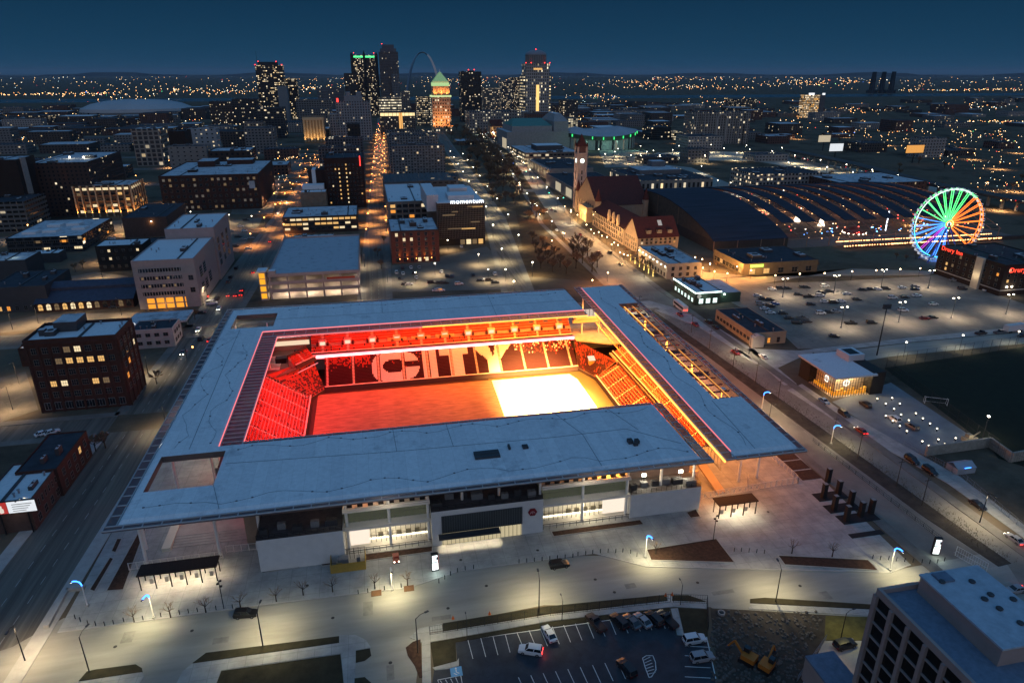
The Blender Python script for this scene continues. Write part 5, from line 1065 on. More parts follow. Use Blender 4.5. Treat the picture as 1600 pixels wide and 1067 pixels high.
S = (208.5, 224, 106.8, 138.5, 5.2); T, B, h = bld('black_roof_shed', 'long low workshop with black flat roof and pale end wall by the wide street', 'building', S, M('cream_block', (.33, .26, .18), .85, var=.2), TAR, .2, 2); windows(T, 'L', B, 1.2, 3.4, 10, 1, 1.8, 1.2, lit=0); windows(T, 'F', B, .4, 3.2, 3, 1, 1.2, 2.2, lit=.3)
q = MB(); q.prism([(B[0]-1.0, B[2]-2.5), (B[0]+4.2, B[2]-2.5), (B[0]+4.2, B[2]-.01), (B[0]-1.0, B[2]-.01)], 0, 4.4); q.face([(B[0]-1.2, B[2]-2.7, 4.4), (B[0]+4.4, B[2]-2.7, 4.4), (B[0]+1.6, B[2]-2.7, 5.6)]); q.face([(B[0]-1.2, B[2]-2.7, 4.4), (B[0]+1.6, B[2]-2.7, 5.6), (B[0]+1.6, B[2], 5.6), (B[0]-1.2, B[2], 4.4)]); q.face([(B[0]+1.6, B[2]-2.7, 5.6), (B[0]+4.4, B[2]-2.7, 4.4), (B[0]+4.4, B[2], 4.4), (B[0]+1.6, B[2], 5.6)]); q.build('white_porch', M('chalk_wall', (.40, .38, .36)), T)
S = (366, 402, 143.4, 186, 15.5); T, B, h = bld('brick_inn', 'long dark brick hotel with glowing red sign lettering near the wheel', 'hotel', S, M('inn_brick', (.03, .018, .015), .9), TAR, .6, 4)
windows(T, 'L', B, 3.5, h-1, 10, 4, 1.3, 1.5, lit=.12, mull=(0, 0)); windows(T, 'F', B, 3.5, h-1, 8, 4, 1.3, 1.5, lit=.1, mull=(0, 0)); q = MB(); q.box(B[0]-.3, B[0]-.003, B[2], B[3], 2.6, 3.1); q.box(B[0], B[1], B[2]-.3, B[2]-.003, 2.6, 3.1); q.build('stone_band', STONE, T)
MB().box(B[0]-1.4, B[0]-.01, B[2]+12, B[2]+16.5, 0, h+1).build('lit_stair_tower', M('warm_stone', (.55, .48, .38), .8, var=.1), T)
SR = E('sign_red_bright', (1, .06, .03), 2)
for loc, rz, sz in (((B[0]-.5, B[3]-2.0, h-1.2), -math.pi/2, 3.2), ((B[0]+2.5, B[2]-.5, h-3.4), 0, 3.6)):
    lettering('Drury Inn', sz, SR, T, loc, rz)
for Y in (B[2]+13, B[2]+15.5): lamp_light('stair_lamp', 'POINT', (1, .8, .5), 200, T, (B[0]-3.5, Y, 7), size=.2)
for X in (3, 6): MB().box(B[0]+X, B[0]+X+.8, B[2]-.6, B[2]-.31, 4.4, 5).build('wall_lamp', BULB_W, T)
lamp_light('wall_lamp_beam', 'POINT', (1, .86, .6), 500, T, (B[0]+5, B[2]-3, 4.4), size=.2)
S = (258, 304, 203, 238, 6.5); T, B, h = bld('market_hall', 'wide low hall with black roof and lit green shopfront by the warm paved yard', 'building', S, M('umber_wall2', (.11, .085, .06), .85), TAR, .4, 4); windows(T, 'L', B, .6, 4, 9, 1, 2.8, 2.2, lit=.2); windows(T, 'F', B, .4, 4, 5, 1, 3.4, 2.8, pattern=lambda i, j: i in (0, 1), litmats=[LITW]); MB().box(B[0]+4, B[0]+12, B[2]-.2, B[2]-.05, 4.6, 6.2).build('green_sign', E('sign_lime', (.55, 1, .12), 1.6), T)
lamp_light('shop_lamp', 'POINT', (1, .60, .14), 2200, T, (B[0]+9, B[2]-5, 4), size=.3); lamp_light('shop_lamp', 'POINT', (1, .5, .12), 2200, T, (B[0]-6, B[2]+12, 4), size=.3)
# ---- station group
WST = M('station_stone', (.30, .23, .17), .85, var=.2); TILE = M('red_tile', (.075, .018, .014), .8, var=.4, scale=.8)
S = (214, 234, 205.5, 248, 8); T, B, h = bld('station_annex', 'pale stone annex with row of white lamps along its street wall', 'building', S, M('limestone', (.36, .32, .26), .85, var=.2), SNOWP, .6, 5, unitmat=BLACK); windows(T, 'F', B, .6, h-.6, 4, 2, 1.5, 1.8, lit=.1); windows(T, 'L', B, .6, 3.4, 10, 1, 1.6, 2, lit=.05)
q = MB(); q.box(B[0]-.4, B[0]-.002, B[2], B[3], h-.9, h-.4); q.build('cornice', STONE, T)
for i in range(8): 
    Y = B[2]+2+i*5.4; MB().box(B[0]-.7, B[0]-.42, Y-.3, Y+.3, 6.3, 6.8).build('wall_lamp', BULB_W, T)
    if i % 2 == 0: lamp_light('wall_lamp_beam', 'POINT', (1, .92, .66), 170, T, (B[0]-2.2, Y, 6.2), size=.2)
# gabled pavilions
def gabled(name, label, x0, x1, y0, y1, h, hr, axis, wins=True, wall=WST):
    T = thing(name, label, 'building', ((x0+x1)/2, (y0+y1)/2, 0)); FOOT.append((x0, x1, y0, y1)); a, b, c, d = -(x1-x0)/2, (x1-x0)/2, -(y1-y0)/2, (y1-y0)/2
    q = MB(); q.box(a, b, c, d, 0, h, 0, 0, 'td')
    if axis == 'x':
        for X in (a, b): q.face([(X, c, h), (X, d, h), (X, 0, hr)] if X > 0 else [(X, d, h), (X, c, h), (X, 0, hr)])
    else:
        for Y in (c, d): q.face([(a, Y, h), (b, Y, h), (0, Y, hr)])
    q.build('wall', wall, T); q = MB()
    if axis == 'x': q.face([(a-.4, c-.6, h-.3), (b+.4, c-.6, h-.3), (b+.4, 0, hr+.25), (a-.4, 0, hr+.25)]); q.face([(a-.4, 0, hr+.25), (b+.4, 0, hr+.25), (b+.4, d+.6, h-.3), (a-.4, d+.6, h-.3)])
    else: q.face([(a-.6, c-.4, h-.3), (0, c-.4, hr+.25), (0, d+.4, hr+.25), (a-.6, d+.4, h-.3)]); q.face([(0, c-.4, hr+.25), (b+.6, c-.4, h-.3), (b+.6, d+.4, h-.3), (0, d+.4, hr+.25)])
    q.build('roof', TILE, T); return T, (a, b, c, d)
T, B = gabled('gabled_station_wing', 'stone wing with steep red tiled roof and skylight at the near end of the station', 219, 246, 262, 285, 10, 20.5, 'x')
windows(T, 'F', B, 5.6, 9.6, 8, 2, 1.3, 1.3, pattern=lambda i, j: (i*3+j*5) % 7 == 0); windows(T, 'L', B, 1, 9, 6, 3, 1.1, 1.7, lit=.04)
for X in (-6, 1, 8): 
    q = MB(); q.box(-1.4, 1.4, -2.4, 0, 0, 2.1, 0); q.box(-1.1, -.15, -2.46, -2.41, .5, 1.8, 1); q.box(.15, 1.1, -2.46, -2.41, .5, 1.8, 1); q.box(-1.6, 1.6, -2.6, 1, 2.1, 2.4, 2); q.build('dormer', [WST, LITD, TILE], T, (X, -8, 12))
q = MB(); q.face([(2, -5.4, 15.9), (4.6, -5.4, 15.9), (4.6, -2.4, 18.7), (2, -2.4, 18.7)]); q.build('skylight', M('pale_skylight', (.5, .52, .5), .4, var=0, emit=(.6, .6, .5), es=.25), T)
q = MB(); q.box(219.2, 236, 250, 262-.1, 0, 8); 
T, B = gabled('long_station_range', 'long stone station range with red roof and small gables along the street', 218.5, 240, 285.2, 352, 11, 18, 'y'); windows(T, 'L', B, 1, 10.4, 18, 3, 1.6, 2.2, lit=.12, mull=(0, 1), litmats=[LITD, LITW])
for i, Y in enumerate((-22, -13, -4)):
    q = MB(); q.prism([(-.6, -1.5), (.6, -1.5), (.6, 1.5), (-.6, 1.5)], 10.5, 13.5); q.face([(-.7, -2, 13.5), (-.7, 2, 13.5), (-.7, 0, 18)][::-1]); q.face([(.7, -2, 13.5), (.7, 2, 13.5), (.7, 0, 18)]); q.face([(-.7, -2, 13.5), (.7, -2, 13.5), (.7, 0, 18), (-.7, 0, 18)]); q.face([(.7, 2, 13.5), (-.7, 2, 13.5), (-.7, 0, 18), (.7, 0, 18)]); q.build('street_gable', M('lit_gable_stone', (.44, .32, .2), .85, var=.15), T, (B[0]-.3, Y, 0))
for Y in (-28, -18, -9, 0, 9, 18, 27): lamp_light('station_uplight', 'SPOT', (1, .55, .2), 3000, T, (B[0]-3.2, Y, .5), 80, .8, .2, to=(B[0], Y, 8))
T, B = gabled('great_hall', 'great station hall with steep dark red roof behind the clock tower', 222, 262, 352.4, 405, 14, 31, 'x'); windows(T, 'L', B, 1, 13, 9, 3, 1.7, 2.8, lit=.2, mull=(1, 1), litmats=[LITW, LITO])
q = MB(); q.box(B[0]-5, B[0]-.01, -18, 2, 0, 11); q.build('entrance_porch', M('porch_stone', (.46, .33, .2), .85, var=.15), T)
for Y in (-15, -9, -3): q = MB(); q.box(B[0]-5.1, B[0]-5.01, Y-1.6, Y+1.6, .3, 5.5); q.build('entrance_arch', E('entrance_amber_glow', (1, .55, .16), 1.3), T); lamp_light('porch_lamp', 'POINT', (1, .58, .2), 2200, T, (B[0]-8, Y, 5), size=.3)
for X, Y in ((-19, -25.5), (-19, 25), (18, -25.5)): 
    q = MB(); q.tube((X, Y, 0), (X, Y, 17), 2.4, 2.4, 10); q.lathe([(2.7, 17), (0, 26)], 10, (X, Y), 1); q.build('corner_turret', [WST, TILE], T)
cx, cy = 236, 415; S_ = 3.6
xx = [at(908, 236, z) for z in (46,)][0]
T = thing('clock_tower', 'tall stone station clock tower with lit clock face and red spire', 'tower', (228, 416, 0)); FOOT.append((222, 234, 410, 422))
TS = M('tower_stone', (.42, .33, .29), .85, var=.15)
q = MB(); q.box(-3.9, 3.9, -3.9, 3.9, 0, 45); q.box(-4.3, 4.3, -4.3, 4.3, 44, 45.2); 
for X in (-3.6, 3.6):
    for Y in (-3.6, 3.6): q.tube((X, Y, 0), (X, Y, 50), .9, .9, 8)
q.build('wall', TS, T)
q = MB(); q.box(-3.4, 3.4, -3.4, 3.4, 45.2, 50.5); q.build('belfry', M('belfry_dark', (.10, .05, .045), .85, var=.2), T)
q = MB(); q.lathe([(5.2, 50.5), (0, 60)], 4); o = q.build('spire', TILE, T); o.rotation_euler = (0, 0, math.pi/4)
for X in (-3.6, 3.6):
    for Y in (-3.6, 3.6): q = MB(); q.lathe([(1.1, 50), (0, 55)], 8, (X, Y)); q.build('pinnacle', TILE, T)
for i in range(5): MB().box(-.5, .5, -4.0, -3.91, 10+i*4.6, 13+i*4.6).build('slit_window', BLACK, T); MB().box(-4.0, -3.91, -.5, .5, 10+i*4.6, 13+i*4.6).build('slit_window', BLACK, T)
for rz, loc in ((0, (0, -3.95, 39)), (-math.pi/2, (-3.95, 0, 39))):
    q = MB(); q.lathe([(1.7, 0), (1.7, .15), (0, .15)], 20); o = q.build('clock_face', E('clock_glow', (.85, 1, .88), 3), T, loc); o.rotation_euler = (math.pi/2, 0, rz)
    q = MB(); q.bar((0, 0, .2), (0, 1.3, .2), .16, .05); q.bar((0, 0, .2), (.8, -.3, .2), .2, .05); q.build('clock_hand', BLACK, o)
for ang in (-.5, .5): lamp_light('tower_uplight', 'SPOT', (1, .6, .38), 9000, T, (-16, -16*ang, 10), 60, .6, .3, to=(0, 0, 32))
# ---- the arched train shed, partly stripped to its ribs, with lights beneath
def shed():
    x0, x1, y0, y1 = 268, 482, 258, 440; FOOT.append((x0, x1, y0, y1))
    T = thing('train_shed', 'vast arched dark train shed roof with long open slots and lights beneath', 'train shed', ((x0+x1)/2, (y0+y1)/2, 0))
    a, b, c, d = -(x1-x0)/2, (x1-x0)/2, -(y1-y0)/2, (y1-y0)/2
    SH = M('shed_roof', (.024, .028, .044), .8, var=.6, scale=1., stretch=(.03, .5, .5))
    Z = lambda v: 6.5+15*math.sin(math.pi*max(0, min(1, v)))**.8
    def band(xa, xb, va, vb, mb, n=16):
        for i in range(n):
            u, w = va+(vb-va)*i/n, va+(vb-va)*(i+1)/n; ya, yb = c+(d-c)*u, c+(d-c)*w
            mb.face([(xa, ya, Z(u)), (xb, ya, Z(u)), (xb, yb, Z(w)), (xa, yb, Z(w))]); mb.face([(xa, ya, Z(u)-.5), (xa, yb, Z(w)-.5), (xb, yb, Z(w)-.5), (xb, ya, Z(u)-.5)])
            for X in (xa, xb): mb.face([(X, ya, Z(u)-.5), (X, ya, Z(u)), (X, yb, Z(w)), (X, yb, Z(w)-.5)])
        for v in (va, vb): y = c+(d-c)*v; mb.face([(xa, y, Z(v)-.5), (xb, y, Z(v)-.5), (xb, y, Z(v)), (xa, y, Z(v))])
    q = MB(); band(a, a+52, 0, 1, q, 24); q.build('roof', SH, T)
    for i in range(10):
        xa = a+58+i*15.6; q = MB(); band(xa, xa+9.2, .10, .97, q, 20); q.build('roof_strip', SH, T)
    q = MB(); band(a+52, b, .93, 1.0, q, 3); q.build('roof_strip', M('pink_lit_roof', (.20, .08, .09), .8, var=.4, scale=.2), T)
    R_ = M('shed_rib', (.30, .17, .12), .7, var=.2); q = MB()
    for i in range(21):
        X = a+52+(b-a-52)*i/20
        for k in range(16):
            u, w = k/16, (k+1)/16; q.bar((X, c+(d-c)*u, Z(u)-.9), (X, c+(d-c)*w, Z(w)-.9), .25, .5)
    for k in range(33):
        u = k/32; q.bar((a+52, c+(d-c)*u, Z(u)-1.2), (b, c+(d-c)*u, Z(u)-1.2), .2, .3)
    q.build('shed_rib', R_, T)
    for v, n in ((0, 14), (1, 14), (.3, 12), (.5, 12), (.7, 12)):
        pm = MB().tube((0, 0, 0), (0, 0, Z(v)-(1 if 0 < v < 1 else .1)), .28).mesh('shed_post', [R_])
        for i in range(n): put('shed_post', pm, T, (a+(b-a)*(i+.02)/(n-.9), c+(d-c)*v, 0))
    q = MB(); q.box(a, a+52, c+.1, c+.4, 0, 6.4); q.box(a+.1, a+.5, c, d, 0, 6.4)
    q.build('side_wall', M('shed_wall', (.06, .045, .04), .9, var=.2), T)
    q = MB(); q.face([(a+.2, c+(d-c)*k/16, Z(k/16)-.4) for k in range(17)]); q.build('gable_wall', M('shed_gable', (.10, .07, .05), .9, var=.3), T)
    MB().box(a+52, b+12, c-2, d, .02, .07).build('courtyard_paving', M('court_paving', (.16, .12, .10), .85, var=.3), T)
    rr = random.Random(21)
    for i in range(18): lamp_light('court_lamp', 'POINT', (1, .42+.2*rr.random(), .12+.2*rr.random()), 2200, T, (a+56+rr.random()*(b-a-56), c+(d-c)*(.04+.9*rr.random()), 4.2), size=.3)
    for mt, n, zz in ((E('festoon_warm', (1, .50, .20), 4), 150, 4.), (E('festoon_white', (1, .82, .6), 5), 22, 5), (E('festoon_red', (1, .08, .06), 7), 45, 5), (E('festoon_blue', (.12, .35, 1), 8), 26, 5)):
        q = MB()
        for k in range(n):
            if mt.name == 'festoon_blue': X = a+70+19*int(rr.random()*6)+rr.random()*8; Y = c+(d-c)*(.09+.02*rr.random())
            else: X = a+56+rr.random()*(b-a-54); Y = c+(d-c)*rr.random()**1.4*.96
            s_ = rr.uniform(.15, .34); z = rr.uniform(2.5, zz+2); q.box(X-s_, X+s_, Y-s_, Y+s_, z, z+s_*1.6)
        o = q.build('festoon_lamp', mt, T); o['kind'] = 'stuff'
    q = MB()
    for k in range(60): X = a+84+k*2.0; q.box(X, X+rr.uniform(.6, 1.9), c-4.5+rr.uniform(-.2, .2), c-4.1, 3, 3.5); q.box(X, X+rr.uniform(.3, 1.5), c-13+rr.uniform(-.6, .6), c-12.4, 2, 2.6)
    q.build('festoon_row', E('festoon_peach', (1, .42, .16), 5), T)
    for X, Y in ((a+104, c+70), (a+112, c+52)):
        q = MB(); q.lathe([(2.6, 1), (1.4, 4.2), (1.7, 4.2), (.8, 7), (1, 7), (0, 10.5)], 10); q.build('light_tree', M('light_tree_glow', (.02, .02, .02), var=.9, scale=1.5, emit=(1, .82, .6), es=3), T, (X, Y, 0))
    q = MB(); q.tube((a+150, c+32, 0), (a+150, c+32, 14), .35); q.build('lit_mast', E('mast_white', (.8, .85, 1), 5), T)
    S = (300, 470, 249, 255, 2.2); MB().box(a+95, b+14, c-10, c-7.6, 0, 2.4).build('side_wall', M('shed_wall', (.06, .045, .04)), T)
    # carousel canopy with bright bulbs
    q = MB(); q.lathe([(7, 4), (7.4, 4.6), (0, 8.5)], 14); o = q.build('carousel_canopy', M('canopy_red', (.3, .05, .03), .6, var=.3, scale=1), T, (a+112, c+16, 0))
    for k in range(14): t = 2*math.pi*k/14; MB().box(-.35, .35, -.35, .35, 3.6, 4.3).build('carousel_bulb', E('festoon_white', (1, .88, .7), 10), T, (a+112+7.3*math.cos(t), c+16+7.3*math.sin(t), 0))
shed()
# ---- observation wheel
def wheel():
    cx, cy = at(1467, 407); Rr = 20.2; zc = 22.3
    T = thing('observation_wheel', 'tall ferris wheel with neon spokes in green, orange and blue', 'ferris wheel', (cx, cy, 0), math.radians(-9)); FOOT.append((cx-25, cx+25, cy-25, cy+25))
    C = {'g': E('neon_green', (.10, 1, .22), 3.2), 'o': E('neon_orange', (1, .17, .02), 3.4), 'b': E('neon_blue', (.05, .25, 1), 3.4), 'v': E('neon_violet', (.6, .05, .75), 1.6), 'c': E('neon_cyan', (.10, .75, .9), 2.6), 'w': E('neon_pale', (.55, .9, .7), 2.6)}
    def seg(a0, a1, r, mt, y, nm, w=.3):
        q = MB(); n = max(2, int(abs(a1-a0)/6))
        for i in range(n):
            A, B = math.radians(a0+(a1-a0)*i/n), math.radians(a0+(a1-a0)*(i+1)/n)
            q.bar((r*math.cos(A), y, zc+r*math.sin(A)), (r*math.cos(B), y, zc+r*math.sin(B)), w, w)
        q.build(nm, mt, T)
    for y in (-1.1, 1.1):
        seg(-48, 48, Rr, C['o'], y, 'rim'); seg(62, 178, Rr, C['w'] if y < 0 else C['g'], y, 'rim'); seg(178, 268, Rr, C['b'] if y > 0 else C['c'], y, 'rim'); seg(268, 276, Rr, C['c'], y, 'rim'); seg(48, 62, Rr, C['g'], y, 'rim')
    for k in range(24):
        A = 360*k/24+4; c = 'o' if (A < 50 or A > 305) else 'g' if A < 165 else 'b'
        if 228 < A < 238: c = 'v'
        q = MB(); R_ = math.radians(A)
        if 274 < A < 306: q.bar((2*math.cos(R_), .7, zc+2*math.sin(R_)), (Rr*math.cos(R_), .9, zc+Rr*math.sin(R_)), .16, .16); q.build('spoke', M('spoke_steel', (.2, .2, .3), .5, var=0), T); continue
        for y in (-.9, .9): q.bar((2.2*math.cos(R_), y*.6, zc+2.2*math.sin(R_)), (Rr*math.cos(R_), y, zc+Rr*math.sin(R_)), .24, .24)
        q.build('spoke', C[c], T)
    for r, m in ((2.4, 'g'), (1.7, 'o'), (1.1, 'w')): seg(0, 360, r, C[m], -1.6, 'hub_ring', .24)
    q = MB(); q.tube((0, -1.4, zc), (0, 1.4, zc), 1.0, 1.0, 12); q.build('hub', STEEL, T)
    q = MB()
    for s in (-1, 1):
        for y in (-4.5, 4.5): q.bar((s*10, y, 0), (0, y*.4, zc), .6, .6)
    q.build('support_leg', M('leg_blue', (.10, .14, .35), .5, var=.1), T)
    g = MB(); g.box(-.62, .62, -1.0, 1.0, -1.7, -.3, 0); g.box(-.7, .7, -1.1, 1.1, -.3, -.1, 1); g.box(-.5, .5, -1.03, -1.0, -1.3, -.5, 2); g.bar((0, 0, -.1), (0, 0, .3), .12, .12, 1); me = g.mesh('gondola', [M('gondola_white', (.7, .7, .72), .4, var=0, emit=(.9, .92, 1), es=.45), WHITE, GLASS])
    for k in range(42):
        A = 2*math.pi*k/42; put('gondola', me, T, ((Rr+.9)*math.cos(A), 0, zc+(Rr+.9)*math.sin(A)))
    MB().box(-9, 9, -6, 6, 0, .8).build('platform', CONC, T); lamp_light('wheel_glow', 'POINT', (.08, .25, 1), 2200, T, (-4, -6, 6), size=1.5)
wheel()
# ---- post office, museum range, arena, hall
PO = facade('post_office', (.24, .215, .19), 4.4, 7, .5, .62, .42, litcol=(1, .70, .36), es=1.1, glass=(.03, .03, .03))
T, B, h = bld('post_office', 'long pale stone post office with many lit tall windows and dark plant on its roof', 'building', (296, 365, 452, 535, 15), PO, TAR, .8, 6, unitmat=DGREY); q = MB(); q.box(-20, 22, 0, 30, h, h+4, 0, 1); q.box(2, 16, 24, 36, h, h+9, 0, 1); q.build('penthouse', [M('grey_clad', (.13, .13, .14), .8), SNOWP], T)
T, B, h = bld('stone_gallery', 'stone range with uplit colonnade along the wide street', 'building', (244, 290, 571, 660, 12), M('gallery_stone', (.24, .22, .20), .85, var=.2), TAR, .6, 3)
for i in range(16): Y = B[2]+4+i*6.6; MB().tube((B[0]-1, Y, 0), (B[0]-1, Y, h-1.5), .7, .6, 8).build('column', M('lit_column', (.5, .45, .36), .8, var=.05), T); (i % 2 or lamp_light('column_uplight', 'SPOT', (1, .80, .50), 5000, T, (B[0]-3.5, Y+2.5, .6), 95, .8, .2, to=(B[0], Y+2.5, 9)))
q = MB(); q.box(B[0]-2, B[0]-.01, B[2], B[3], h-1.5, h); q.build('entablature', STONE, T)
T, B, h = bld('banner_range', 'stone range with two large lit wall panels beside the clock tower', 'building', (233, 285, 432, 548, 11), M('gallery_stone', (.24, .22, .20)), TAR, .6, 2)
for Y in (B[2]+24, B[2]+60): MB().box(B[0]-.3, B[0]-.01, Y, Y+18, 1.5, 9).build('lit_panel', M('pale_lit_panel', (.02, .02, .02), var=0, emit=(.95, .80, .55), es=.5), T)
T, B, h = bld('flat_roof_gallery', 'wide modern block with blue flat roof and lit ground floor by the tree park', 'building', (247, 316, 706, 800, 14), facade('gallery_mod', (.13, .115, .10), 5, 4.5, .8, .5, .5, litcol=(1, .75, .42), es=.9), SNOWP, .6, 3); q = MB(); q.box(-14, 20, -20, 10, h, h+6, 0, 1); q.build('penthouse', [DGREY, SNOW], T)
T, B, h = bld('opera_hall', 'pale concert hall with green hipped roof beside the arena', 'building', (258, 352, 876, 962, 25), M('hall_stone', (.25, .25, .25), .85, var=.2), SNOWP, .6, 0)
q = MB(); q.prism([(-38, -36), (22, -36), (22, 36), (-38, 36)], h, h+8, 0); q.face([(-38, -36, h+8), (22, -36, h+8), (14, 0, h+17), (-30, 0, h+17)], 1); q.face([(22, 36, h+8), (-38, 36, h+8), (-30, 0, h+17), (14, 0, h+17)], 1); q.face([(-38, 36, h+8), (-38, -36, h+8), (-30, 0, h+17)], 1); q.face([(22, -36, h+8), (22, 36, h+8), (14, 0, h+17)], 1); q.build('upper_hall', [M('hall_stone', (.25, .25, .25)), M('copper_green', (.07, .20, .17), .7, var=.2)], T)
q = MB(); q.prism([(24, -38), (46, -38), (46, 38), (24, 38)], h, h+14, 0); q.face([(24, -38, h+14), (46, -38, h+14), (39, -18, h+24), (30, -18, h+24)], 0); q.face([(30, -18, h+24), (39, -18, h+24), (39, 18, h+24), (30, 18, h+24)], 1); q.face([(24, -38, h+14), (30, -18, h+24), (30, 18, h+24), (24, 38, h+14)], 0); q.face([(46, -38, h+14), (46, 38, h+14), (39, 18, h+24), (39, -18, h+24)], 0); q.build('fly_tower', [M('hall_stone', (.25, .25, .25)), SNOW], T)
for i in range(3): MB().box(B[0]-.4, B[0]-.01, B[2]+4+i*11, B[2]+12+i*11, 2, 16).build('lit_panel', M('pale_lit_panel', (.02, .02, .02)), T)
def arena():
    cx, cy = 402, 902; T = thing('sports_arena', 'low oval arena with pale roof and a ring of green lights', 'arena', (cx, cy, 0)); FOOT.append((cx-90, cx+90, cy-80, cy+80))
    el = lambda rx, ry, z, n=48: [(.74*rx*math.cos(2*math.pi*i/n), .74*ry*math.sin(2*math.pi*i/n), z+3.0*math.cos(4*math.pi*i/n)) for i in range(n)]
    def ring(A, B, mb, mi=0):
        for i in range(len(A)): j = (i+1) % len(A); mb.face([A[i], A[j], B[j], B[i]], mi)
    q = MB(); ring(el(80, 66, -4), el(80, 66, 16), q); q.build('wall', facade('arena_wall', (.22, .24, .24), 6, 5, .7, .4, .25, litcol=(.8, 1, .8), es=.25), T)
    q = MB(); ring(el(82, 68, 16), el(82, 68, 22), q); q.build('upper_band', M('dark_band', (.03, .04, .035), .6, var=.1), T)
    q = MB(); ring(el(84, 70, 22), el(45, 36, 27), q); q.face(el(45, 36, 27)); q.build('roof', M('arena_roof', (.34, .37, .40), .75, var=.15, scale=.05), T)
    for i in range(48):
        t = 2*math.pi*i/48+.03
        if math.sin(t) < .25 and i % 2: MB().box(-.7, .7, -.5, .5, 17.5+3*math.cos(2*t), 21.3+3*math.cos(2*t)).build('green_light', GREEN, T, (62*math.cos(t), 51.5*math.sin(t), 0), t+math.pi/2)
    for X in (-40, 0, 40): lamp_light('arena_wash', 'POINT', (.45, 1, .75), 5000, T, (X, -64, 9), size=1)
arena()
# ---- right hand middle distance
T, B, h = bld('white_office_block', 'white four storey office block with lit windows right of the post office', 'building', (408, 476, 452, 500, 17.5), facade('white_ofc', (.22, .21, .20), 3.6, 3.8, .55, .5, .25, es=1.3), TAR, .5, 3)
T, B, h = bld('brick_depot', 'brown brick depot with snowy roof behind the train shed', 'building', (463, 545, 400, 460, 15), facade('depot_b', (.07, .03, .022), 4, 4, .3, .5, .06), SNOWP, .5, 4)
HT = facade('arch_hotel', (.24, .215, .20), 4.2, 3.8, .46, .74, .10, es=1.1, glass=(.04, .04, .04))
T, B, h = bld('pale_hotel', 'broad pale hotel with vertical bays and a round arch in its middle', 'hotel', (560, 655, 905, 940, 47), HT, TAR, .8, 3)
for X in (B[0], B[0]+14, B[1]-22, B[1]-8): MB().box(X, X+8, B[2]-2.5, B[2]-.01, 0, h+1.5).build('bay', HT, T)
q = MB(); n = 14
for i in range(n): t0, t1 = math.pi*i/n, math.pi*(i+1)/n; q.bar((8*math.cos(t0), B[2]-1, h-10+8*math.sin(t0)), (8*math.cos(t1), B[2]-1, h-10+8*math.sin(t1)), 1.6, 1.6)
for s in (-8, 8): q.box(s-.8, s+.8, B[2]-1.8, B[2]-.01, 4, h-10)
q.build('arch', STONE, T)
T, B, h = bld('dark_glass_hotel', 'dark stepped glass block with rows of lit windows left of the pale hotel', 'building', site((1018, 200), t=990, r=(1052, 200), d=40), facade('dg_hotel', (.012, .02, .022), 3, 3.4, .8, .5, .1), TAR, .6, 2); MB().box(B[1]-.1, B[1]+26, B[2]-14, B[3], 0, h-8).build('lit_wing', facade('dg_lit', (.02, .022, .02), 3.2, 3.6, .7, .45, .55, litcol=(1, .78, .4), es=1.5), T)
T, B, h = bld('orange_window_tower', 'lone tower with a grid of orange lit windows far to the right', 'tower', site((1262, 149), t=1480, r=(1294, 149), d=30), facade('ow_tower', (.05, .045, .04), 4.5, 4.2, .8, .6, .97, litcol=(1, .50, .12), es=1.1), TAR, .6, 1); MB().box(B[0]+4, B[0]+18, B[2]-1, B[2]+2, h, h+5).build('roof_sign', E('sign_white', (.92, .95, 1), 1.2), T); MB().box(B[1]-15, B[1], B[2]-.5, B[2]-.02, 0, h).build('blank_wall', M('dusk_panel', (.09, .09, .10), .8), T); MB().box(B[1]-8, B[1]-2, B[2]-1, B[2]+2, h, h+4.5).build('roof_lamp', E('sign_white', (.92, .95, 1), 1.2), T); MB().box(B[1], B[1]+45, B[2], B[3], 0, 14).build('low_wing', facade('ow_low', (.16, .16, .16), 5, 4, .5, .4, .15), T)
for i, px_ in enumerate((1361, 1376, 1391)):
    x, y = at(px_, 146, 0); T = thing('power_station_chimney', ('left', 'middle', 'right')[i]+' one of three tall dark chimneys on the horizon', 'chimney', (x, y, 0), group='power station chimneys'); k = math.hypot(x-CAMP[0], y-CAMP[1]); q = MB(); q.lathe([(k*.0035, 0), (k*.0024, k*.0245), (0, k*.0245)], 10); q.build('shaft', M('chimney_dark', (.012, .016, .022), .9), T); MB().box(-k*.006, k*.006, -8, 8, 0, k*.004).build('base_block', M('chimney_dark', (.012, .016, .022)), T)
for c_, w, mt, lb in (((1425, 241), 13, E('board_orange', (1, .45, .1), .8), 'orange and white lit roadside board over the highway'), ((1303, 238), 10, E('board_white', (.9, .95, 1), .85), 'white lit roadside board beyond the white office block'), ((1285, 222), 10, E('board_cream', (1, .85, .6), .5), 'cream lit roadside board far behind the white office block')):
    x, y = at(c_[0], c_[1]+14); T = thing('roadside_board', lb, 'billboard', (x, y, 0)); q = MB(); q.box(-w, w, -.4, .4, 12, 22, 0); q.box(-w+.4, w-.4, -.5, -.41, 12.4, 21.6, 1); q.build('board', [BLACK, mt], T); MB().tube((0, 0, 0), (0, 0, 12), .7).build('post', BLACK, T)
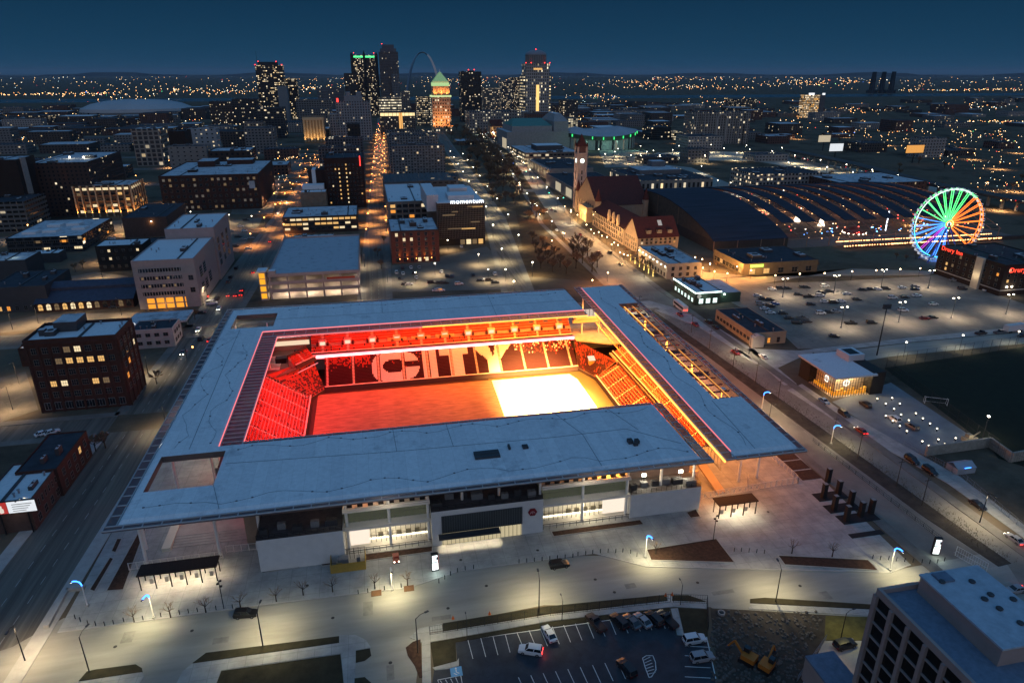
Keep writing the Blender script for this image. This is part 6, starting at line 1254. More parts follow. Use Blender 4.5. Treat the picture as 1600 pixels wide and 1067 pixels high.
# raised highway with piers
q = MB(); pts = [at(1060, 262), at(1200, 250), at(1300, 268), at(1430, 300), at(1640, 340)]; pts = [at(x, y, 9) for x, y in ((1235, 236), (1330, 256), (1450, 287), (1640, 322))]
T = thing('raised_highway', 'long raised highway on slim piers crossing the right of the city', 'bridge', (0, 0, 0))
for a, b in zip(pts, pts[1:]): q.bar((*a, 9), (*b, 9), 15, 1.4); q.bar((*a, 10.1), (*b, 10.1), 15.4, .6)
q.build('deck', M('highway_deck', (.06, .058, .055), .85, var=.3, scale=.1), T); q = MB()
for a, b in zip(pts, pts[1:]):
    for k in range(9): x, y = a[0]+(b[0]-a[0])*k/9, a[1]+(b[1]-a[1])*k/9; q.box(x-.9, x+.9, y-.9, y+.9, 0, 8.2)
q.build('pier', CONC, T)
# ---- downtown skyline
OFW = facade('office_lit', (.022, .020, .020), 3.2, 3.7, .74, .5, .36, litcol=(1, .68, .30), es=1.4, rowbias=.45)
OFD = facade('office_dark', (.028, .024, .024), 3.2, 3.7, .6, .5, .10, litcol=(1, .66, .32), es=1.2)
GRD = facade('grid_pale', (.20, .215, .235), 4.2, 4.2, .5, .58, .05, es=1.0, glass=(.03, .035, .045))
GRT = facade('grid_tan', (.20, .165, .135), 4.2, 4.2, .5, .55, .14, es=.9, glass=(.03, .028, .026))
GRG = facade('grid_grey', (.11, .11, .115), 4, 4, .5, .5, .16, litcol=(1, .8, .5), es=1.2)
def beacon(T, pts, r=1.1):
    for p in pts: MB().lathe([(0, -r), (r, 0), (0, r)], 6).build('beacon', RED, T, p)
def tower(lb, c_, t, r_, mt, d=35, units=2, nm='office_tower', roof=TAR, cat='tower'):
    return bld(nm, lb, cat, site(c_, t=t, r=r_, d=d), mt, roof, 1.0, units)
T, B, h = tower('dark slab tower with many warm lit windows and thin roof mast, leftmost tall tower', (398, 103), 1640, (440, 103), OFW); q = MB(); q.box(B[0]+7, B[1]-12, B[2]+2, B[3]-4, h, h+8); q.build('crown_block', M('crown_dark', (.03, .03, .035), .8), T); q = MB(); q.tube((B[0]+3, 5, h), (B[0]+3, 5, h+32), .5, .2, 5); q.build('mast', BLACK, T); beacon(T, [(B[0]+1, B[2], h+2), (B[0]+8, B[2]+2, h+9), (B[1]-13, B[2]+2, h+9), (B[1]-1, B[2], h+2)])
tower('lower dark tower with warm lit floors right of the leftmost tall tower', (440, 124), 1700, (462, 124), OFW); tower('narrow blank pale slab in front of the leftmost tall tower', (433, 136), 1500, (447, 136), M('blank_slab', (.15, .17, .19), .8))
T, B, h = tower('dark tower with pointed corner turrets and green glowing crown', (549, 87), 1800, (588, 87), facade('green_tower', (.024, .02, .022), 3.2, 3.8, .6, .5, .28, es=1.2), 36); MB().box(B[0]+5, B[1]-5, B[2]-.8, B[2]-.02, h-5, h-1).build('crown_light', E('crown_green', (.1, 1, .3), 1.6), T); q = MB()
for X, Y in ((B[0], B[2]), (B[1], B[2]), ((B[0]+B[1])/2, B[2]), (B[0], B[3]), (B[1], B[3])): q.tube((X, Y, 0), (X, Y, h+1), 3.4, 3.4, 8); q.lathe([(3.6, h+1), (0, h+9 if abs(X) > 1 else h+13)], 8, (X, Y))
q.build('turret', M('turret_dark', (.03, .026, .028), .8), T); beacon(T, [(B[0]+6, B[2]-1, h+6), (B[1]-6, B[2]-1, h+6)]); MB().box(B[0]-22, B[0]+13, B[2]-30, B[2]-5, 0, h-42).build('podium_block', OFD, T)
T, B, h = tower('tallest grey stepped tower left of the great arch', (592, 82), 1760, (622, 82), facade('stepped_g', (.075, .08, .095), 3, 3.7, .5, .7, .03, es=.8), 38, 0); q = MB(); q.box(B[0]+4, B[1]-4, B[2]+4, B[3]-4, h, h+9); q.box(B[0]+9, B[1]-9, B[2]+8, B[3]-8, h, h+18); q.build('crown_step', M('step_grey', (.10, .10, .12), .8), T); beacon(T, [(B[0]+9, 0, h+20)]); MB().box(B[0]+28, B[1]-1, B[2]-8, B[2]-.1, 0, h-50).build('front_block', facade('stepped_f', (.12, .13, .15), 4, 4, .5, .5, .05), T)
T, B, h = tower('squat block with bright lit floors below the tallest grey tower', (592, 154), 1330, (627, 154), facade('bright_floors', (.10, .10, .10), 3, 5.2, .85, .4, .9, litcol=(1, .85, .55), es=1.2), 30)
T, B, h = tower('broad hotel with glowing top floor and orange central strip at the street end', (593, 176), 1120, (648, 175), facade('broad_hotel', (.085, .075, .07), 3, 3.5, .5, .5, .2, es=1.0), 30); MB().box(B[0]+1, B[1]-1, B[2]-.5, B[2]-.02, h-6, h-1.2).build('top_floor', E('top_floor_glow', (1, .74, .36), 1.3), T); MB().box(2, 8, B[2]-.8, B[2]-.03, 2, h-1).build('central_strip', E('strip_orange', (1, .50, .14), 1.0), T)
for X in range(int(B[0]), int(B[1]), 7): MB().box(X, X+.6, B[2]-.9, B[2]-.51, 0, h).build('fin', GRG, T)
T, B, h = tower('grey tower behind the street end hotel', (627, 144), 1500, (640, 144), GRG); tower('lit office block with white roof sign left of the green pyramid tower', (651, 153), 1400, (676, 153), facade('lit_ofc2', (.07, .065, .06), 3.4, 4, .7, .45, .5, es=1.0), 30)[0]; q = MB()
T, B, h = tower('stone courthouse tower with green lit stepped pyramid roof and orange uplit base', (675, 152), 1230, (705, 152), facade('court_stone', (.30, .24, .19), 4.6, 6, .42, .5, .34, litcol=(1, .82, .5), es=1.2), 32, 0)
q = MB(); q.box(B[0]-1.2, B[1]+1.2, B[2]-1.2, B[3]+1, h, h+2.6); q.build('cornice', E('cornice_green_lit', (.75, .95, .45), .9), T); MB().box(B[0]+1.5, B[1]-1.5, B[2]+1, B[3]-1, h+2.6, h+19).build('upper_stage', M('court_upper', (.45, .28, .16), .85), T)
for i in range(7): X = B[0]+3+i*(B[1]-B[0]-6)/6; MB().tube((X, B[2]+.3, h+2.6), (X, B[2]+.3, h+16), .8).build('column', M('court_column', (.6, .42, .25), .8, var=0), T)
q = MB(); q.box(B[0]+2, B[1]-2, B[2]+2, B[3]-2, h+19, h+25); q.build('lit_stage', E('stage_green_lit', (.62, .95, .42), .7), T); q = MB(); w = (B[1]-B[0])/2-3  # green light on cornice, stage and pyramid painted as their own glow
for i in range(8): s = w*(1-i/8.4); q.box(-s, s, -s, s, h+25+i*2.3, h+25+(i+1)*2.3)
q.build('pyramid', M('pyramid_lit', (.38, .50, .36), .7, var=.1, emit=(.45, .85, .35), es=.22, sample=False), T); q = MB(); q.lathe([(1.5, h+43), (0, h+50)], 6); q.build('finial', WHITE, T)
for X in (-18, 0, 18): lamp_light('court_uplight', 'SPOT', (1, .36, .08), 90000, T, (X, B[2]-16, 3), 80, .9, .5, to=(X*.6, B[2], 26)); lamp_light('court_uplight', 'SPOT', (1, .42, .12), 16000, T, (X*.7, B[2]-5, h+4), 100, .9, .5, to=(X*.5, B[2]+2, h+14))
T, B, h = tower('black glass tower right of the green pyramid tower', (720, 113), 1500, (753, 113), facade('black_glass', (.010, .010, .012), 3, 3.8, .8, .5, .07, es=1), 40); beacon(T, [(-4, -8, h+5), (9, -8, h+5)]); MB().box(-5, 8, -10, 6, h, h+3).build('crown_block', BLACK, T)
tower('grey office block right of the black glass tower', (755, 139), 1560, (782, 139), facade('grey_ofc3', (.12, .125, .13), 3, 4, .7, .4, .22, es=.9), 40); tower('cluster block with many small lit windows left of the domed tower', (784, 128), 1750, (801, 128), facade('cl1', (.07, .07, .08), 3, 3.6, .5, .5, .30, es=1.3), 40); tower('second cluster block with lit windows touching the domed tower', (800, 122), 1850, (818, 122), facade('cl2', (.06, .05, .05), 3, 3.6, .5, .5, .35, es=1.3), 40)
# domed courthouse tower
S = site((822, 100), t=1500, r=(861, 100), d=44); CT = facade('court_tower', (.32, .29, .27), 4.4, 6.6, .5, .62, .12, litcol=(1, .8, .45), es=1.3, glass=(.03, .03, .03))
T, B, h = bld('domed_tower', 'tall pale tower topped by a ribbed drum and dome', 'tower', S, CT, TAR, 1.0, 0); rd = (B[1]-B[0])*.42
q = MB(); q.lathe([(rd, h), (rd, h+17), (rd*1.04, h+17), (rd*1.04, h+19)], 24, (0, 0)); q.build('drum', M('drum_stone', (.16, .15, .15), .8), T); q = MB()
for i in range(28): t = 2*math.pi*i/28; q.tube((rd*1.02*math.cos(t), rd*1.02*math.sin(t), h), (rd*1.02*math.cos(t), rd*1.02*math.sin(t), h+17), .55, .55, 5)
q.build('drum_column', M('drum_pale', (.28, .26, .25), .8), T); q = MB(); q.lathe([(rd*1.04*math.cos(t), h+19+11*math.sin(t)) for t in [math.pi/2*i/8 for i in range(9)]], 24); q.build('dome', M('dome_lead', (.20, .21, .24), .6, var=.15), T)
beacon(T, [(0, 0, h+31)]+[(X, B[2], h+2) for X in (B[0], B[0]+12, B[1]-12, B[1])]); MB().box(-3.4, 3.4, B[2]-.6, B[2]-.03, 12, h-45).build('central_strip', M('strip_gold', (.02, .02, .02), var=.8, scale=.12, emit=(1, .62, .2), es=1.3), T); MB().box(-10, 10, B[2]-.6, B[2]-.03, h-13, h-9).build('lit_band', LITW, T)
for s in (B[0]-5.5, B[1]+.01): MB().box(s, s+5.5, B[2]+4, B[3]-4, 0, h-24).build('side_bay', facade('court_bay', (.16, .15, .14), 5, 6.6, .7, .4, .75, litcol=(1, .74, .36), es=1.4), T)
# more of downtown, nearer blocks
tower('long pale municipal block with even rows of small windows', (733, 176), 1180, (801, 172), facade('municipal', (.20, .185, .175), 5, 5, .4, .45, .28, litcol=(1, .88, .6), es=1.1), 60, 2, 'municipal_block', TAR, 'building'); 
T, B = gabled('lit_chapel', 'small gabled hall uplit bright orange at the park edge', *(lambda p: (p[0], p[0]+22, p[1], p[1]+20))(at(766, 214)), 18, 28, 'x', wall=M('chapel_stone', (.42, .30, .19), .85, var=.15)); windows(T, 'F', B, 2, 17, 4, 3, 2, 3, lit=.1); [lamp_light('chapel_uplight', 'POINT', (1, .45, .08), 3000, T, (X, B[2]-6, 3), size=.4) for X in (-7, 7)]
T, B, h = tower('grand pale hotel block with stepped tops and a grid of small dark windows', (524, 160), 1080, (578, 158), GRD, 36, 2, 'grand_hotel', TAR, 'hotel'); q = MB(); q.box(B[0]+14, B[1]-12, B[2]+4, B[3], h, h+9); q.box(B[0]+17, B[0]+24, B[2]+6, B[3], h+9, h+15); q.box(B[1]-22, B[1]-14, B[2]+6, B[3], h+9, h+15); q.build('stepped_top', M('pale_step', (.20, .21, .23), .8), T); MB().box(B[0]+2, B[0]+5, B[2]-1, B[2]-.02, h, h+6).build('red_sign', E('sign_red', (1, .05, .04), 2.4), T); MB().box(B[0]-11, B[0]-.01, B[2]-4, B[3]-8, 0, h-18).build('side_wing', GRD, T)
tower('black block with a few lit windows in front of the grand hotel', (542, 195), 940, (562, 195), facade('blk', (.012, .011, .011), 5, 5, .4, .5, .2), 30)
T, B, h = tower('columned memorial hall glowing gold between its tall pillars', (472, 184), 1040, (506, 183), M('memorial_stone', (.30, .21, .12), .85), 30, 1, 'memorial_hall', TAR, 'building'); 
for i in range(7): X = B[0]+2+i*(B[1]-B[0]-4)/6; MB().box(X-1.1, X+1.1, B[2]-2, B[2]-.01, 3, h-4).build('pillar', M('memorial_pillar', (.5, .38, .24), .8, var=.05), T); (i % 2 == 0) and lamp_light('pillar_uplight', 'SPOT', (1, .62, .24), 12000, T, (X, B[2]-9, 2), 70, .9, .3, to=(X, B[2], 16))
MB().box(B[0], B[1], B[2]-2.5, B[2]-.01, h-4, h).build('entablature', M('memorial_pillar', (.5, .38, .24)), T)
tower('tan office block with grid of windows left of the memorial hall', (381, 193), 1010, (416, 190), GRT, 30); tower('white stepped warehouse tower with lit windows below the domed stadium', (292, 203), 760, (340, 201), facade('white_wh', (.27, .29, .31), 6, 4.5, .3, .35, .10), 22, 2, 'white_warehouse', SNOWP, 'building'); tower('pale blank warehouse in front of the white stepped tower', (262, 231), 640, (330, 226), facade('pale_wh', (.21, .195, .185), 6, 4, .25, .3, .06), 24, 2, 'pale_warehouse', TAR, 'building')
tower('tan grid fronted warehouse with lit ground floor', (204, 203), 790, (250, 202), facade('tan_wh', (.25, .22, .19), 6, 5, .7, .72, .06, glass=(.04, .04, .045)), 40, 3, 'grid_warehouse', SNOWP, 'building'); tower('dark warehouse beside the white stepped tower', (262, 207), 700, (290, 206), M('soot_brick', (.028, .018, .015)), 30, 1, 'dark_warehouse', TAR, 'building')
tower('flat dark roofed mill with rooftop sheds behind the huge brick mill', (325, 238), 610, (395, 234), facade('mill2', (.035, .022, .018), 5, 4, .4, .5, .08), 40, 4, 'dark_mill', SNOWP, 'building'); tower('wide pale office slab far left of the green crowned tower', (495, 139), 1900, (538, 138), facade('pale_far', (.13, .14, .16), 3, 4, .5, .6, .03), 40); tower('long grey office block behind the memorial hall', (462, 157), 1400, (517, 156), facade('grey_far', (.12, .125, .13), 5, 4.4, .6, .5, .06), 40); tower('lower grey block left of the grand hotel', (486, 172), 1220, (512, 171), GRG, 40)
tower('dark twin block in front of the leftmost tall tower', (397, 170), 1150, (446, 168), facade('dk_twin', (.03, .032, .038), 5, 4, .7, .5, .12), 40); tower('dark rental block with glowing roof band left of the tall towers', (362, 156), 1500, (405, 155), facade('dk_band', (.03, .026, .026), 4, 4, .5, .5, .2), 40); tower('dim brown block below the domed stadium right side', (326, 160), 1500, (362, 160), facade('dim_brown', (.05, .035, .03), 4, 4, .4, .4, .18), 40)
tower('dark office block between the arena and the domed tower', (880, 158), 1500, (905, 158), facade('dk_mid', (.05, .045, .045), 4, 4, .5, .5, .2), 40); tower('bright lit garage beside the arena', (868, 186), 1180, (905, 186), facade('lit_gar', (.12, .12, .11), 5, 3.5, .8, .5, .75, litcol=(1, .88, .55), es=.8), 40)
# domed stadium far left
x, y = at(218, 182, 0); T = thing('domed_stadium', 'huge low domed stadium with pale blue roof far to the left', 'stadium', (x, y, 0)); FOOT.append((x-140, x+140, y-100, y+130)); k = math.hypot(x-CAMP[0], y-CAMP[1])/FPX
q = MB(); rx, ry = 66*k, 52*k; n = 40
prof = [(1.0, 0), (1.0, 14), (.985, 22), (.80, 33), (.55, 40), (.25, 43), (0, 43.5)]
def ell(f, z): return [(rx*f*math.copysign(abs(math.cos(2*math.pi*i/n))**.75, math.cos(2*math.pi*i/n)), ry*f*math.copysign(abs(math.sin(2*math.pi*i/n))**.75, math.sin(2*math.pi*i/n)), z*k/2.05) for i in range(n)]
def rings(prof, mb):
    for (f0, z0), (f1, z1) in zip(prof, prof[1:]):
        A, Bq = ell(f0, z0), ell(f1, z1)
        for i in range(n): j = (i+1) % n; mb.face([A[i], A[j], Bq[j], Bq[i]] if f1 > 0 else [A[i], A[j], Bq[i]])
q = MB(); rings(prof[:2], q); q.build('wall', facade('dome_wall', (.14, .15, .16), 12, 10, .5, .4, .25, es=.6), T); q = MB(); rings(prof[1:], q); q.build('roof', M('dome_roof', (.36, .38, .40), .7, var=.1, scale=.01), T)
# the great arch on the river bank
def arch():
    x, y = at(663, 154, 0); D = math.hypot(x-CAMP[0], y-CAMP[1]); D0 = 2650; x = CAMP[0]+(x-CAMP[0])*D0/D; y = CAMP[1]+(y-CAMP[1])*D0/D; Hh = 174
    T = thing('steel_arch', 'slender steel catenary arch rising above the skyline', 'monument', (x, y, 0), -YAW*.4)
    q = MB(); n = 44; ch = lambda u: math.cosh(2.2*u)
    P_ = [(66*u, 0, Hh*(1-(ch(u)-1)/(ch(1)-1))) for u in [-1+2*i/n for i in range(n+1)]]
    for a, b in zip(P_, P_[1:]):
        w0 = 3.2+4.5*(1-a[2]/Hh); w1 = 3.2+4.5*(1-b[2]/Hh); q.tube(a, b, w0, w1, 3, cap=False)
    q.build('arch_leg', M('stainless', (.32, .36, .42), .32, metal=.85, var=.15, scale=.05), T)
arch()
# ------------------------------------------------------------------ the rest of the city: low blocks street by street
def fill():
    rr = random.Random(77)
    FM = [facade('fill_dark', (.055, .044, .040), 4, 3.6, .45, .5, .05, es=.8), facade('fill_brick', (.09, .045, .036), 4, 3.6, .4, .5, .06, es=.8), facade('fill_grey', (.15, .145, .145), 4.5, 3.8, .5, .45, .05, es=.8), facade('fill_pale', (.26, .24, .23), 4.5, 3.8, .45, .45, .05, es=.8), facade('fill_lit', (.06, .05, .045), 3.6, 3.8, .7, .45, .22, es=.9)]
    NM = ['near black', 'brown brick', 'grey', 'pale', 'window lit']
    n = 0; t = 300.
    def zone(px, py, s):
        if px < 400: return 'left of downtown'
        if px < 720: return 'below the downtown towers'
        if px < 1080: return 'around the arena'
        return 'beyond the train shed'
    while t < 2250:
        step = 46+t*.022; s = -t*.95-150
        while s < t*1.15+260:
            w = rr.uniform(.45, .95)*step; d = rr.uniform(.35, .8)*step; x, y = s+rr.uniform(0, 8), t+rr.uniform(0, 10); tall = rr.random(); dt = 850 < t < 1900 and -260 < x < 430
            h = rr.uniform(5, 13)+(rr.uniform(4, 16) if tall < .22 else 0)+(rr.uniform(6, 34) if dt and tall > .45 else 0); s += w+rr.uniform(6, 22)
            if 230 < x < 420 and t < 700: h = min(h, 8)
            px, py = pr(x+w/2, y, h); p2 = pr(x+w/2, y, 0)
            if not (-40 < px < 1640 and 100 < py < 420): continue
            if px > 1050 and (t < 560 or rr.random() < .55): continue
            if px > 1200 and rr.random() < .4: continue
            if any(x < F[1]+4 and x+w > F[0]-4 and y < F[3]+4 and y+d > F[2]-4 for F in FOOT): continue
            bad = False
            for f, W_ in ((OL, 12), (PI_, 10), (lambda q: CH(q) if q < 830 else 175+(q-830)*.051, 11), (MK, 18)):
                if x < f(y+d/2)+W_ and x+w > f(y+d/2)-W_: bad = True
            for tt in (395, 520, 640, 770, 900, 1050, 1250):
                c = tt-30*(x+600)/1220
                if y < c+7 and y+d > c-7: bad = True
            if CH(y) < x+w and x < MK(y)+4 and y < 900: bad = True     # the tree park
            if bad: continue
            # nothing placed so that it would stand in front of the known blocks' lower storeys by more than its own height
            k = rr.choices(range(5), (5, 4, 3, 1.3, .6))[0]
            rf = rr.choices((TAR, SNOWP, SNOW), (5, 4, 1))[0]
            desc = f"{'tall' if h > 15 else 'low'} {NM[k]} block with {'snowy' if rf is SNOW else 'patchy' if rf is SNOWP else 'dark'} roof"
            T, B, hh = bld('city_block', None, 'building', (x, x+w, y, y+d, h), FM[k], rf, .5, 2 if t < 900 else 0, group='low city blocks', seed=n); later(T, desc, zone(px, py, s), 'building', 'low city blocks'); n += 1
            if n >= 290: return n
        t += step*1.05+rr.uniform(0, 10)
    return n
NF = fill()
# ------------------------------------------------------------------ trees: bare winter crowns
def tree_mesh(seed, hgt=8., tw=.012, maxlev=4, nt=12):
    r = random.Random(seed); tr = MB(); cr = MB()
    tr.tube((0, 0, 0), (0, 0, hgt*.36), hgt*.030, hgt*.022, 7)
    def limb(p, d, L, rad, lev):
        q = p+d*L; (tr if lev < 2 else cr).tube(p, q, rad, rad*.55, 5 if lev < 2 else 3, cap=False)
        if lev >= maxlev: return
        for k in range(3 if lev < 2 else r.choice((2, 3, 3))):
            nd = (d+Vector((r.uniform(-1, 1), r.uniform(-1, 1), r.uniform(-.35, .6)))*.75).normalized(); limb(q if k else p+d*L*.7, nd, L*r.uniform(.55, .8), rad*.52, lev+1)
        if lev >= 2:
            for k in range(nt):
                nd = (d+Vector((r.uniform(-1, 1), r.uniform(-1, 1), r.uniform(-.5, .7)))).normalized(); a = p+d*L*r.random(); b = a+nd*hgt*r.uniform(.05, .11); sd = nd.cross(Vector((r.uniform(-1, 1), r.uniform(-1, 1), 1))).normalized()*hgt*tw
                cr.face([a-sd, a+sd, b+sd*.3, b-sd*.3])
    base = Vector((0, 0, hgt*.30))
    for k in range(5):
        A = 2*math.pi*k/5+r.uniform(-.4, .4); limb(base+Vector((0, 0, hgt*.016*k)), Vector((math.cos(A)*.75, math.sin(A)*.75, .9)).normalized(), hgt*.24, hgt*.014, 1)
    limb(base, Vector((.05, .05, 1)), hgt*.28, hgt*.016, 1)
    return tr.mesh('trunk', [M('bark', (.050, .036, .026), .95, var=.3, scale=2)]), cr.mesh('crown', [M('twigs', (.20, .13, .08), .95, var=.4, scale=1)])
TREES = [tree_mesh(s) for s in (1, 2, 3, 4)]; SAPL = [tree_mesh(s, 8., .004, 3, 3) for s in (5, 6)]
NTREE = 0
def tree(x, y, h, desc, place, group, z=0):
    global NTREE
    a, b = SAPL[NTREE % 2] if 'sapling' in desc else TREES[NTREE % 4]; NTREE += 1
    T = bpy.data.objects.new('bare_tree', None); COL.objects.link(T); T.location = (x, y, z); T.rotation_euler = (0, 0, RN.uniform(0, 6.3)); k = h/8.; T.scale = (k*RN.uniform(.9, 1.15), k*RN.uniform(.9, 1.15), k)
    put('trunk', a, T); put('crown', b, T); later(T, desc, place, 'tree', group); return T
rt = random.Random(9)
for k in range(96):
    py = 204+(k % 32)*2.6; c_ = 712+(py-206)*.72; tree(*at(c_+rt.uniform(-16, 26)+(16 if k > 31 else 0)+(10 if k > 63 else 0), py), rt.uniform(12, 17), 'big bare tree', 'in the dark park grove', 'trees of the park grove')
for px, py, h in ((765, 290, 10), (775, 302, 10), (770, 315, 9), (786, 300, 10), (797, 292, 10), (806, 300, 10), (815, 296, 9), (790, 316, 9), (802, 318, 9), (812, 312, 9), (780, 322, 9), (768, 305, 10), (778, 290, 10)):
    tree(*at(px, py), h*1.25, 'bare tree tinted orange', 'between the glass office and the wide street', 'trees by the glass office')
for px, py, h in ((832, 380, 7), (836, 395, 7), (842, 408, 7), (845, 420, 7), (852, 398, 7), (856, 412, 7), (863, 425, 7), (848, 385, 6), (866, 405, 7), (875, 418, 7), (885, 428, 7), (896, 405, 9), (903, 395, 10), (910, 412, 9), (925, 425, 9), (933, 418, 8), (918, 400, 9), (900, 420, 9), (830, 330, 8), (838, 340, 8), (826, 345, 7), (850, 342, 7)):
    tree(*at(px, py), h*1.35, 'bare brown tree', 'on the lawn strip behind the stadium roof', 'trees of the lawn strip')
for px, py, h in ((985, 408, 5), (992, 413, 5), (999, 418, 5), (1006, 423, 5), (1013, 428, 5), (1020, 433, 5), (1012, 420, 5)):
    T = tree(*at(px, py), h, 'small tree wound with yellow lights', 'beside the pale stone annex', 'trees wound with lights'); q = MB()
    for k in range(14): z = .5+k*.42; q.box(-.28+.1*math.sin(k*2), .28+.1*math.sin(k*2), -.22, .22, z, z+.26)
    q.build('fairy_lights', E('fairy_yellow', (1, .72, .18), 3.0), T)
for px, py in ((1000, 400), (1012, 405), (1025, 412), (1035, 420)): tree(*at(px-22, py), 6, 'bare street tree', 'along the station pavement', 'station pavement trees')
for px, py in ((432, 940), (474, 930), (520, 925), (586, 920), (637, 915), (210, 972), (267, 965), (322, 957), (376, 950), (1024, 866), (1237, 865), (1300, 870)):
    tree(*at(px, py), 4.6, 'thin bare sapling', 'along the front plaza kerb', 'plaza kerb saplings', .12)
for px, py in ((1195, 412), (1215, 414), (1240, 416), (1257, 420), (1275, 420), (1150, 425), (1120, 420), (1165, 428)): tree(*at(px, py), 5, 'small bare tree', 'along the warm paved yard before the market hall', 'yard trees')
for px, py in ((1430, 405), (1445, 400), (1455, 408), (1415, 408), (1400, 405)): tree(*at(px, py), 4.5, 'dark bushy tree', 'in front of the observation wheel', 'trees before the wheel')
for px, py in ((520, 345), (497, 438), (590, 400), (596, 420), (600, 380), (118, 425), (130, 420), (143, 602), (165, 700), (150, 705), (245, 600), (305, 500)): tree(*at(px, py), 6, 'dark bare tree', 'among the streets left of the stadium', 'street trees left')
for k in range(26): px, py = rt.uniform(1290, 1600), rt.uniform(205, 300); tree(*at(px, py), 9, 'dark distant tree', 'among the dark land beside the highway', 'trees by the highway')
# ------------------------------------------------------------------ street lamps
def lamp_proto(kind):
    q = MB()
    if kind in ('blue', 'plain'):
        T = thing('street_lamp', None, None); q.tube((0, 0, .0), (0, 0, 5.4), .13, .10, 8); q.build('pole', WHITE, T)
        pts = [(0, 0, 5.4), (0, -.08, 5.9), (0, -.35, 6.3), (0, -.8, 6.5), (0, -1.3, 6.55), (0, -1.75, 6.45)]; q = MB()
        for a, b in zip(pts, pts[1:]): q.tube(a, b, .15, .15, 6, cap=False)
        q.build('glowing_arm' if kind == 'blue' else 'arm', BLUE if kind == 'blue' else WHITE, T); q = MB(); q.box(-.18, .18, -2.2, -1.7, 6.25, 6.4, 0); q.box(-.14, .14, -2.15, -1.75, 6.2, 6.25, 1); q.build('lamp_head', [DGREY, E('led_head', (1, .95, .72), 14)], T); q = MB(); q.box(-.3, .3, -.3, .3, 0, .35); q.build('base', CONC, T)
    elif kind == 'cobra':
        T = thing('street_lamp', None, None); q.tube((0, 0, 0), (0, 0, 8.6), .13, .08, 7); q.build('pole', BLACK, T); q = MB(); q.tube((0, 0, 8.5), (0, -.9, 9.1), .06, .05, 5); q.tube((0, -.9, 9.1), (0, -2, 9.2), .05, .05, 5); q.build('arm', BLACK, T); q = MB(); q.box(-.18, .18, -2.7, -1.9, 9.1, 9.26, 0); q.box(-.14, .14, -2.6, -2.0, 9.06, 9.1, 1); q.build('lamp_head', [DGREY, M('cobra_lens', (.5, .5, .45), .3, var=0, emit=(1, .85, .6), es=1.5, sample=False)], T)
    elif kind == 'lot':
        T = thing('car_park_lamp', None, None); q.tube((0, 0, 0), (0, 0, 8), .14, .09, 6); q.build('pole', DGREY, T); q = MB(); q.box(-1.3, 1.3, -.06, .06, 7.95, 8.05); q.build('arm', DGREY, T); q = MB()
        for s in (-1, 1): q.box(s*1.1-.28, s*1.1+.28, -.22, .22, 7.92, 8.12)
        q.build('lamp_head', BULB_W, T); q = MB(); q.lathe([(.35, 0), (.35, .6), (0, .6)], 8); q.build('base', CONC, T)
    elif kind == 'globe':
        T = thing('globe_lamp', None, None); q.tube((0, 0, 0), (0, 0, 4.6), .1, .07, 6); q.build('pole', BLACK, T); q = MB()
        q.lathe([(0, 4.5), (.3, 4.7), (.36, 4.95), (.22, 5.2), (0, 5.3)], 8); q.build('globe', E('globe_warm', (1, .68, .34), 12), T)
    else:
        T = thing('street_lamp', None, None); q.tube((0, 0, 0), (0, 0, 8.4), .12, .08, 5); q.build('pole', DGREY, T); q = MB(); q.lathe([(0, 8.2), (.42, 8.4), (.45, 8.7), (0, 8.9)], 6); q.build('lamp_head', {'orange': BULB_O, 'white': BULB_W, 'cool': BULB_C}[kind], T)
    for k in ('label', 'category'):
        if k in T: del T[k]
    return T
def drop(T):
    for o in KIDS.get(T.name, []): drop(o)
    bpy.data.objects.remove(T)
def lamps(kind, spots, desc, place, group, light, cat='street lamp', every=1, sc=1.0):
    "light = (type, colour, watts, angle, (dx,dy,dz))"
    T = lamp_proto(kind); kids(T)
    for i, s in enumerate(spots):
        x, y = s[0], s[1]; rz = s[2] if len(s) > 2 else 0; z = s[3] if len(s) > 3 else 0
        o = dup(T, (x, y, z), rz, scale=sc); later(o, desc, place, cat, group)
        if light and i % every == 0 and not (len(s) > 4 and s[4] == 'off'): lamp_light('lamp_beam', light[0], light[1], light[2]*(s[4] if len(s) > 4 else 1), o, light[4], light[3], .85, .25)
    drop(T)
d2r = math.radians
WARMW = (1, .87, .50); SOD = (1, .38, .09); WHT = (1, .84, .60)
lamps('blue', [(*at(137, 947), d2r(-100), .1, .05), (*at(241, 966), d2r(-20), .1, 1.0), (*at(1008, 871), d2r(20), .1, 1.15), (*at(1390, 891), d2r(15), .1, 1.15)], 'white lamp post with blue glowing arm', 'on the front plaza', 'blue armed lamp posts', ('SPOT', WARMW, 3700, 155, (0, -1.95, 6.1)))
lamps('blue', [(*at(1298, 694), d2r(60), .1, .8), (*at(1190, 640), d2r(70), .1, .5)], 'lamp post with blue glowing arm', 'beside the wide street', 'blue armed lamp posts', ('SPOT', WARMW, 3200, 155, (0, -1.95, 6.1)))
lamps('plain', [(*at(613, 922), d2r(5), .1, 1.0)], 'white lamp post without blue glow', 'before the left lit lobby', 'blue armed lamp posts', ('SPOT', WARMW, 4600, 155, (0, -1.95, 6.1)))
lamps('cobra', [(*at(411, 1010), d2r(170), 0, 1.1), (*at(842, 957), d2r(175), 0, 1.1), (*at(1212, 940), d2r(170), 0, 1.0), (*at(140, 1050), d2r(160), 0, .6), (*at(653, 1020), d2r(110), 0, .5)], 'dark arm lamp post', 'along the front road', 'dark lamp posts of the front road', ('SPOT', (1, .84, .48), 6500, 150, (0, -2.3, 9.0)))
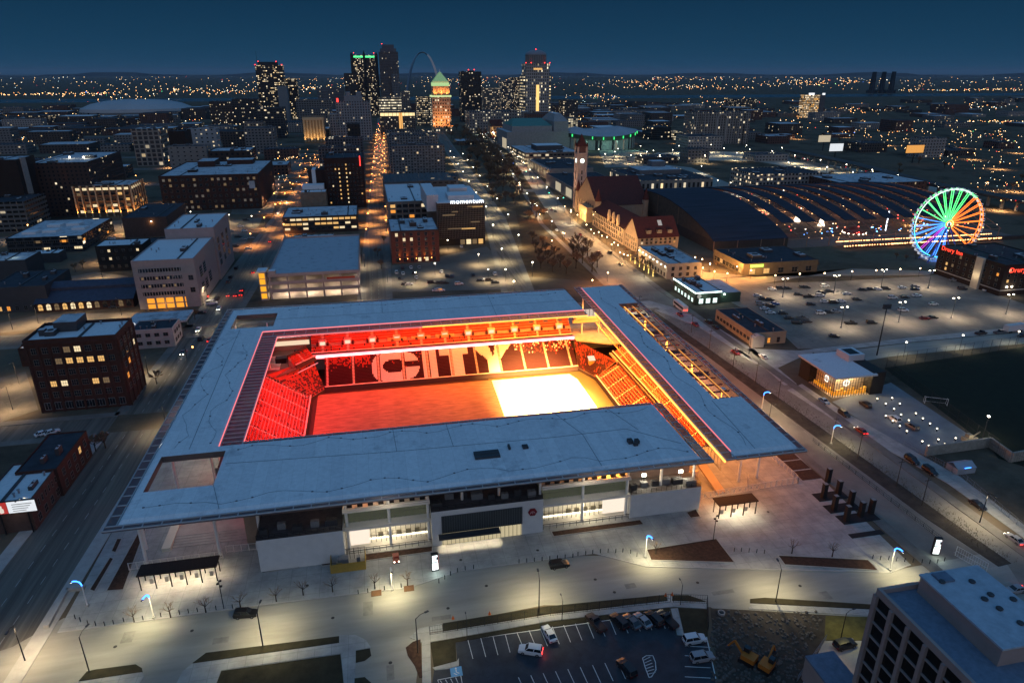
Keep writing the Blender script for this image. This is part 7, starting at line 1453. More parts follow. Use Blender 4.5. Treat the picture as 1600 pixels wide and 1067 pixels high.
lamps('cobra', [(*at(730, 1000), d2r(180), 0, .02), (*at(878, 970), d2r(180), 0, .02), (*at(1063, 945), d2r(180), 0, .02)], 'short black lamp post', 'along the fence of the small car park', 'dark lamp posts of the front road', ('SPOT', WHT, 500, 140, (0, -2.3, 9.0)), sc=.62)
lamps('cobra', [(*at(1313, 1000), d2r(100), 0, 1)], 'lone lamp post over yellow lit grass', 'beside the concrete tower', 'dark lamp posts of the front road', ('SPOT', (1, .85, .3), 900, 130, (0, -2.3, 9.0)), sc=.8)
lot = [(418, 540, 405, 628), (708, 523, 697, 590), (1005, 508, 988, 595), (468, 735, 450, 838), (827, 705, 805, 805), (1157, 680, 1132, 778), (1495, 658, 1468, 755), (105, 560, 90, 650)]
lamps('lot', [at(1200+a[2]/3.9525, 300+a[3]/3.9525) for a in lot], 'twin headed lamp', 'in the big lit car park', 'car park lamps', ('SPOT', (1, .78, .52), 13000, 160, (0, 0, 7.8)), 'lamp', sc=1.2)
lamps('globe', [at(1200+x/3.9525, 300+y/3.9525) for x, y in ((38, 570), (188, 560), (340, 556), (510, 545), (658, 538), (806, 530), (928, 525))], 'globe lamp on black pole', 'edging the big car park', 'globe lamps', ('POINT', (1, .66, .3), 900, 0, (0, 0, 5.8)), 'lamp')
lamps('globe', [at(880+x/5, 210+y/5) for x, y in ((238, 830), (275, 820), (375, 920), (395, 905), (440, 985), (470, 1000), (8, 830), (1080, 1040), (1140, 1080), (425, 925), (340, 860), (10, 610), (60, 640), (110, 680), (180, 760), (215, 800), (300, 850), (150, 600), (500, 1010))], 'globe lamp on black pole', 'outside the old station', 'globe lamps', ('POINT', (1, .55, .21), 5000, 0, (0, 0, 5.9)), 'lamp')
lamps('globe', [at(x, y) for x, y in ((1097, 432), (1115, 438), (1135, 441), (1085, 415), (1108, 425), (1150, 430), (1172, 436))], 'globe lamp on black pole', 'in the orange yard', 'globe lamps', ('POINT', (1, .42, .09), 6500, 0, (0, 0, 5.9)), 'lamp')
lamps('globe', [at(x, y) for x, y in ((862, 388), (843, 345), (879, 375), (949, 440), (925, 452), (820, 262), (832, 285))], 'globe lamp on black pole', 'on the lawn strip', 'globe lamps', ('POINT', (1, .40, .13), 6000, 0, (0, 0, 5.9)), 'lamp')
lamps('white', [(*at(1200+835/3.9525, 300+1020/3.9525),), (*at(1200+1182/3.9525, 300+975/3.9525),), (*at(1200+1525/3.9525, 300+950/3.9525),)], 'short white lamp', 'along the road above the training pitch', 'lamps above the pitch', ('SPOT', (1, .92, .64), 1700, 155, (0, 0, 8)), sc=.75)
lamps('white', [at(1535, 685)], 'bright white lamp', 'at the near corner of the training pitch', 'lamps above the pitch', ('SPOT', (1, .9, .64), 1100, 155, (0, 0, 8)), sc=.9)
# along the streets of the city
def street_spots(f, t0, t1, off, step): return [(f(t)+off*(1 if i % 2 else -1), t) for i, t in enumerate([t0+step*k for k in range(int((t1-t0)/step))])]
lamps('orange', street_spots(OL, 330, 1150, 8.5, 27), 'orange street lamp', 'along the left street', 'orange street lamps', ('SPOT', SOD, 26000, 150, (0, 0, 7.6)))
lamps('cobra', [(*p, 0, 0, .6) for p in street_spots(OL, -60, 320, 9.5, 46)], 'pale street lamp', 'at the near left street', 'white street lamps', ('SPOT', (1, .76, .44), 15000, 155, (0, 0, 7.9)))
lamps('orange', street_spots(PI_, 330, 1250, 6.5, 27), 'orange street lamp', 'along the middle street', 'orange street lamps', ('SPOT', SOD, 26000, 150, (0, 0, 7.6)))
lamps('cobra', street_spots(PI_, 196, 300, 6.5, 34), 'pale street lamp', 'at the near middle street', 'white street lamps', ('SPOT', (1, .76, .46), 8000, 155, (0, 0, 7.9)))
lamps('white', street_spots(lambda t: CH(t) if t < 400 else 152+.053*(t-392), 190, 860, 7, 34), 'white street lamp', 'along the park street', 'white street lamps', ('SPOT', (1, .80, .44), 15000, 160, (0, 0, 7.9)))
lamps('white', street_spots(MK, 330, 1050, 11, 30), 'white street lamp', 'along the wide street', 'white street lamps', ('SPOT', (1, .80, .5), 17000, 160, (0, 0, 7.9)))
lamps('cool', street_spots(MK, 1060, 1700, 11, 46), 'cool white street lamp', 'along the far end of the wide street', 'cool street lamps', ('SPOT', (.85, 1, .9), 22000, 160, (0, 0, 7.9)))
lamps('cobra', street_spots(MK, -70, 320, 12.5, 56), 'dim street lamp', 'along the near part of the wide street', 'white street lamps', ('SPOT', (1, .82, .52), 8000, 160, (0, 0, 7.9)))
lamps('white', [at(x, y) for x, y in ((1010, 250), (1050, 247), (1095, 245), (1130, 244), (1170, 246), (1205, 249), (1240, 256), (1280, 264), (1320, 272), (1360, 281), (1400, 290), (960, 250), (985, 256), (935, 246), (1000, 240), (1150, 252), (1100, 256), (1060, 240), (1110, 238), (1165, 239), (1220, 243), (1030, 256), (945, 254), (965, 245), (1000, 254), (1020, 248), (1255, 262), (1230, 268), (1290, 276), (1330, 285))], 'white lamp', 'along the bright highway', 'highway lamps', ('SPOT', (1, .80, .46), 26000, 160, (0, 0, 7.9)), sc=1.2)
lamps('white', [at(x, y) for x, y in ((1120, 296), (1140, 300), (1160, 306), (1178, 312), (1095, 272))], 'white lamp', 'along the pale slip road behind the post office', 'highway lamps', ('SPOT', (1, .9, .66), 9000, 160, (0, 0, 7.9)))
lamps('orange', [at(x, y) for x, y in ((430, 318), (455, 300), (470, 270), (480, 255), (440, 335), (405, 320), (425, 290))], 'orange street lamp', 'on the open lots behind the brick mill', 'orange street lamps', ('SPOT', SOD, 12000, 150, (0, 0, 7.8)))
lamps('white', [at(x, y) for x, y in ((700, 392), (748, 415), (680, 430), (650, 445), (763, 440), (790, 440))], 'small lamp', 'behind the stadium roof', 'car park lamps', ('SPOT', (1, .72, .40), 10000, 155, (0, 0, 7.9)), sc=.8)
lamps('white', [at(x, y) for x, y in ((360, 350), (395, 352), (300, 345), (240, 335))], 'small lamp', 'in the lot right of the stepped office', 'car park lamps', ('SPOT', (1, .72, .38), 6500, 155, (0, 0, 7.9)), sc=.8)
lamps('cobra', [at(*p) for p in ((262, 350), (292, 346), (318, 344), (336, 346), (150, 358), (190, 356), (215, 350), (30, 376), (80, 368), (90, 448), (160, 434), (120, 497), (190, 493), (60, 505), (20, 515), (30, 600), (20, 640), (380, 310), (400, 300), (415, 322), (430, 300), (245, 480), (160, 410), (60, 560))], 'black arm lamp', 'over the lots left of the left street', 'lamps of the left lots', ('SPOT', (1, .66, .34), 11000, 155, (0, -2.3, 9.0)))
lamps('orange', [(s, t-30*(s+600)/1220+5) for t in (395, 520, 640, 770) for s in range(-420, -40, 62)], 'orange street lamp', 'along the cross streets at left', 'orange street lamps', ('SPOT', (1, .50, .18), 30000, 155, (0, 0, 7.6)))
lamps('orange', [at(x, y) for x, y in ((1200, 330), (1245, 218), (1320, 215), (1385, 228), (1450, 240), (1520, 250), (1560, 265), (1500, 232), (1590, 240), (1560, 330), (1585, 300), (1540, 300), (1100, 218), (1060, 225), (980, 225), (1150, 222))], 'orange street lamp', 'in the right district', 'orange street lamps', ('SPOT', (1, .58, .26), 40000, 155, (0, 0, 7.6)))
# far light masts and floodlight pole
x, y = at(1370, 555); T = thing('floodlight_pole', 'very tall dark floodlight pole between training pitch and car park', 'floodlight', (x, y, 0)); q = MB(); q.tube((0, 0, 0), (0, 0, 20), .28, .18, 8); q.build('pole', BLACK, T); q = MB(); q.box(-1.6, 1.6, -.4, .4, 19.6, 21.4); q.build('lamp_head', DGREY, T)
# ------------------------------------------------------------------ vehicles
VEH = {}
def vehicle(kind, col, lights):
    key = (kind, col, lights)
    if key in VEH: return VEH[key]
    cols = {'white': (.62, .63, .64), 'silver': (.28, .29, .31), 'grey': (.10, .105, .115), 'black': (.010, .010, .012), 'red': (.22, .012, .012), 'blue': (.03, .12, .35), 'dark brown': (.05, .03, .025)}
    PT = M(f'{col.replace(" ", "_")}_car_paint', cols[col], .3, var=0, spec=.6); TY = M('tyre_rubber', (.012, .012, .012), .85, var=0)
    T = thing({'suv': 'suv', 'van': 'van'}.get(kind, 'car'), None, None)
    L, Wd, Hb, Ht = {'sedan': (2.3, .88, .92, 1.42), 'suv': (2.35, .95, 1.08, 1.74), 'van': (2.7, 1.0, 1.2, 2.2), 'pickup': (2.75, .98, 1.1, 1.8)}[kind]
    q = MB(); sec = [(-L, .42, Hb*.80, .86), (-L+.12, .30, Hb*.93, .95), (-L*.55, .26, Hb, 1), (L*.35, .26, Hb, 1), (L*.72, .28, Hb*.92, .97), (L-.1, .34, Hb*.76, .9), (L, .42, Hb*.62, .82)]
    def ring(s): x, zb, zt, w = s; w *= Wd; return [(x, -w, zb), (x, -w, zt*.8), (x, -w*.93, zt), (x, w*.93, zt), (x, w, zt*.8), (x, w, zb)]
    for a, b in zip(sec, sec[1:]):
        A, B = ring(a), ring(b)
        for i in range(6): j = (i+1) % 6; q.face([A[i], A[j], B[j], B[i]][::-1])
    q.face(ring(sec[0])); q.face(ring(sec[-1])[::-1]); q.build('body', PT, T)
    c0, c1, r0, r1 = {'sedan': (-L*.80, L*.42, -L*.48, L*.10), 'suv': (-L*.97, L*.45, -L*.86, L*.16), 'van': (-L*.98, L*.72, -L*.95, L*.48), 'pickup': (-L*.1, L*.5, -.05, L*.22)}[kind]
    q = MB(); w, wt = Wd*.9, Wd*.74; zb = Hb-.03
    b_ = [(c0, -w, zb), (c1, -w, zb), (c1, w, zb), (c0, w, zb)]; t_ = [(r0, -wt, Ht-.06), (r1, -wt, Ht-.06), (r1, wt, Ht-.06), (r0, wt, Ht-.06)]
    for i in range(4): j = (i+1) % 4; q.face([b_[i], b_[j], t_[j], t_[i]])
    q.build('windows', GLASS, T); q = MB(); q.box(r0-.04, r1+.04, -wt-.02, wt+.02, Ht-.06, Ht)
    for X0, X1 in ((c0, r0), (c1, r1), ((c0+c1)/2, (r0+r1)/2)):
        for s in (-1, 1): q.bar((X0, s*w*1.0, zb), (X1, s*wt, Ht-.04), .09, .07)
    q.build('roof', PT, T)
    if kind == 'pickup': q = MB(); q.box(-L+.15, -L*.12, -Wd*.8, Wd*.8, Hb-.02, Hb+.02); q.build('load_bed', BLACK, T)
    wq = MB(); n = 12
    wq.tube((0, -.11, 0), (0, .11, 0), .34, .34, n, 0); wq.tube((0, -.125, 0), (0, .125, 0), .19, .19, 8, 1); wm = wq.mesh('wheel', [TY, STEEL])
    for X in (-L*.6, L*.6):
        for s in (-1, 1): put('wheel', wm, T, (X, s*(Wd-.08), .34))
    hl = MB().box(-.04, .06, -.2, .2, -.08, .08).mesh('headlight', [BULB_W if lights == 'on' else M('lens', (.4, .42, .45), .15, var=0)]); tl = MB().box(-.05, .05, -.22, .22, -.08, .08).mesh('tail_light', [RED if lights in ('on', 'tail') else M('red_lens', (.16, .01, .01), .3, var=0)])
    for s in (-1, 1): put('headlight', hl, T, (L-.03, s*Wd*.62, Hb*.62)); put('tail_light', tl, T, (-L, s*Wd*.62, Hb*.74))
    if lights == 'on': lamp_light('headlight_beam', 'SPOT', (1, .86, .64), 240, T, (L+.1, 0, .7), 70, .6, .15, to=(L+8, 0, 0)); lamp_light('tail_glow', 'POINT', (1, .05, .03), 16, T, (-L-.3, 0, .7), size=.1)
    if lights == 'tail': lamp_light('tail_glow', 'POINT', (1, .05, .03), 30, T, (-L-.3, 0, .7), size=.1)
    for k in ('label', 'category'):
        if k in T: del T[k]
    kids(T); VEH[key] = T; return T
def car(px, py, kind, col, rz, place, lights='off', z=0.02, group='cars'):
    T = vehicle(kind, col, lights); x, y = at(px, py, .5); o = dup(T, (x, y, z), rz)
    nm = {'sedan': 'car', 'suv': 'tall car', 'van': 'van', 'pickup': 'pickup truck'}[kind]
    later(o, f'{col} {nm}'+(' with lights on' if lights == 'on' else ' with tail lights' if lights == 'tail' else ''), place, {'van': 'van', 'pickup': 'pickup'}.get(kind, 'car'), group); return o
N_, S_, W_, E_ = d2r(90), d2r(-90), d2r(180), 0
PKL = 'in the small fenced car park'
for a in ((858, 990, 'sedan', 'white', 1.75), (829, 1016, 'suv', 'white', 2.75, 'tail'), (931, 973, 'pickup', 'dark brown', 1.9), (967, 971, 'suv', 'black', 1.9), (987, 971, 'sedan', 'grey', 1.9), (1004, 969, 'sedan', 'silver', 1.9), (1022, 967, 'suv', 'black', 1.9), (1042, 968, 'pickup', 'black', 1.9), (1085, 999, 'suv', 'white', 0), (1097, 1027, 'suv', 'silver', 0), (979, 1044, 'suv', 'black', 1.85)):
    car(*a[:5], PKL, a[5] if len(a) > 5 else 'off', .06, 'cars in the small car park')
car(384, 959, 'suv', 'black', -.1, 'at the front plaza kerb', 'off'); car(874, 882, 'suv', 'black', .03, 'on the front road before the emblem'); car(1320, 1007, 'suv', 'black', .1, 'on the drive beside the concrete tower', 'off', .08)
MKT = 'on the wide right street'
for a in ((1087, 507, 'sedan', 'red', S_, 'tail'), (1107, 503, 'suv', 'black', N_), (1118, 511, 'sedan', 'black', N_), (1063, 492, 'sedan', 'red', S_, 'tail'), (1150, 551, 'sedan', 'red', S_, 'tail'), (1192, 557, 'sedan', 'white', N_), (1288, 627, 'sedan', 'blue', S_), (1319, 647, 'suv', 'black', S_), (1345, 673, 'sedan', 'red', N_, 'on'), (1425, 719, 'suv', 'black', S_), (1453, 736, 'suv', 'black', S_), (1528, 789, 'sedan', 'black', S_), (1585, 842, 'sedan', 'silver', N_, 'on'), (1586, 921, 'sedan', 'silver', W_, 'tail'), (990, 405, 'sedan', 'grey', S_), (953, 395, 'suv', 'black', N_), (936, 395, 'sedan', 'red', S_, 'tail'), (907, 367, 'sedan', 'red', S_, 'tail'), (870, 360, 'sedan', 'white', S_), (970, 413, 'sedan', 'black', S_), (862, 328, 'sedan', 'red', S_, 'tail'), (868, 331, 'sedan', 'black', S_, 'tail'), (853, 331, 'suv', 'white', S_, 'on'), (827, 317, 'sedan', 'grey', S_, 'on'), (835, 318, 'sedan', 'grey', S_, 'on')):
    car(*a[:5], MKT, a[5] if len(a) > 5 else 'off', .03, 'cars on the wide street')
for a in ((1352, 633, 'suv', 'black', N_), (1397, 655, 'suv', 'white', N_), (1425, 667, 'suv', 'grey', N_)): car(*a[:5], 'on the slate forecourt by the pavilion', 'off', .11, 'cars on the forecourt')
for i in range(9): car(812-i*5, 296-i*10, 'sedan', ('black', 'grey', 'silver')[i % 3], S_, 'in the far wide street traffic', 'on', .03, 'cars on the wide street')
LFT = 'on the left street'
for a in ((310, 515, 'sedan', 'white', S_, 'on'), (314, 529, 'suv', 'black', N_), (328, 531, 'sedan', 'red', N_, 'tail'), (286, 551, 'sedan', 'grey', S_, 'on'), (339, 466, 'suv', 'black', N_), (342, 482, 'sedan', 'white', S_, 'on'), (331, 474, 'van', 'white', .2), (314, 489, 'sedan', 'black', 0), (357, 461, 'sedan', 'grey', N_, 'tail'), (368, 461, 'sedan', 'black', N_, 'tail'), (377, 460, 'suv', 'black', N_, 'tail'), (378, 453, 'sedan', 'red', N_, 'tail'), (396, 425, 'sedan', 'black', N_, 'tail'), (369, 419, 'suv', 'black', N_), (357, 440, 'suv', 'grey', N_), (360, 433, 'sedan', 'black', N_), (422, 377, 'sedan', 'black', N_, 'tail'), (435, 333, 'sedan', 'white', S_, 'on'), (449, 317, 'sedan', 'white', S_, 'on')):
    car(*a[:5], LFT, a[5] if len(a) > 5 else 'off', .03, 'cars on the left street')
for a in ((67, 677, 'sedan', 'white', .6), (81, 675, 'sedan', 'white', .6), (178, 480, 'sedan', 'black', 0), (175, 373, 'sedan', 'white', 0)): car(*a[:5], 'on the dark lots left of the left street', 'off', .02, 'cars on the left lots')
for x, y, k in ((361, 361, 2), (376, 354, 0), (382, 361, 0), (372, 370, 1), (380, 374, 2), (368, 385, 1), (388, 388, 0), (392, 372, 2), (384, 344, 1)): car(x, y, ('sedan', 'suv', 'sedan')[k], ('white', 'black', 'silver')[k], .2, 'in the lot right of the stepped office', 'off', .05, 'cars in the lot behind the office')
for i, (x, y) in enumerate(((905, 470), (957, 467), (1008, 465), (868, 497), (908, 503), (885, 532), (972, 500), (990, 528), (1145, 492), (1180, 520), (1210, 520), (1340, 512), (1475, 507), (920, 570), (945, 570), (1085, 560), (1135, 560), (1165, 560), (1253, 568), (1385, 548), (1415, 545), (1440, 545), (1478, 558), (1115, 608), (1140, 608), (1268, 338))):
    c = ('black', 'white', 'silver', 'white', 'white', 'black', 'black', 'white', 'white', 'black', 'grey', 'black', 'white', 'black', 'white', 'black', 'black', 'black', 'white', 'black', 'white', 'black', 'black', 'white', 'white', 'white')[i]
    car(400+x/3.9525, 300+y/3.9525, 'suv' if i % 3 == 0 else 'sedan', c, N_ if y < 540 else 0, 'behind the stadium roof', 'off', .055, 'cars in the visitor car park')
LOTC = ((25, 600, 'w'), (75, 595, 'k'), (120, 595, 'k'), (210, 588, 'k'), (235, 588, 'k'), (350, 580, 'w'), (185, 632, 'k'), (250, 645, 'k'), (330, 622, 'k'), (322, 640, 'w'), (375, 612, 'k'), (485, 628, 'w'), (352, 677, 'w'), (405, 682, 'k'), (452, 675, 'w'), (548, 662, 'k'), (262, 693, 'k'), (325, 748, 'w'), (375, 742, 'k'), (422, 737, 's'), (512, 810, 'k'), (640, 807, 'k'), (585, 604, 'k'), (633, 600, 'k'), (677, 600, 'w'), (727, 597, 'k'), (828, 590, 'w'), (908, 583, 'g'), (908, 600, 'k'), (770, 653, 'w'), (845, 648, 'k'), (920, 640, 'w'), (1022, 692, 'w'), (835, 730, 'w'), (968, 780, 'r'), (1018, 775, 'k'), (410, 889, 'k'), (1200, 597, 'd'), (1145, 545, 's'), (10, 665, 'k'), (40, 690, 'b'), (15, 705, 'k'), (15, 745, 'w'), (92, 748, 'k'), (130, 778, 'k'), (178, 808, 'k'), (212, 780, 'g'), (240, 800, 'd'), (-30, 660, 'k'), (-50, 690, 's'), (-20, 720, 'w'), (-65, 640, 'w'))
for i, (x, y, c) in enumerate(LOTC):
    car(1200+x/3.9525, 300+y/3.9525, 'suv' if i % 4 == 1 else 'pickup' if i % 13 == 7 else 'sedan', {'w': 'white', 'k': 'black', 's': 'silver', 'g': 'grey', 'r': 'red', 'd': 'dark brown', 'b': 'blue'}[c], -.35+.1*(i % 3), 'in the big lit car park', 'off', .035, 'cars in the big car park')
for x, y, k, c in ((1355, 606, 'pickup', 'white'), (1315, 872, 'pickup', 'dark brown'), (1430, 868, 'pickup', 'grey')): car(1200+x/3.9525, 300+y/3.9525, k, c, .1, 'along the edge of the big car park', 'off', .035, 'cars in the big car park')
car(1200+1570/3.9525, 300+887/3.9525, 'sedan', 'black', W_, 'on the road above the training pitch', 'tail', .04)
for x, y, c in ((1065, 700-210, 0),): pass
for i in range(30):
    rr = random.Random(i); x, y = at(rr.uniform(935, 1032), rr.uniform(240, 258)); o = dup(vehicle('sedan', rr.choice(('white', 'black', 'silver', 'grey')), 'off'), (x, y, .06), rr.choice((0, N_))); later(o, {'w': 'parked car'}['w'], 'in the crowded far lot before the arena', 'car', 'cars in the far lot')
for i in range(22):
    rr = random.Random(50+i); k = rr.random(); x, y = at(1230+k*390, 243+k*79+rr.uniform(-2, 2), 10.5); o = dup(vehicle('sedan', 'black', 'on'), (x, y, 10.45), math.atan2(-.45, 1)*0+rr.choice((d2r(-28), d2r(152)))); later(o, 'dark car with lights on', 'on the raised highway', 'car', 'cars on the raised highway')
for T in VEH.values():
    def rm(o):
        for c in list(o.children): rm(c)
        bpy.data.objects.remove(o)
    rm(T)
# bus, box trailer
x, y = at(1063, 483); T = thing('bus', 'long white city bus on the wide street near the diner', 'bus', (x, y, .03), d2r(88)); q = MB(); q.box(-6, 6, -1.25, 1.25, .4, 3.1, 0); q.box(-5.4, 5.2, -.9, .9, 3.1, 3.35, 0); q.build('body', M('bus_white', (.6, .6, .6), .4, var=.05), T)
for s in (-1, 1): MB().box(-5.6, 5.4, s*1.26-.02, s*1.26+.02, 1.5, 2.6).build('side_windows', GLASS, T)
MB().box(6.0, 6.05, -1.1, 1.1, 1.3, 2.8).build('windscreen', GLASS, T); MB().box(-6.06, -6.0, -1, 1, 1.2, 1.6).build('tail_light', RED, T)
for X in (-3.8, 3.8):
    for s in (-1, 1): q = MB(); q.tube((0, -.15, 0), (0, .15, 0), .5, .5, 12); q.build('wheel', M('tyre_rubber', (.012, .012, .012)), T, (X, s*1.15, .5))
x, y = at(1200+1515/3.9525, 300+862/3.9525); T = thing('box_trailer', 'long white box trailer parked above the training pitch', 'trailer', (x, y, .04), .1); MB().box(-5, 5, -1.2, 1.2, .8, 3.4).build('body', M('bus_white', (.6, .6, .6)), T); [MB().tube((X, s*1.0, .4), (X, s*1.25, .4), .4, .4, 10).build('wheel', M('tyre_rubber', (.012, .012, .012)), T) for X in (-3.6, -2.6, 3.2) for s in (-1, 1)]
# ------------------------------------------------------------------ things on the plaza
def posts(spots, label, name, group, h=1.05, place='along the plaza kerb'):
    me = None
    q = MB(); q.tube((0, 0, 0), (0, 0, h), .09, .09, 6); q.lathe([(.1, h), (.1, h+.05), (0, h+.08)], 6); me = q.mesh(name, BLACK)
    for s in spots: o = put(name, me, None, (*s, .12)); later(o, label, place, 'bollard', group)
bl = [(118, 967), (126, 971), (138, 976), (150, 977.5), (164, 978), (178, 975.5), (194, 972), (224, 969), (252, 964), (281, 960), (295, 958), (309, 956), (338, 953), (364, 951)]
posts([at(*p) for p in bl], 'black bollard', 'bollard', 'bollards of the plaza kerb', place='at the left end of the front plaza')
posts([at(x, y) for x, y in ((560, 928), (575, 926), (601, 922), (627, 918), (686, 911), (695, 905), (704, 899), (715, 894), (727, 891), (740, 889))], 'black bollard', 'bollard', 'bollards of the plaza kerb', place='before the left lit lobby')
posts([at(811+12*i, 880-i*1.25) for i in range(8)]+[at(x, y) for x, y in ((903, 868.5), (915, 867), (926, 865.5), (938, 864), (950, 863.5), (962, 864), (973, 863), (985, 865), (995, 870))], 'black bollard', 'bollard', 'bollards of the plaza kerb', place='before the right lit lobby')
posts([at(x, y) for x, y in ((1147, 862), (1158, 862), (1170, 863), (1182, 864), (1194, 865), (1363, 873), (1375, 875), (1388, 875), (1400, 877), (1413, 878), (1426, 879), (1440, 880), (1452, 881), (1464, 880), (1475, 877))], 'black bollard', 'bollard', 'bollards of the plaza kerb', place='at the right end of the front plaza')
# entrance shelters with their lights
def shelter(x0, x1, y0, y1, z, n, label, e):
    T = thing('entry_shelter', label, 'shelter', ((x0+x1)/2, (y0+y1)/2, .11)); a, b, c, d = -(x1-x0)/2, (x1-x0)/2, -(y1-y0)/2, (y1-y0)/2
    q = MB(); q.box(a, b, c, d, z-.25, z); q.build('roof', M('shelter_brown', (.035, .022, .018), .7, var=.3, scale=3), T)
    for i in range(n): X = a+.4+(b-a-.8)*i/(n-1); MB().box(X-.1, X+.1, c+.1, c+.3, 0, z-.26).build('post', BLACK, T); MB().box(X-.1, X+.1, d-.6, d-.4, 0, z-.26).build('post', BLACK, T)
    for i in range(n-1): X = a+.4+(b-a-.8)*(i+.5)/(n-1); MB().box(X-.6, X+.6, -.1, .1, z-.34, z-.27).build('strip_light', BULB_W, T); lamp_light('shelter_beam', 'SPOT', (1, .80, .52), e, T, (X, c*.4, z-.5), 160, .6, .25)
    for i in range(n-1): X = a+.4+(b-a-.8)*(i+.5)/(n-1); MB().box(X-.35, X+.35, d-1.8, d-1.2, 0, 1.3).build('turnstile', STEEL, T)
shelter(3.2, 19.6, 1.9, 5.8, 4.0, 6, 'long dark entry shelter with bright lamps beneath at the left plaza', 900)
shelter(138.7, 149.6, .5, 4.0, 4.0, 4, 'short brown entry shelter with bright lamps beneath at the right plaza', 1200)
# slim camera poles, tree pits, cones
for i, (px, py) in enumerate(((350, 951), (1114, 846))):
    T = thing('camera_pole', ('slim dark camera pole at the left plaza kerb', 'slim dark camera pole at the corner of the four sided bed')[i], 'pole', (*at(px, py), .11)); q = MB(); q.tube((0, 0, 0), (0, 0, 7.4), .09, .07, 6); q.build('pole', BLACK, T)
    for k, (dx, z) in enumerate(((.35, 7.1), (-.3, 6.4), (.3, 5.7))): MB().box(dx-.22, dx+.22, -.18, .18, z, z+.3).build('camera', BLACK, T)
for k, (px, py) in enumerate(((588, 927), (639, 919.5))): a = at(px, py); tag(MB().box(a[0]-1.1, a[0]+1.1, a[1]-.9, a[1]+.9, .11, .165).build('tree_pit', M('pit_mulch', (.14, .07, .035), .95, var=.3)), ('left', 'right')[k]+' of two square brown tree pits before the left lobby', 'tree pit', 'square tree pits')
for px, py in ((1040, 931), (1050, 930), (708, 967), (765, 960)):
    T = thing('traffic_cone', None, None, (*at(px, py), .15)); q = MB(); q.lathe([(.22, .04), (.05, .8), (0, .8)], 8); q.box(-.28, .28, -.28, .28, 0, .04); q.build('cone', M('cone_orange', (.6, .12, .02), .6, var=0), T); later(T, 'orange traffic cone', 'by the front road verge', 'cone', 'traffic cones')
rp = random.Random(12); PATCH = M('tar_patch', (.215, .205, .185), .85, var=.3, scale=.6); IRON = M('cast_iron', (.035, .033, .03), .6, var=.2)
for px, py in ((300, 985), (520, 965), (700, 950), (760, 915), (930, 905), (1090, 910), (1250, 915), (610, 1035), (960, 925), (180, 1010), (840, 860), (720, 875), (1200, 800), (480, 915)):
    a = at(px, py); z = .125 if py < 880 or px == 480 else .03; q = MB(); q.lathe([(.36, z), (.36, z+.012), (0, z+.014)], 12, a); q.build('manhole_cover', IRON)['kind'] = 'structure'
for px, py, w, d in ((345, 1000, 3, 1.6), (575, 950, 2, 4), (690, 965, 4, 1.2), (985, 915, 2.4, 1.5), (1130, 925, 5, 1.1), (1290, 930, 2, 2.4), (200, 995, 2.2, 3), (610, 1050, 1.4, 3.5)):
    a = at(px, py); MB().box(a[0]-w/2, a[0]+w/2, a[1]-d/2, a[1]+d/2, .02, .028).build('road_patch', PATCH)['kind'] = 'structure'
# screens
def kiosk(px, py, label, rz):
    x, y = at(px, py); T = thing('info_totem', label, 'totem', (x, y, .11), rz); q = MB(); q.box(-.8, .8, -.35, .35, 0, 4.7); q.build('case', BLACK, T); MB().box(-.66, .66, -.40, -.351, .4, 2.3).build('screen', E('totem_white', (.9, 1, .95), 2.5), T)
    q = MB()
    for k in range(3): q.box(-.6, .6-.3*(k % 2), -.40, -.351, 2.6+k*.62, 3.05+k*.62)
    q.build('screen_panel', E('totem_panel', (.8, .9, .95), 2.2), T); MB().box(.801, .84, -.3, .3, .5, 4.3).build('side_screen', E('totem_red', (1, .25, .2), 1.2), T)
    lamp_light('totem_glow', 'POINT', (.78, 1, .88), 140, T, (0, -1.6, 1.6), size=.4); return T
kiosk(680, 891, 'bright white screen totem beside the left lit lobby', .1); kiosk(1460, 866, 'bright red and white screen totem at the right plaza fence', -.3)
# construction enclosure, cart, cones
a = at(517, 897); T = thing('boarded_enclosure', 'yellow boarded enclosure full of machinery beside the left lobby', 'enclosure', (a[0], a[1], .11)); YB = M('yellow_board', (.34, .23, .05), .8, var=.15, scale=2)
q = MB(); q.box(0, 7.8, 0, .12, 0, 2.3); q.box(0, .12, .121, 4.5, 0, 2.3); q.box(7.68, 7.8, .121, 4.5, 0, 2.3)
for i in range(14): q.box(i*.58, i*.58+.05, -.03, -.002, 0, 2.3)
q.build('board_fence', YB, T); q = MB(); q.box(1.6, 4, 1.6, 3.2, 0, 2.2); q.box(5.8, 6.6, 2, 3, 0, 2.0); q.build('generator', M('unit_grey', (.20, .21, .22)), T); q = MB(); q.box(1.3, 2.6, .6, 1.3, 0, 1.6); q.build('crate', YB, T); q = MB()
for X in (4.2, 5.2, 6.2, 7.6): q.tube((X, 4.4, 0), (X, 4.4, 3), .05)
for Z in (1.5, 2.9): q.tube((0, 4.4, Z), (7.8, 4.4, Z), .05)
q.build('scaffold', DGREY, T)
x, y = at(619, 876); T = thing('utility_cart', 'small red utility cart with lit headlamps before the left lobby', 'cart', (x, y, .11), -1.5); q = MB(); q.box(-1.3, 1.3, -.7, .7, .35, .9, 0); q.box(-1.2, 0, -.65, .65, .9, 1.2, 0); q.build('body', M('cart_red', (.3, .04, .03), .5, var=.1), T); q = MB(); q.box(-.3, 1.1, -.65, .65, 1.85, 1.95)
for X in (-.25, 1.05):
    for s in (-.6, .6): q.tube((X, s, .9), (X, s, 1.85), .04)
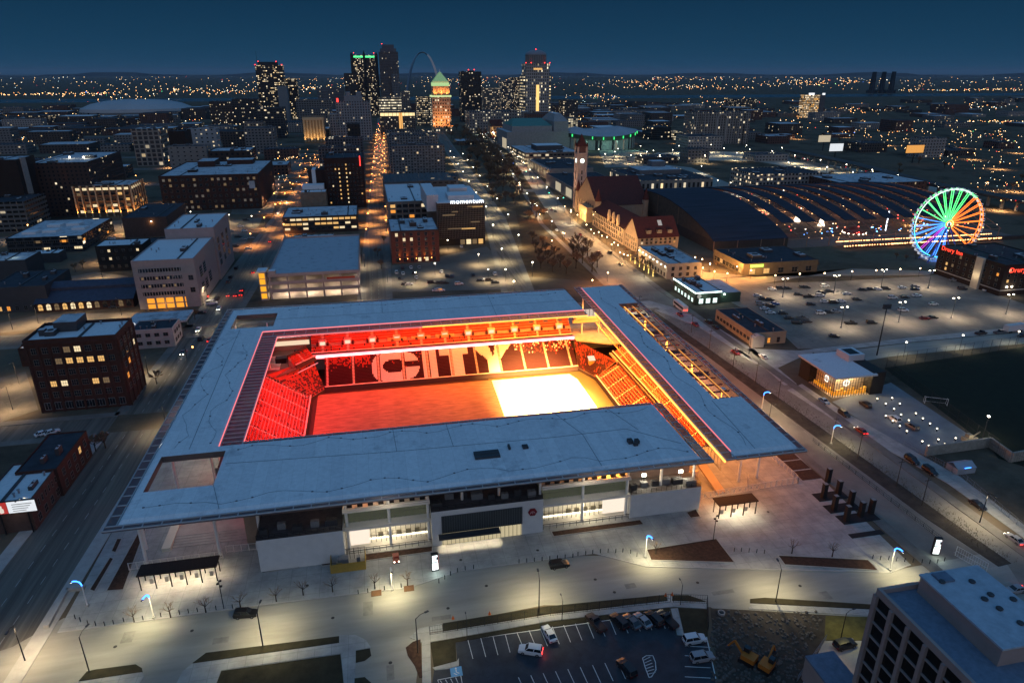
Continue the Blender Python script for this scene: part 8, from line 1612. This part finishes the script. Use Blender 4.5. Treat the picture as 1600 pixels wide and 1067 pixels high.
q.build('canopy', M('cart_red', (.3, .04, .03)), T); [MB().tube((X, s*.6, .28), (X, s*.75, .28), .28, .28, 10).build('wheel', BLACK, T) for X in (-.8, .8) for s in (-1, 1)]; [MB().box(1.3, 1.36, s*.5-.12, s*.5+.12, .6, .8).build('headlight', BULB_W, T) for s in (-1, 1)]
# dark pillars of the memorial garden
for i, (x, y) in enumerate(((170.7, 3.5), (175.4, 4.0), (180.7-4.3, 5.3+4.6), (170.0, -1.9), (179.5-4, -.9), (170.2, -6.5), (174.9, -5.7), (179.4-1.2, -5.6+.4))):
    T = thing('dark_pillar', None, None, (x, y, .11)); q = MB(); q.box(-.55, .55, -.55, .55, 0, 4.2); q.box(-.62, .62, -.62, .62, 4.2, 4.3); q.build('shaft', M('pillar_black', (.018, .017, .018), .6, var=.3, scale=3), T); MB().box(-.5, .5, -.5, .5, 4.3, 4.36).build('cap', M('pillar_cap', (.25, .25, .24), .7, var=.1), T); later(T, 'square black pillar', 'in the small garden right of the plaza', 'pillar', 'black garden pillars')
for k, (x0, x1, y0, y1) in enumerate(((168.6, 177.4, 2.0, 5.6), (168.2, 177.2, -3.2, .2), (168.6, 179, -8, -4.4), (167, 176, -13.2, -11.6))): o = MB().box(x0, x1, y0, y1, .11, .19).build('planting_bed', M('black_bed', (.02, .02, .022), .9, var=.3)); tag(o, ('far', 'middle', 'near', 'narrow front')[k]+' black bed in the garden of square pillars', 'planting bed', 'planting beds of bare mulch')
# long chain fences
def run_fence(pts, h, step, label, mat=BLACK, name='mesh_fence', z=.1):
    P0 = [at(*p) for p in pts]; T = thing(name, label, 'fence', (0, 0, 0)); q = MB(); w = MB()
    for a, b in zip(P0, P0[1:]):
        d = math.hypot(b[0]-a[0], b[1]-a[1]); n = max(1, int(d/step))
        for i in range(n+1): x, y = a[0]+(b[0]-a[0])*i/n, a[1]+(b[1]-a[1])*i/n; q.tube((x, y, z), (x, y, z+h), .05, .05, 5)
        for Z in (z+.1, z+h*.5, z+h): w.tube((*a, Z), (*b, Z), .03, .03, 4)
        m = int(d/.5)
        for i in range(m): x, y = a[0]+(b[0]-a[0])*i/m, a[1]+(b[1]-a[1])*i/m; w.box(x-.012, x+.012, y-.012, y+.012, z, z+h)
    q.build('post', mat, T); w.build('rail_mesh', mat, T)
run_fence([(672, 992), (860, 962), (1047, 941)], 2.2, 2.6, 'long black mesh fence along the small car park'); run_fence([(1052, 941), (1104, 943), (1106, 985)], 2.2, 2.6, 'short black mesh fence at the corner of the small car park')
run_fence([(1383, 577), (1600, 545)], 6, 4.5, 'tall black ball fence along the far side of the training pitch'); run_fence([(1383, 580), (1556, 712), (1600, 728)], 5, 4.5, 'tall black ball fence along the near side of the training pitch'); run_fence([(1400, 690), (1500, 745), (1600, 830)], 1.8, 2.5, 'low grey fence along the right pavement of the wide street', STEEL); run_fence([(1270, 690), (1380, 775), (1470, 845)], 1.2, 2.5, 'low railing between plaza garden and the wide street'); run_fence([(1492, 868), (1540, 895)], 2.6, 5, 'short white rail fence at the right street corner', WHITE)
run_fence([(1290, 1000), (1245, 1065)], 1.4, 2.5, 'pale fence between dirt yard and the drive', STEEL)
# goal, retaining wall, work site
x, y = at(1462, 632); T = thing('goal_frame', 'white football goal frame on the dark training pitch', 'goal', (x, y, .06), -.5); q = MB()
for X in (-3.4, 3.4): q.tube((X, 0, 0), (X, 0, 2.4), .07); q.tube((X, 0, 2.4), (X, 1.2, 2.2), .04); q.tube((X, 1.2, 2.2), (X, 1.9, 0), .04); q.tube((X, 0, 0), (X, 1.9, 0), .04)
q.tube((-3.4, 0, 2.4), (3.4, 0, 2.4), .07); q.tube((-3.4, 1.9, 0), (3.4, 1.9, 0), .04); q.build('frame', WHITE, T)
p = P([(1445, 712), (1545, 698)]); T = thing('retaining_wall', 'pale block retaining wall below the training pitch corner', 'wall', (0, 0, 0)); q = MB(); q.bar((*p[0], 1.6), (*p[1], 1.6), .6, 3.2); p2 = P([(1545, 698), (1578, 722), (1600, 718)]); q.bar((*p2[0], 1.6), (*p2[1], 1.6), .6, 3.2); q.bar((*p2[1], 1.6), (*p2[2], 1.6), .6, 3.2); q.build('wall_face', M('block_wall', (.30, .28, .24), .85, var=.25, scale=1), T)
p = P([(1378, 606), (1390, 598), (1470, 655)]); 
for i, (x, y) in enumerate([(1370+k*13, 627+k*8) for k in range(3)]+[(1393+k*12, 626+k*9) for k in range(2)]+[(1383+k*11, 654+k*8) for k in range(4)]+[(1407+k*12, 652+k*9) for k in range(3)]+[(1430+k*11, 650+k*8) for k in range(4)]+[(1440, 694), (1450, 701), (1465, 691), (1475, 698), (1492, 689), (1500, 695)]):
    a = at(x, y); T = thing('low_light_post', None, None, (*a, .1)); q = MB(); q.box(-.12, .12, -.12, .12, 0, .9); q.build('post', BLACK, T); MB().box(-.16, .16, -.16, .16, .9, 1.08).build('lamp_head', E('post_lamp', (1, .84, .60), 7), T); later(T, 'low lit post', 'on the slate forecourt', 'bollard light', 'low lit posts of the forecourt'); (i % 3) or lamp_light('post_glow', 'POINT', (1, .85, .6), 45, T, (0, 0, 1.5), size=.1)
x, y = at(1513, 690); T = thing('site_machine', 'small work site machine lit by a lamp beside the training pitch', 'machine', (x, y, .1)); q = MB(); q.box(-2, 2, -1, 1, .4, 1.6); q.box(-1, .4, -.8, .8, 1.6, 2.6); q.bar((1, 0, 1.6), (3.4, 0, 3), .3, .3); q.build('body', M('machine_grey', (.2, .18, .14), .6, var=.3), T); [MB().tube((X, s, .4), (X, s*1.2, .4), .4, .4, 10).build('wheel', BLACK, T) for X in (-1.4, 1.4) for s in (-1, 1)]; lamp_light('site_lamp', 'POINT', (1, .85, .6), 420, T, (0, -3, 3), size=.3)
x, y = at(1500, 735); T = thing('site_tent', 'pale work tent with a blue strip light below the retaining wall', 'tent', (x, y, .1)); q = MB(); q.prism([(-3, -2), (3, -2), (3, 2), (-3, 2)], 0, 1.8); q.face([(-3.1, -2.1, 1.8), (3.1, -2.1, 1.8), (3.1, 0, 2.9), (-3.1, 0, 2.9)]); q.face([(-3.1, 0, 2.9), (3.1, 0, 2.9), (3.1, 2.1, 1.8), (-3.1, 2.1, 1.8)]); q.build('canvas', M('canvas', (.3, .33, .37), .8, var=.1), T); MB().box(-1, 1, -2.2, -2.11, 2, 2.2).build('strip_light', BLUE, T)
def digger(px, py, rz, label):
    x, y = at(px, py); T = thing('excavator', label, 'excavator', (x, y, .07), rz); OR_ = M('digger_orange', (.42, .14, .02), .5, var=.2)
    q = MB(); q.box(-1.5, 1.5, -1.2, -.7, 0, .8); q.box(-1.5, 1.5, .7, 1.2, 0, .8); q.build('track', BLACK, T); q = MB(); q.box(-1.5, 1.1, -1.1, 1.1, .9, 1.9); q.build('body', OR_, T); q = MB(); q.box(.0, 1.1, -1.05, -.1, 1.9, 2.9); q.build('cab', GLASS, T); q = MB(); q.bar((1, .3, 1.6), (2.9, .3, 3.6), .3, .4); q.bar((2.9, .3, 3.6), (4.0, .3, 1.6), .25, .3); q.build('boom', OR_, T); q = MB(); q.box(3.6, 4.3, -.1, .7, .9, 1.6); q.build('bucket', DGREY, T)
digger(1168, 1034, 2.2, 'orange excavator standing in the dark dirt yard, left one'); digger(1197, 1046, .6, 'orange excavator at the right of the dirt yard, paler and lower')
x, y = at(1127, 959); T = thing('concrete_ring', 'round concrete manhole ring on the rubble by the road', 'ring', (x, y, .06)); q = MB(); q.lathe([(.55, 0), (.75, 0), (.75, .5), (.55, .5), (.55, 0)], 16); q.build('ring_wall', STONE, T)
# dirt heap rubble as one mass
q = MB(); rr = random.Random(4); 
for i in range(900):
    px, py = rr.uniform(1112, 1300), rr.uniform(955, 1067)
    if px > 1290-(py-955)*.45: continue
    x, y = at(px, py); s = rr.uniform(.08, .45); q.lathe([(s, .04), (s*rr.uniform(.5, .9), s*.7), (0, s*rr.uniform(.7, 1.1))], 5, (x, y))
q.build('rubble', M('rubble_dirt', (.10, .09, .08), .95, var=.5, scale=2))['kind'] = 'stuff'
a = at(1307, 1045); T = thing('fire_pit', 'low round brick pit with glowing lamp on the drive by the tower', 'pit', (*a, .08)); q = MB(); q.lathe([(1.2, 0), (1.3, .6), (1.0, .6), (1.0, .2), (0, .2)], 14); q.build('pit_wall', BRICK, T); MB().lathe([(.3, .3), (.35, .8), (0, 1.2)], 8).build('pit_lamp', BULB_O, T); lamp_light('pit_glow', 'POINT', (1, .55, .2), 160, T, (0, 0, 2), size=.3)
# winter scrub on the verge beside the wide street
q = MB()
for i in range(1500):
    k = rr.random(); px, py = 1030+k*540+rr.uniform(-8, 22), 492+k*385+rr.uniform(-6, 6); x, y = at(px, py)
    for j in range(3): A = rr.uniform(0, 6.3); L = rr.uniform(.2, .8); q.face([(x, y, .08), (x+.06, y, .08), (x+L*math.cos(A)*.6, y+L*math.sin(A)*.6, .1+L)])
q.build('verge_scrub', M('scrub', (.10, .08, .055), .95, var=.3))['kind'] = 'stuff'
for i, (px, py) in enumerate(((1080, 520), (1108, 545), (1145, 575), (1180, 600), (1215, 628), (1300, 690), (1340, 715), (1400, 760), (1440, 790))):
    T = thing('utility_pole', None, None, (*at(px, py), .05)); q = MB(); q.tube((0, 0, 0), (0, 0, 8.5), .12, .09, 6); q.build('pole', M('timber_pole', (.06, .05, .04), .9, var=.2), T); MB().box(-.9, .9, -.06, .06, 7.6, 7.75).build('crossarm', M('timber_pole', (.06, .05, .04)), T); later(T, 'thin utility pole', 'on the scrub verge of the wide street', 'pole', 'verge utility poles')
# roadside posts and traffic lights
for i, (px, py, col) in enumerate(((1257, 572, GREEN), (292, 560, BULB_O), (875, 318, E('signal_green', (.1, 1, .55), 9)), (853, 310, E('signal_green', (.1, 1, .55), 9)), (318, 478, RED), (818, 275, E('signal_green', (.1, 1, .55), 9)), (798, 262, BLUE))):
    T = thing('traffic_signal', None, None, (*at(px, py), .02)); q = MB(); q.tube((0, 0, 0), (0, 0, 5), .1, .08, 6); q.tube((0, 0, 4.9), (3, 0, 5.1), .07, .05, 5); q.build('pole', BLACK, T); MB().box(2.7, 3.1, -.2, .2, 4.2, 5.4).build('signal_box', BLACK, T); MB().box(2.65, 3.15, -.35, -.21, 4.5, 5.0).build('signal_light', col, T); later(T, 'traffic signal', 'at a crossing of the lit streets', 'traffic signal', 'traffic signals')
# ------------------------------------------------------------------ the wide plain of far lights, and the air
def city_lights():
    rr = random.Random(31); mats = [E('far_warm', (1, .60, .25), 7), E('far_white', (1, .84, .60), 7), E('far_orange', (1, .40, .11), 9), E('far_cool', (.7, .95, 1), 4), E('far_red', (1, .08, .05), 5), E('far_green', (.1, 1, .35), 4), E('far_blue', (.12, .3, 1), 5)]
    q = MB()
    def one(px, py, m, s=1., z=5.):
        x, y = at(px, py, z); D = math.hypot(x-CAMP[0], y-CAMP[1])
        if D > 22000: return
        for F in FOOT:
            if F[0] < x < F[1] and F[2] < y < F[3]: return
        r = max(.22, D*.00040)*s*rr.uniform(.6, 1.25)
        q.v += [(x+r, y, z), (x-r, y, z), (x, y+r, z), (x, y-r, z), (x, y, z+r), (x, y, z-r)]; b = len(q.v)-6
        for t in ((0, 2, 4), (2, 1, 4), (1, 3, 4), (3, 0, 4), (2, 0, 5), (1, 2, 5), (3, 1, 5), (0, 3, 5)): q.f.append(tuple(b+i for i in t)); q.m.append(m); q.uv.append([(0, 0)]*3)
    pick = lambda: rr.choices(range(7), (48, 16, 26, 5, 3, .8, .5))[0]
    for i in range(520): one(rr.uniform(0, 1600), 118.5+rr.random()**1.6*22, pick(), .7)
    for cx, cy, sx, sy, n in ((60, 147, 70, 2.2, 60), (150, 146, 30, 3, 30), (1080, 137, 90, 3.2, 70), (1060, 124, 60, 3, 40), (980, 130, 60, 4, 40), (1250, 130, 60, 5, 60), (1320, 126, 60, 4, 50), (1480, 141, 90, 1.6, 50), (1560, 140, 50, 1.6, 30), (1350, 170, 80, 6, 60), (1480, 190, 110, 2.4, 60), (1570, 190, 50, 2, 30), (1530, 165, 70, 7, 60), (1250, 180, 50, 10, 40), (60, 178, 70, 5, 60), (100, 195, 60, 6, 40), (350, 143, 60, 5, 60), (270, 142, 60, 4, 50), (490, 138, 30, 5, 40), (950, 165, 60, 8, 60), (930, 150, 40, 4, 30), (1000, 185, 80, 10, 60), (1130, 160, 90, 8, 50), (1440, 225, 110, 12, 60), (1560, 215, 60, 14, 60), (190, 150, 80, 6, 40), (1400, 205, 120, 8, 60), (730, 128, 70, 6, 40), (40, 215, 40, 10, 30), (1560, 290, 50, 16, 40), (640, 150, 50, 10, 30), (905, 195, 40, 14, 40), (420, 285, 40, 22, 50), (455, 245, 26, 14, 50), (300, 190, 110, 14, 60), (1520, 250, 90, 14, 50)):
        for i in range(n): one(rr.gauss(cx, sx*.6), max(118.6, rr.gauss(cy, sy*.6)), pick(), .9)
    for t in range(1050, 1700, 16):
        for s in (-8, 0, 7): x, y = MK(t)+s, t+rr.uniform(-6, 6); p = pr(x, y, 2); one(p[0], p[1], rr.choices((1, 3, 4, 0, 6), (5, 3, 2, 3, .6))[0], 1.0, 2.)
    for f in (OL, PI_):
        for t in range(560, 1500, 12):
            p = pr(f(t)+rr.uniform(-6, 6), t, 2); one(p[0], p[1], rr.choice((2, 2, 0, 4)), 1.0, 2.)
    o = q.build('city_lights', mats); o['kind'] = 'stuff'
city_lights()
# river, wooded ridges on the horizon
flat('river', [(-9000, 2900), (9000, 2900), (9000, 3300), (-9000, 3300)], .05, M('river_water', (.012, .02, .028), .25, var=.1, spec=.5))
q = MB(); rr = random.Random(8)
for D, hh in ((26000, 120),):
    pts = []
    for i in range(121):
        A = d2r(-52+104*i/120)-YAW*0; X = CAMP[0]+D*math.sin(A+YAW*0); Y = CAMP[1]+D*math.cos(A); z = hh*(.45+.4*math.sin(i*.5+D)+.3*rr.random()); pts.append((X, Y, max(2, z)))
    for a, b in zip(pts, pts[1:]): q.face([(a[0], a[1], 0), (b[0], b[1], 0), b, a]); q.face([a, b, (b[0]*1.12, b[1]*1.12, b[2]*.4), (a[0]*1.12, a[1]*1.12, a[2]*.4)])
q.build('wooded_hills', M('far_woods', (.012, .016, .014), .95, var=.4, scale=.01))['kind'] = 'structure'
HAZE = 2.4e-5
if HAZE:
    m = bpy.data.materials.new('air'); m.use_nodes = True; nt = m.node_tree; nt.nodes.clear(); o_ = nt.nodes.new('ShaderNodeOutputMaterial'); v = nt.nodes.new('ShaderNodeVolumePrincipled'); v.inputs['Density'].default_value = HAZE; v.inputs['Color'].default_value = (.55, .7, .85, 1); nt.links.new(v.outputs[0], o_.inputs['Volume'])
    MB().box(-BIG-10, BIG+10, -BIG-10, BIG+10, -12, 330).build('haze', m)['kind'] = 'stuff'
label_all()
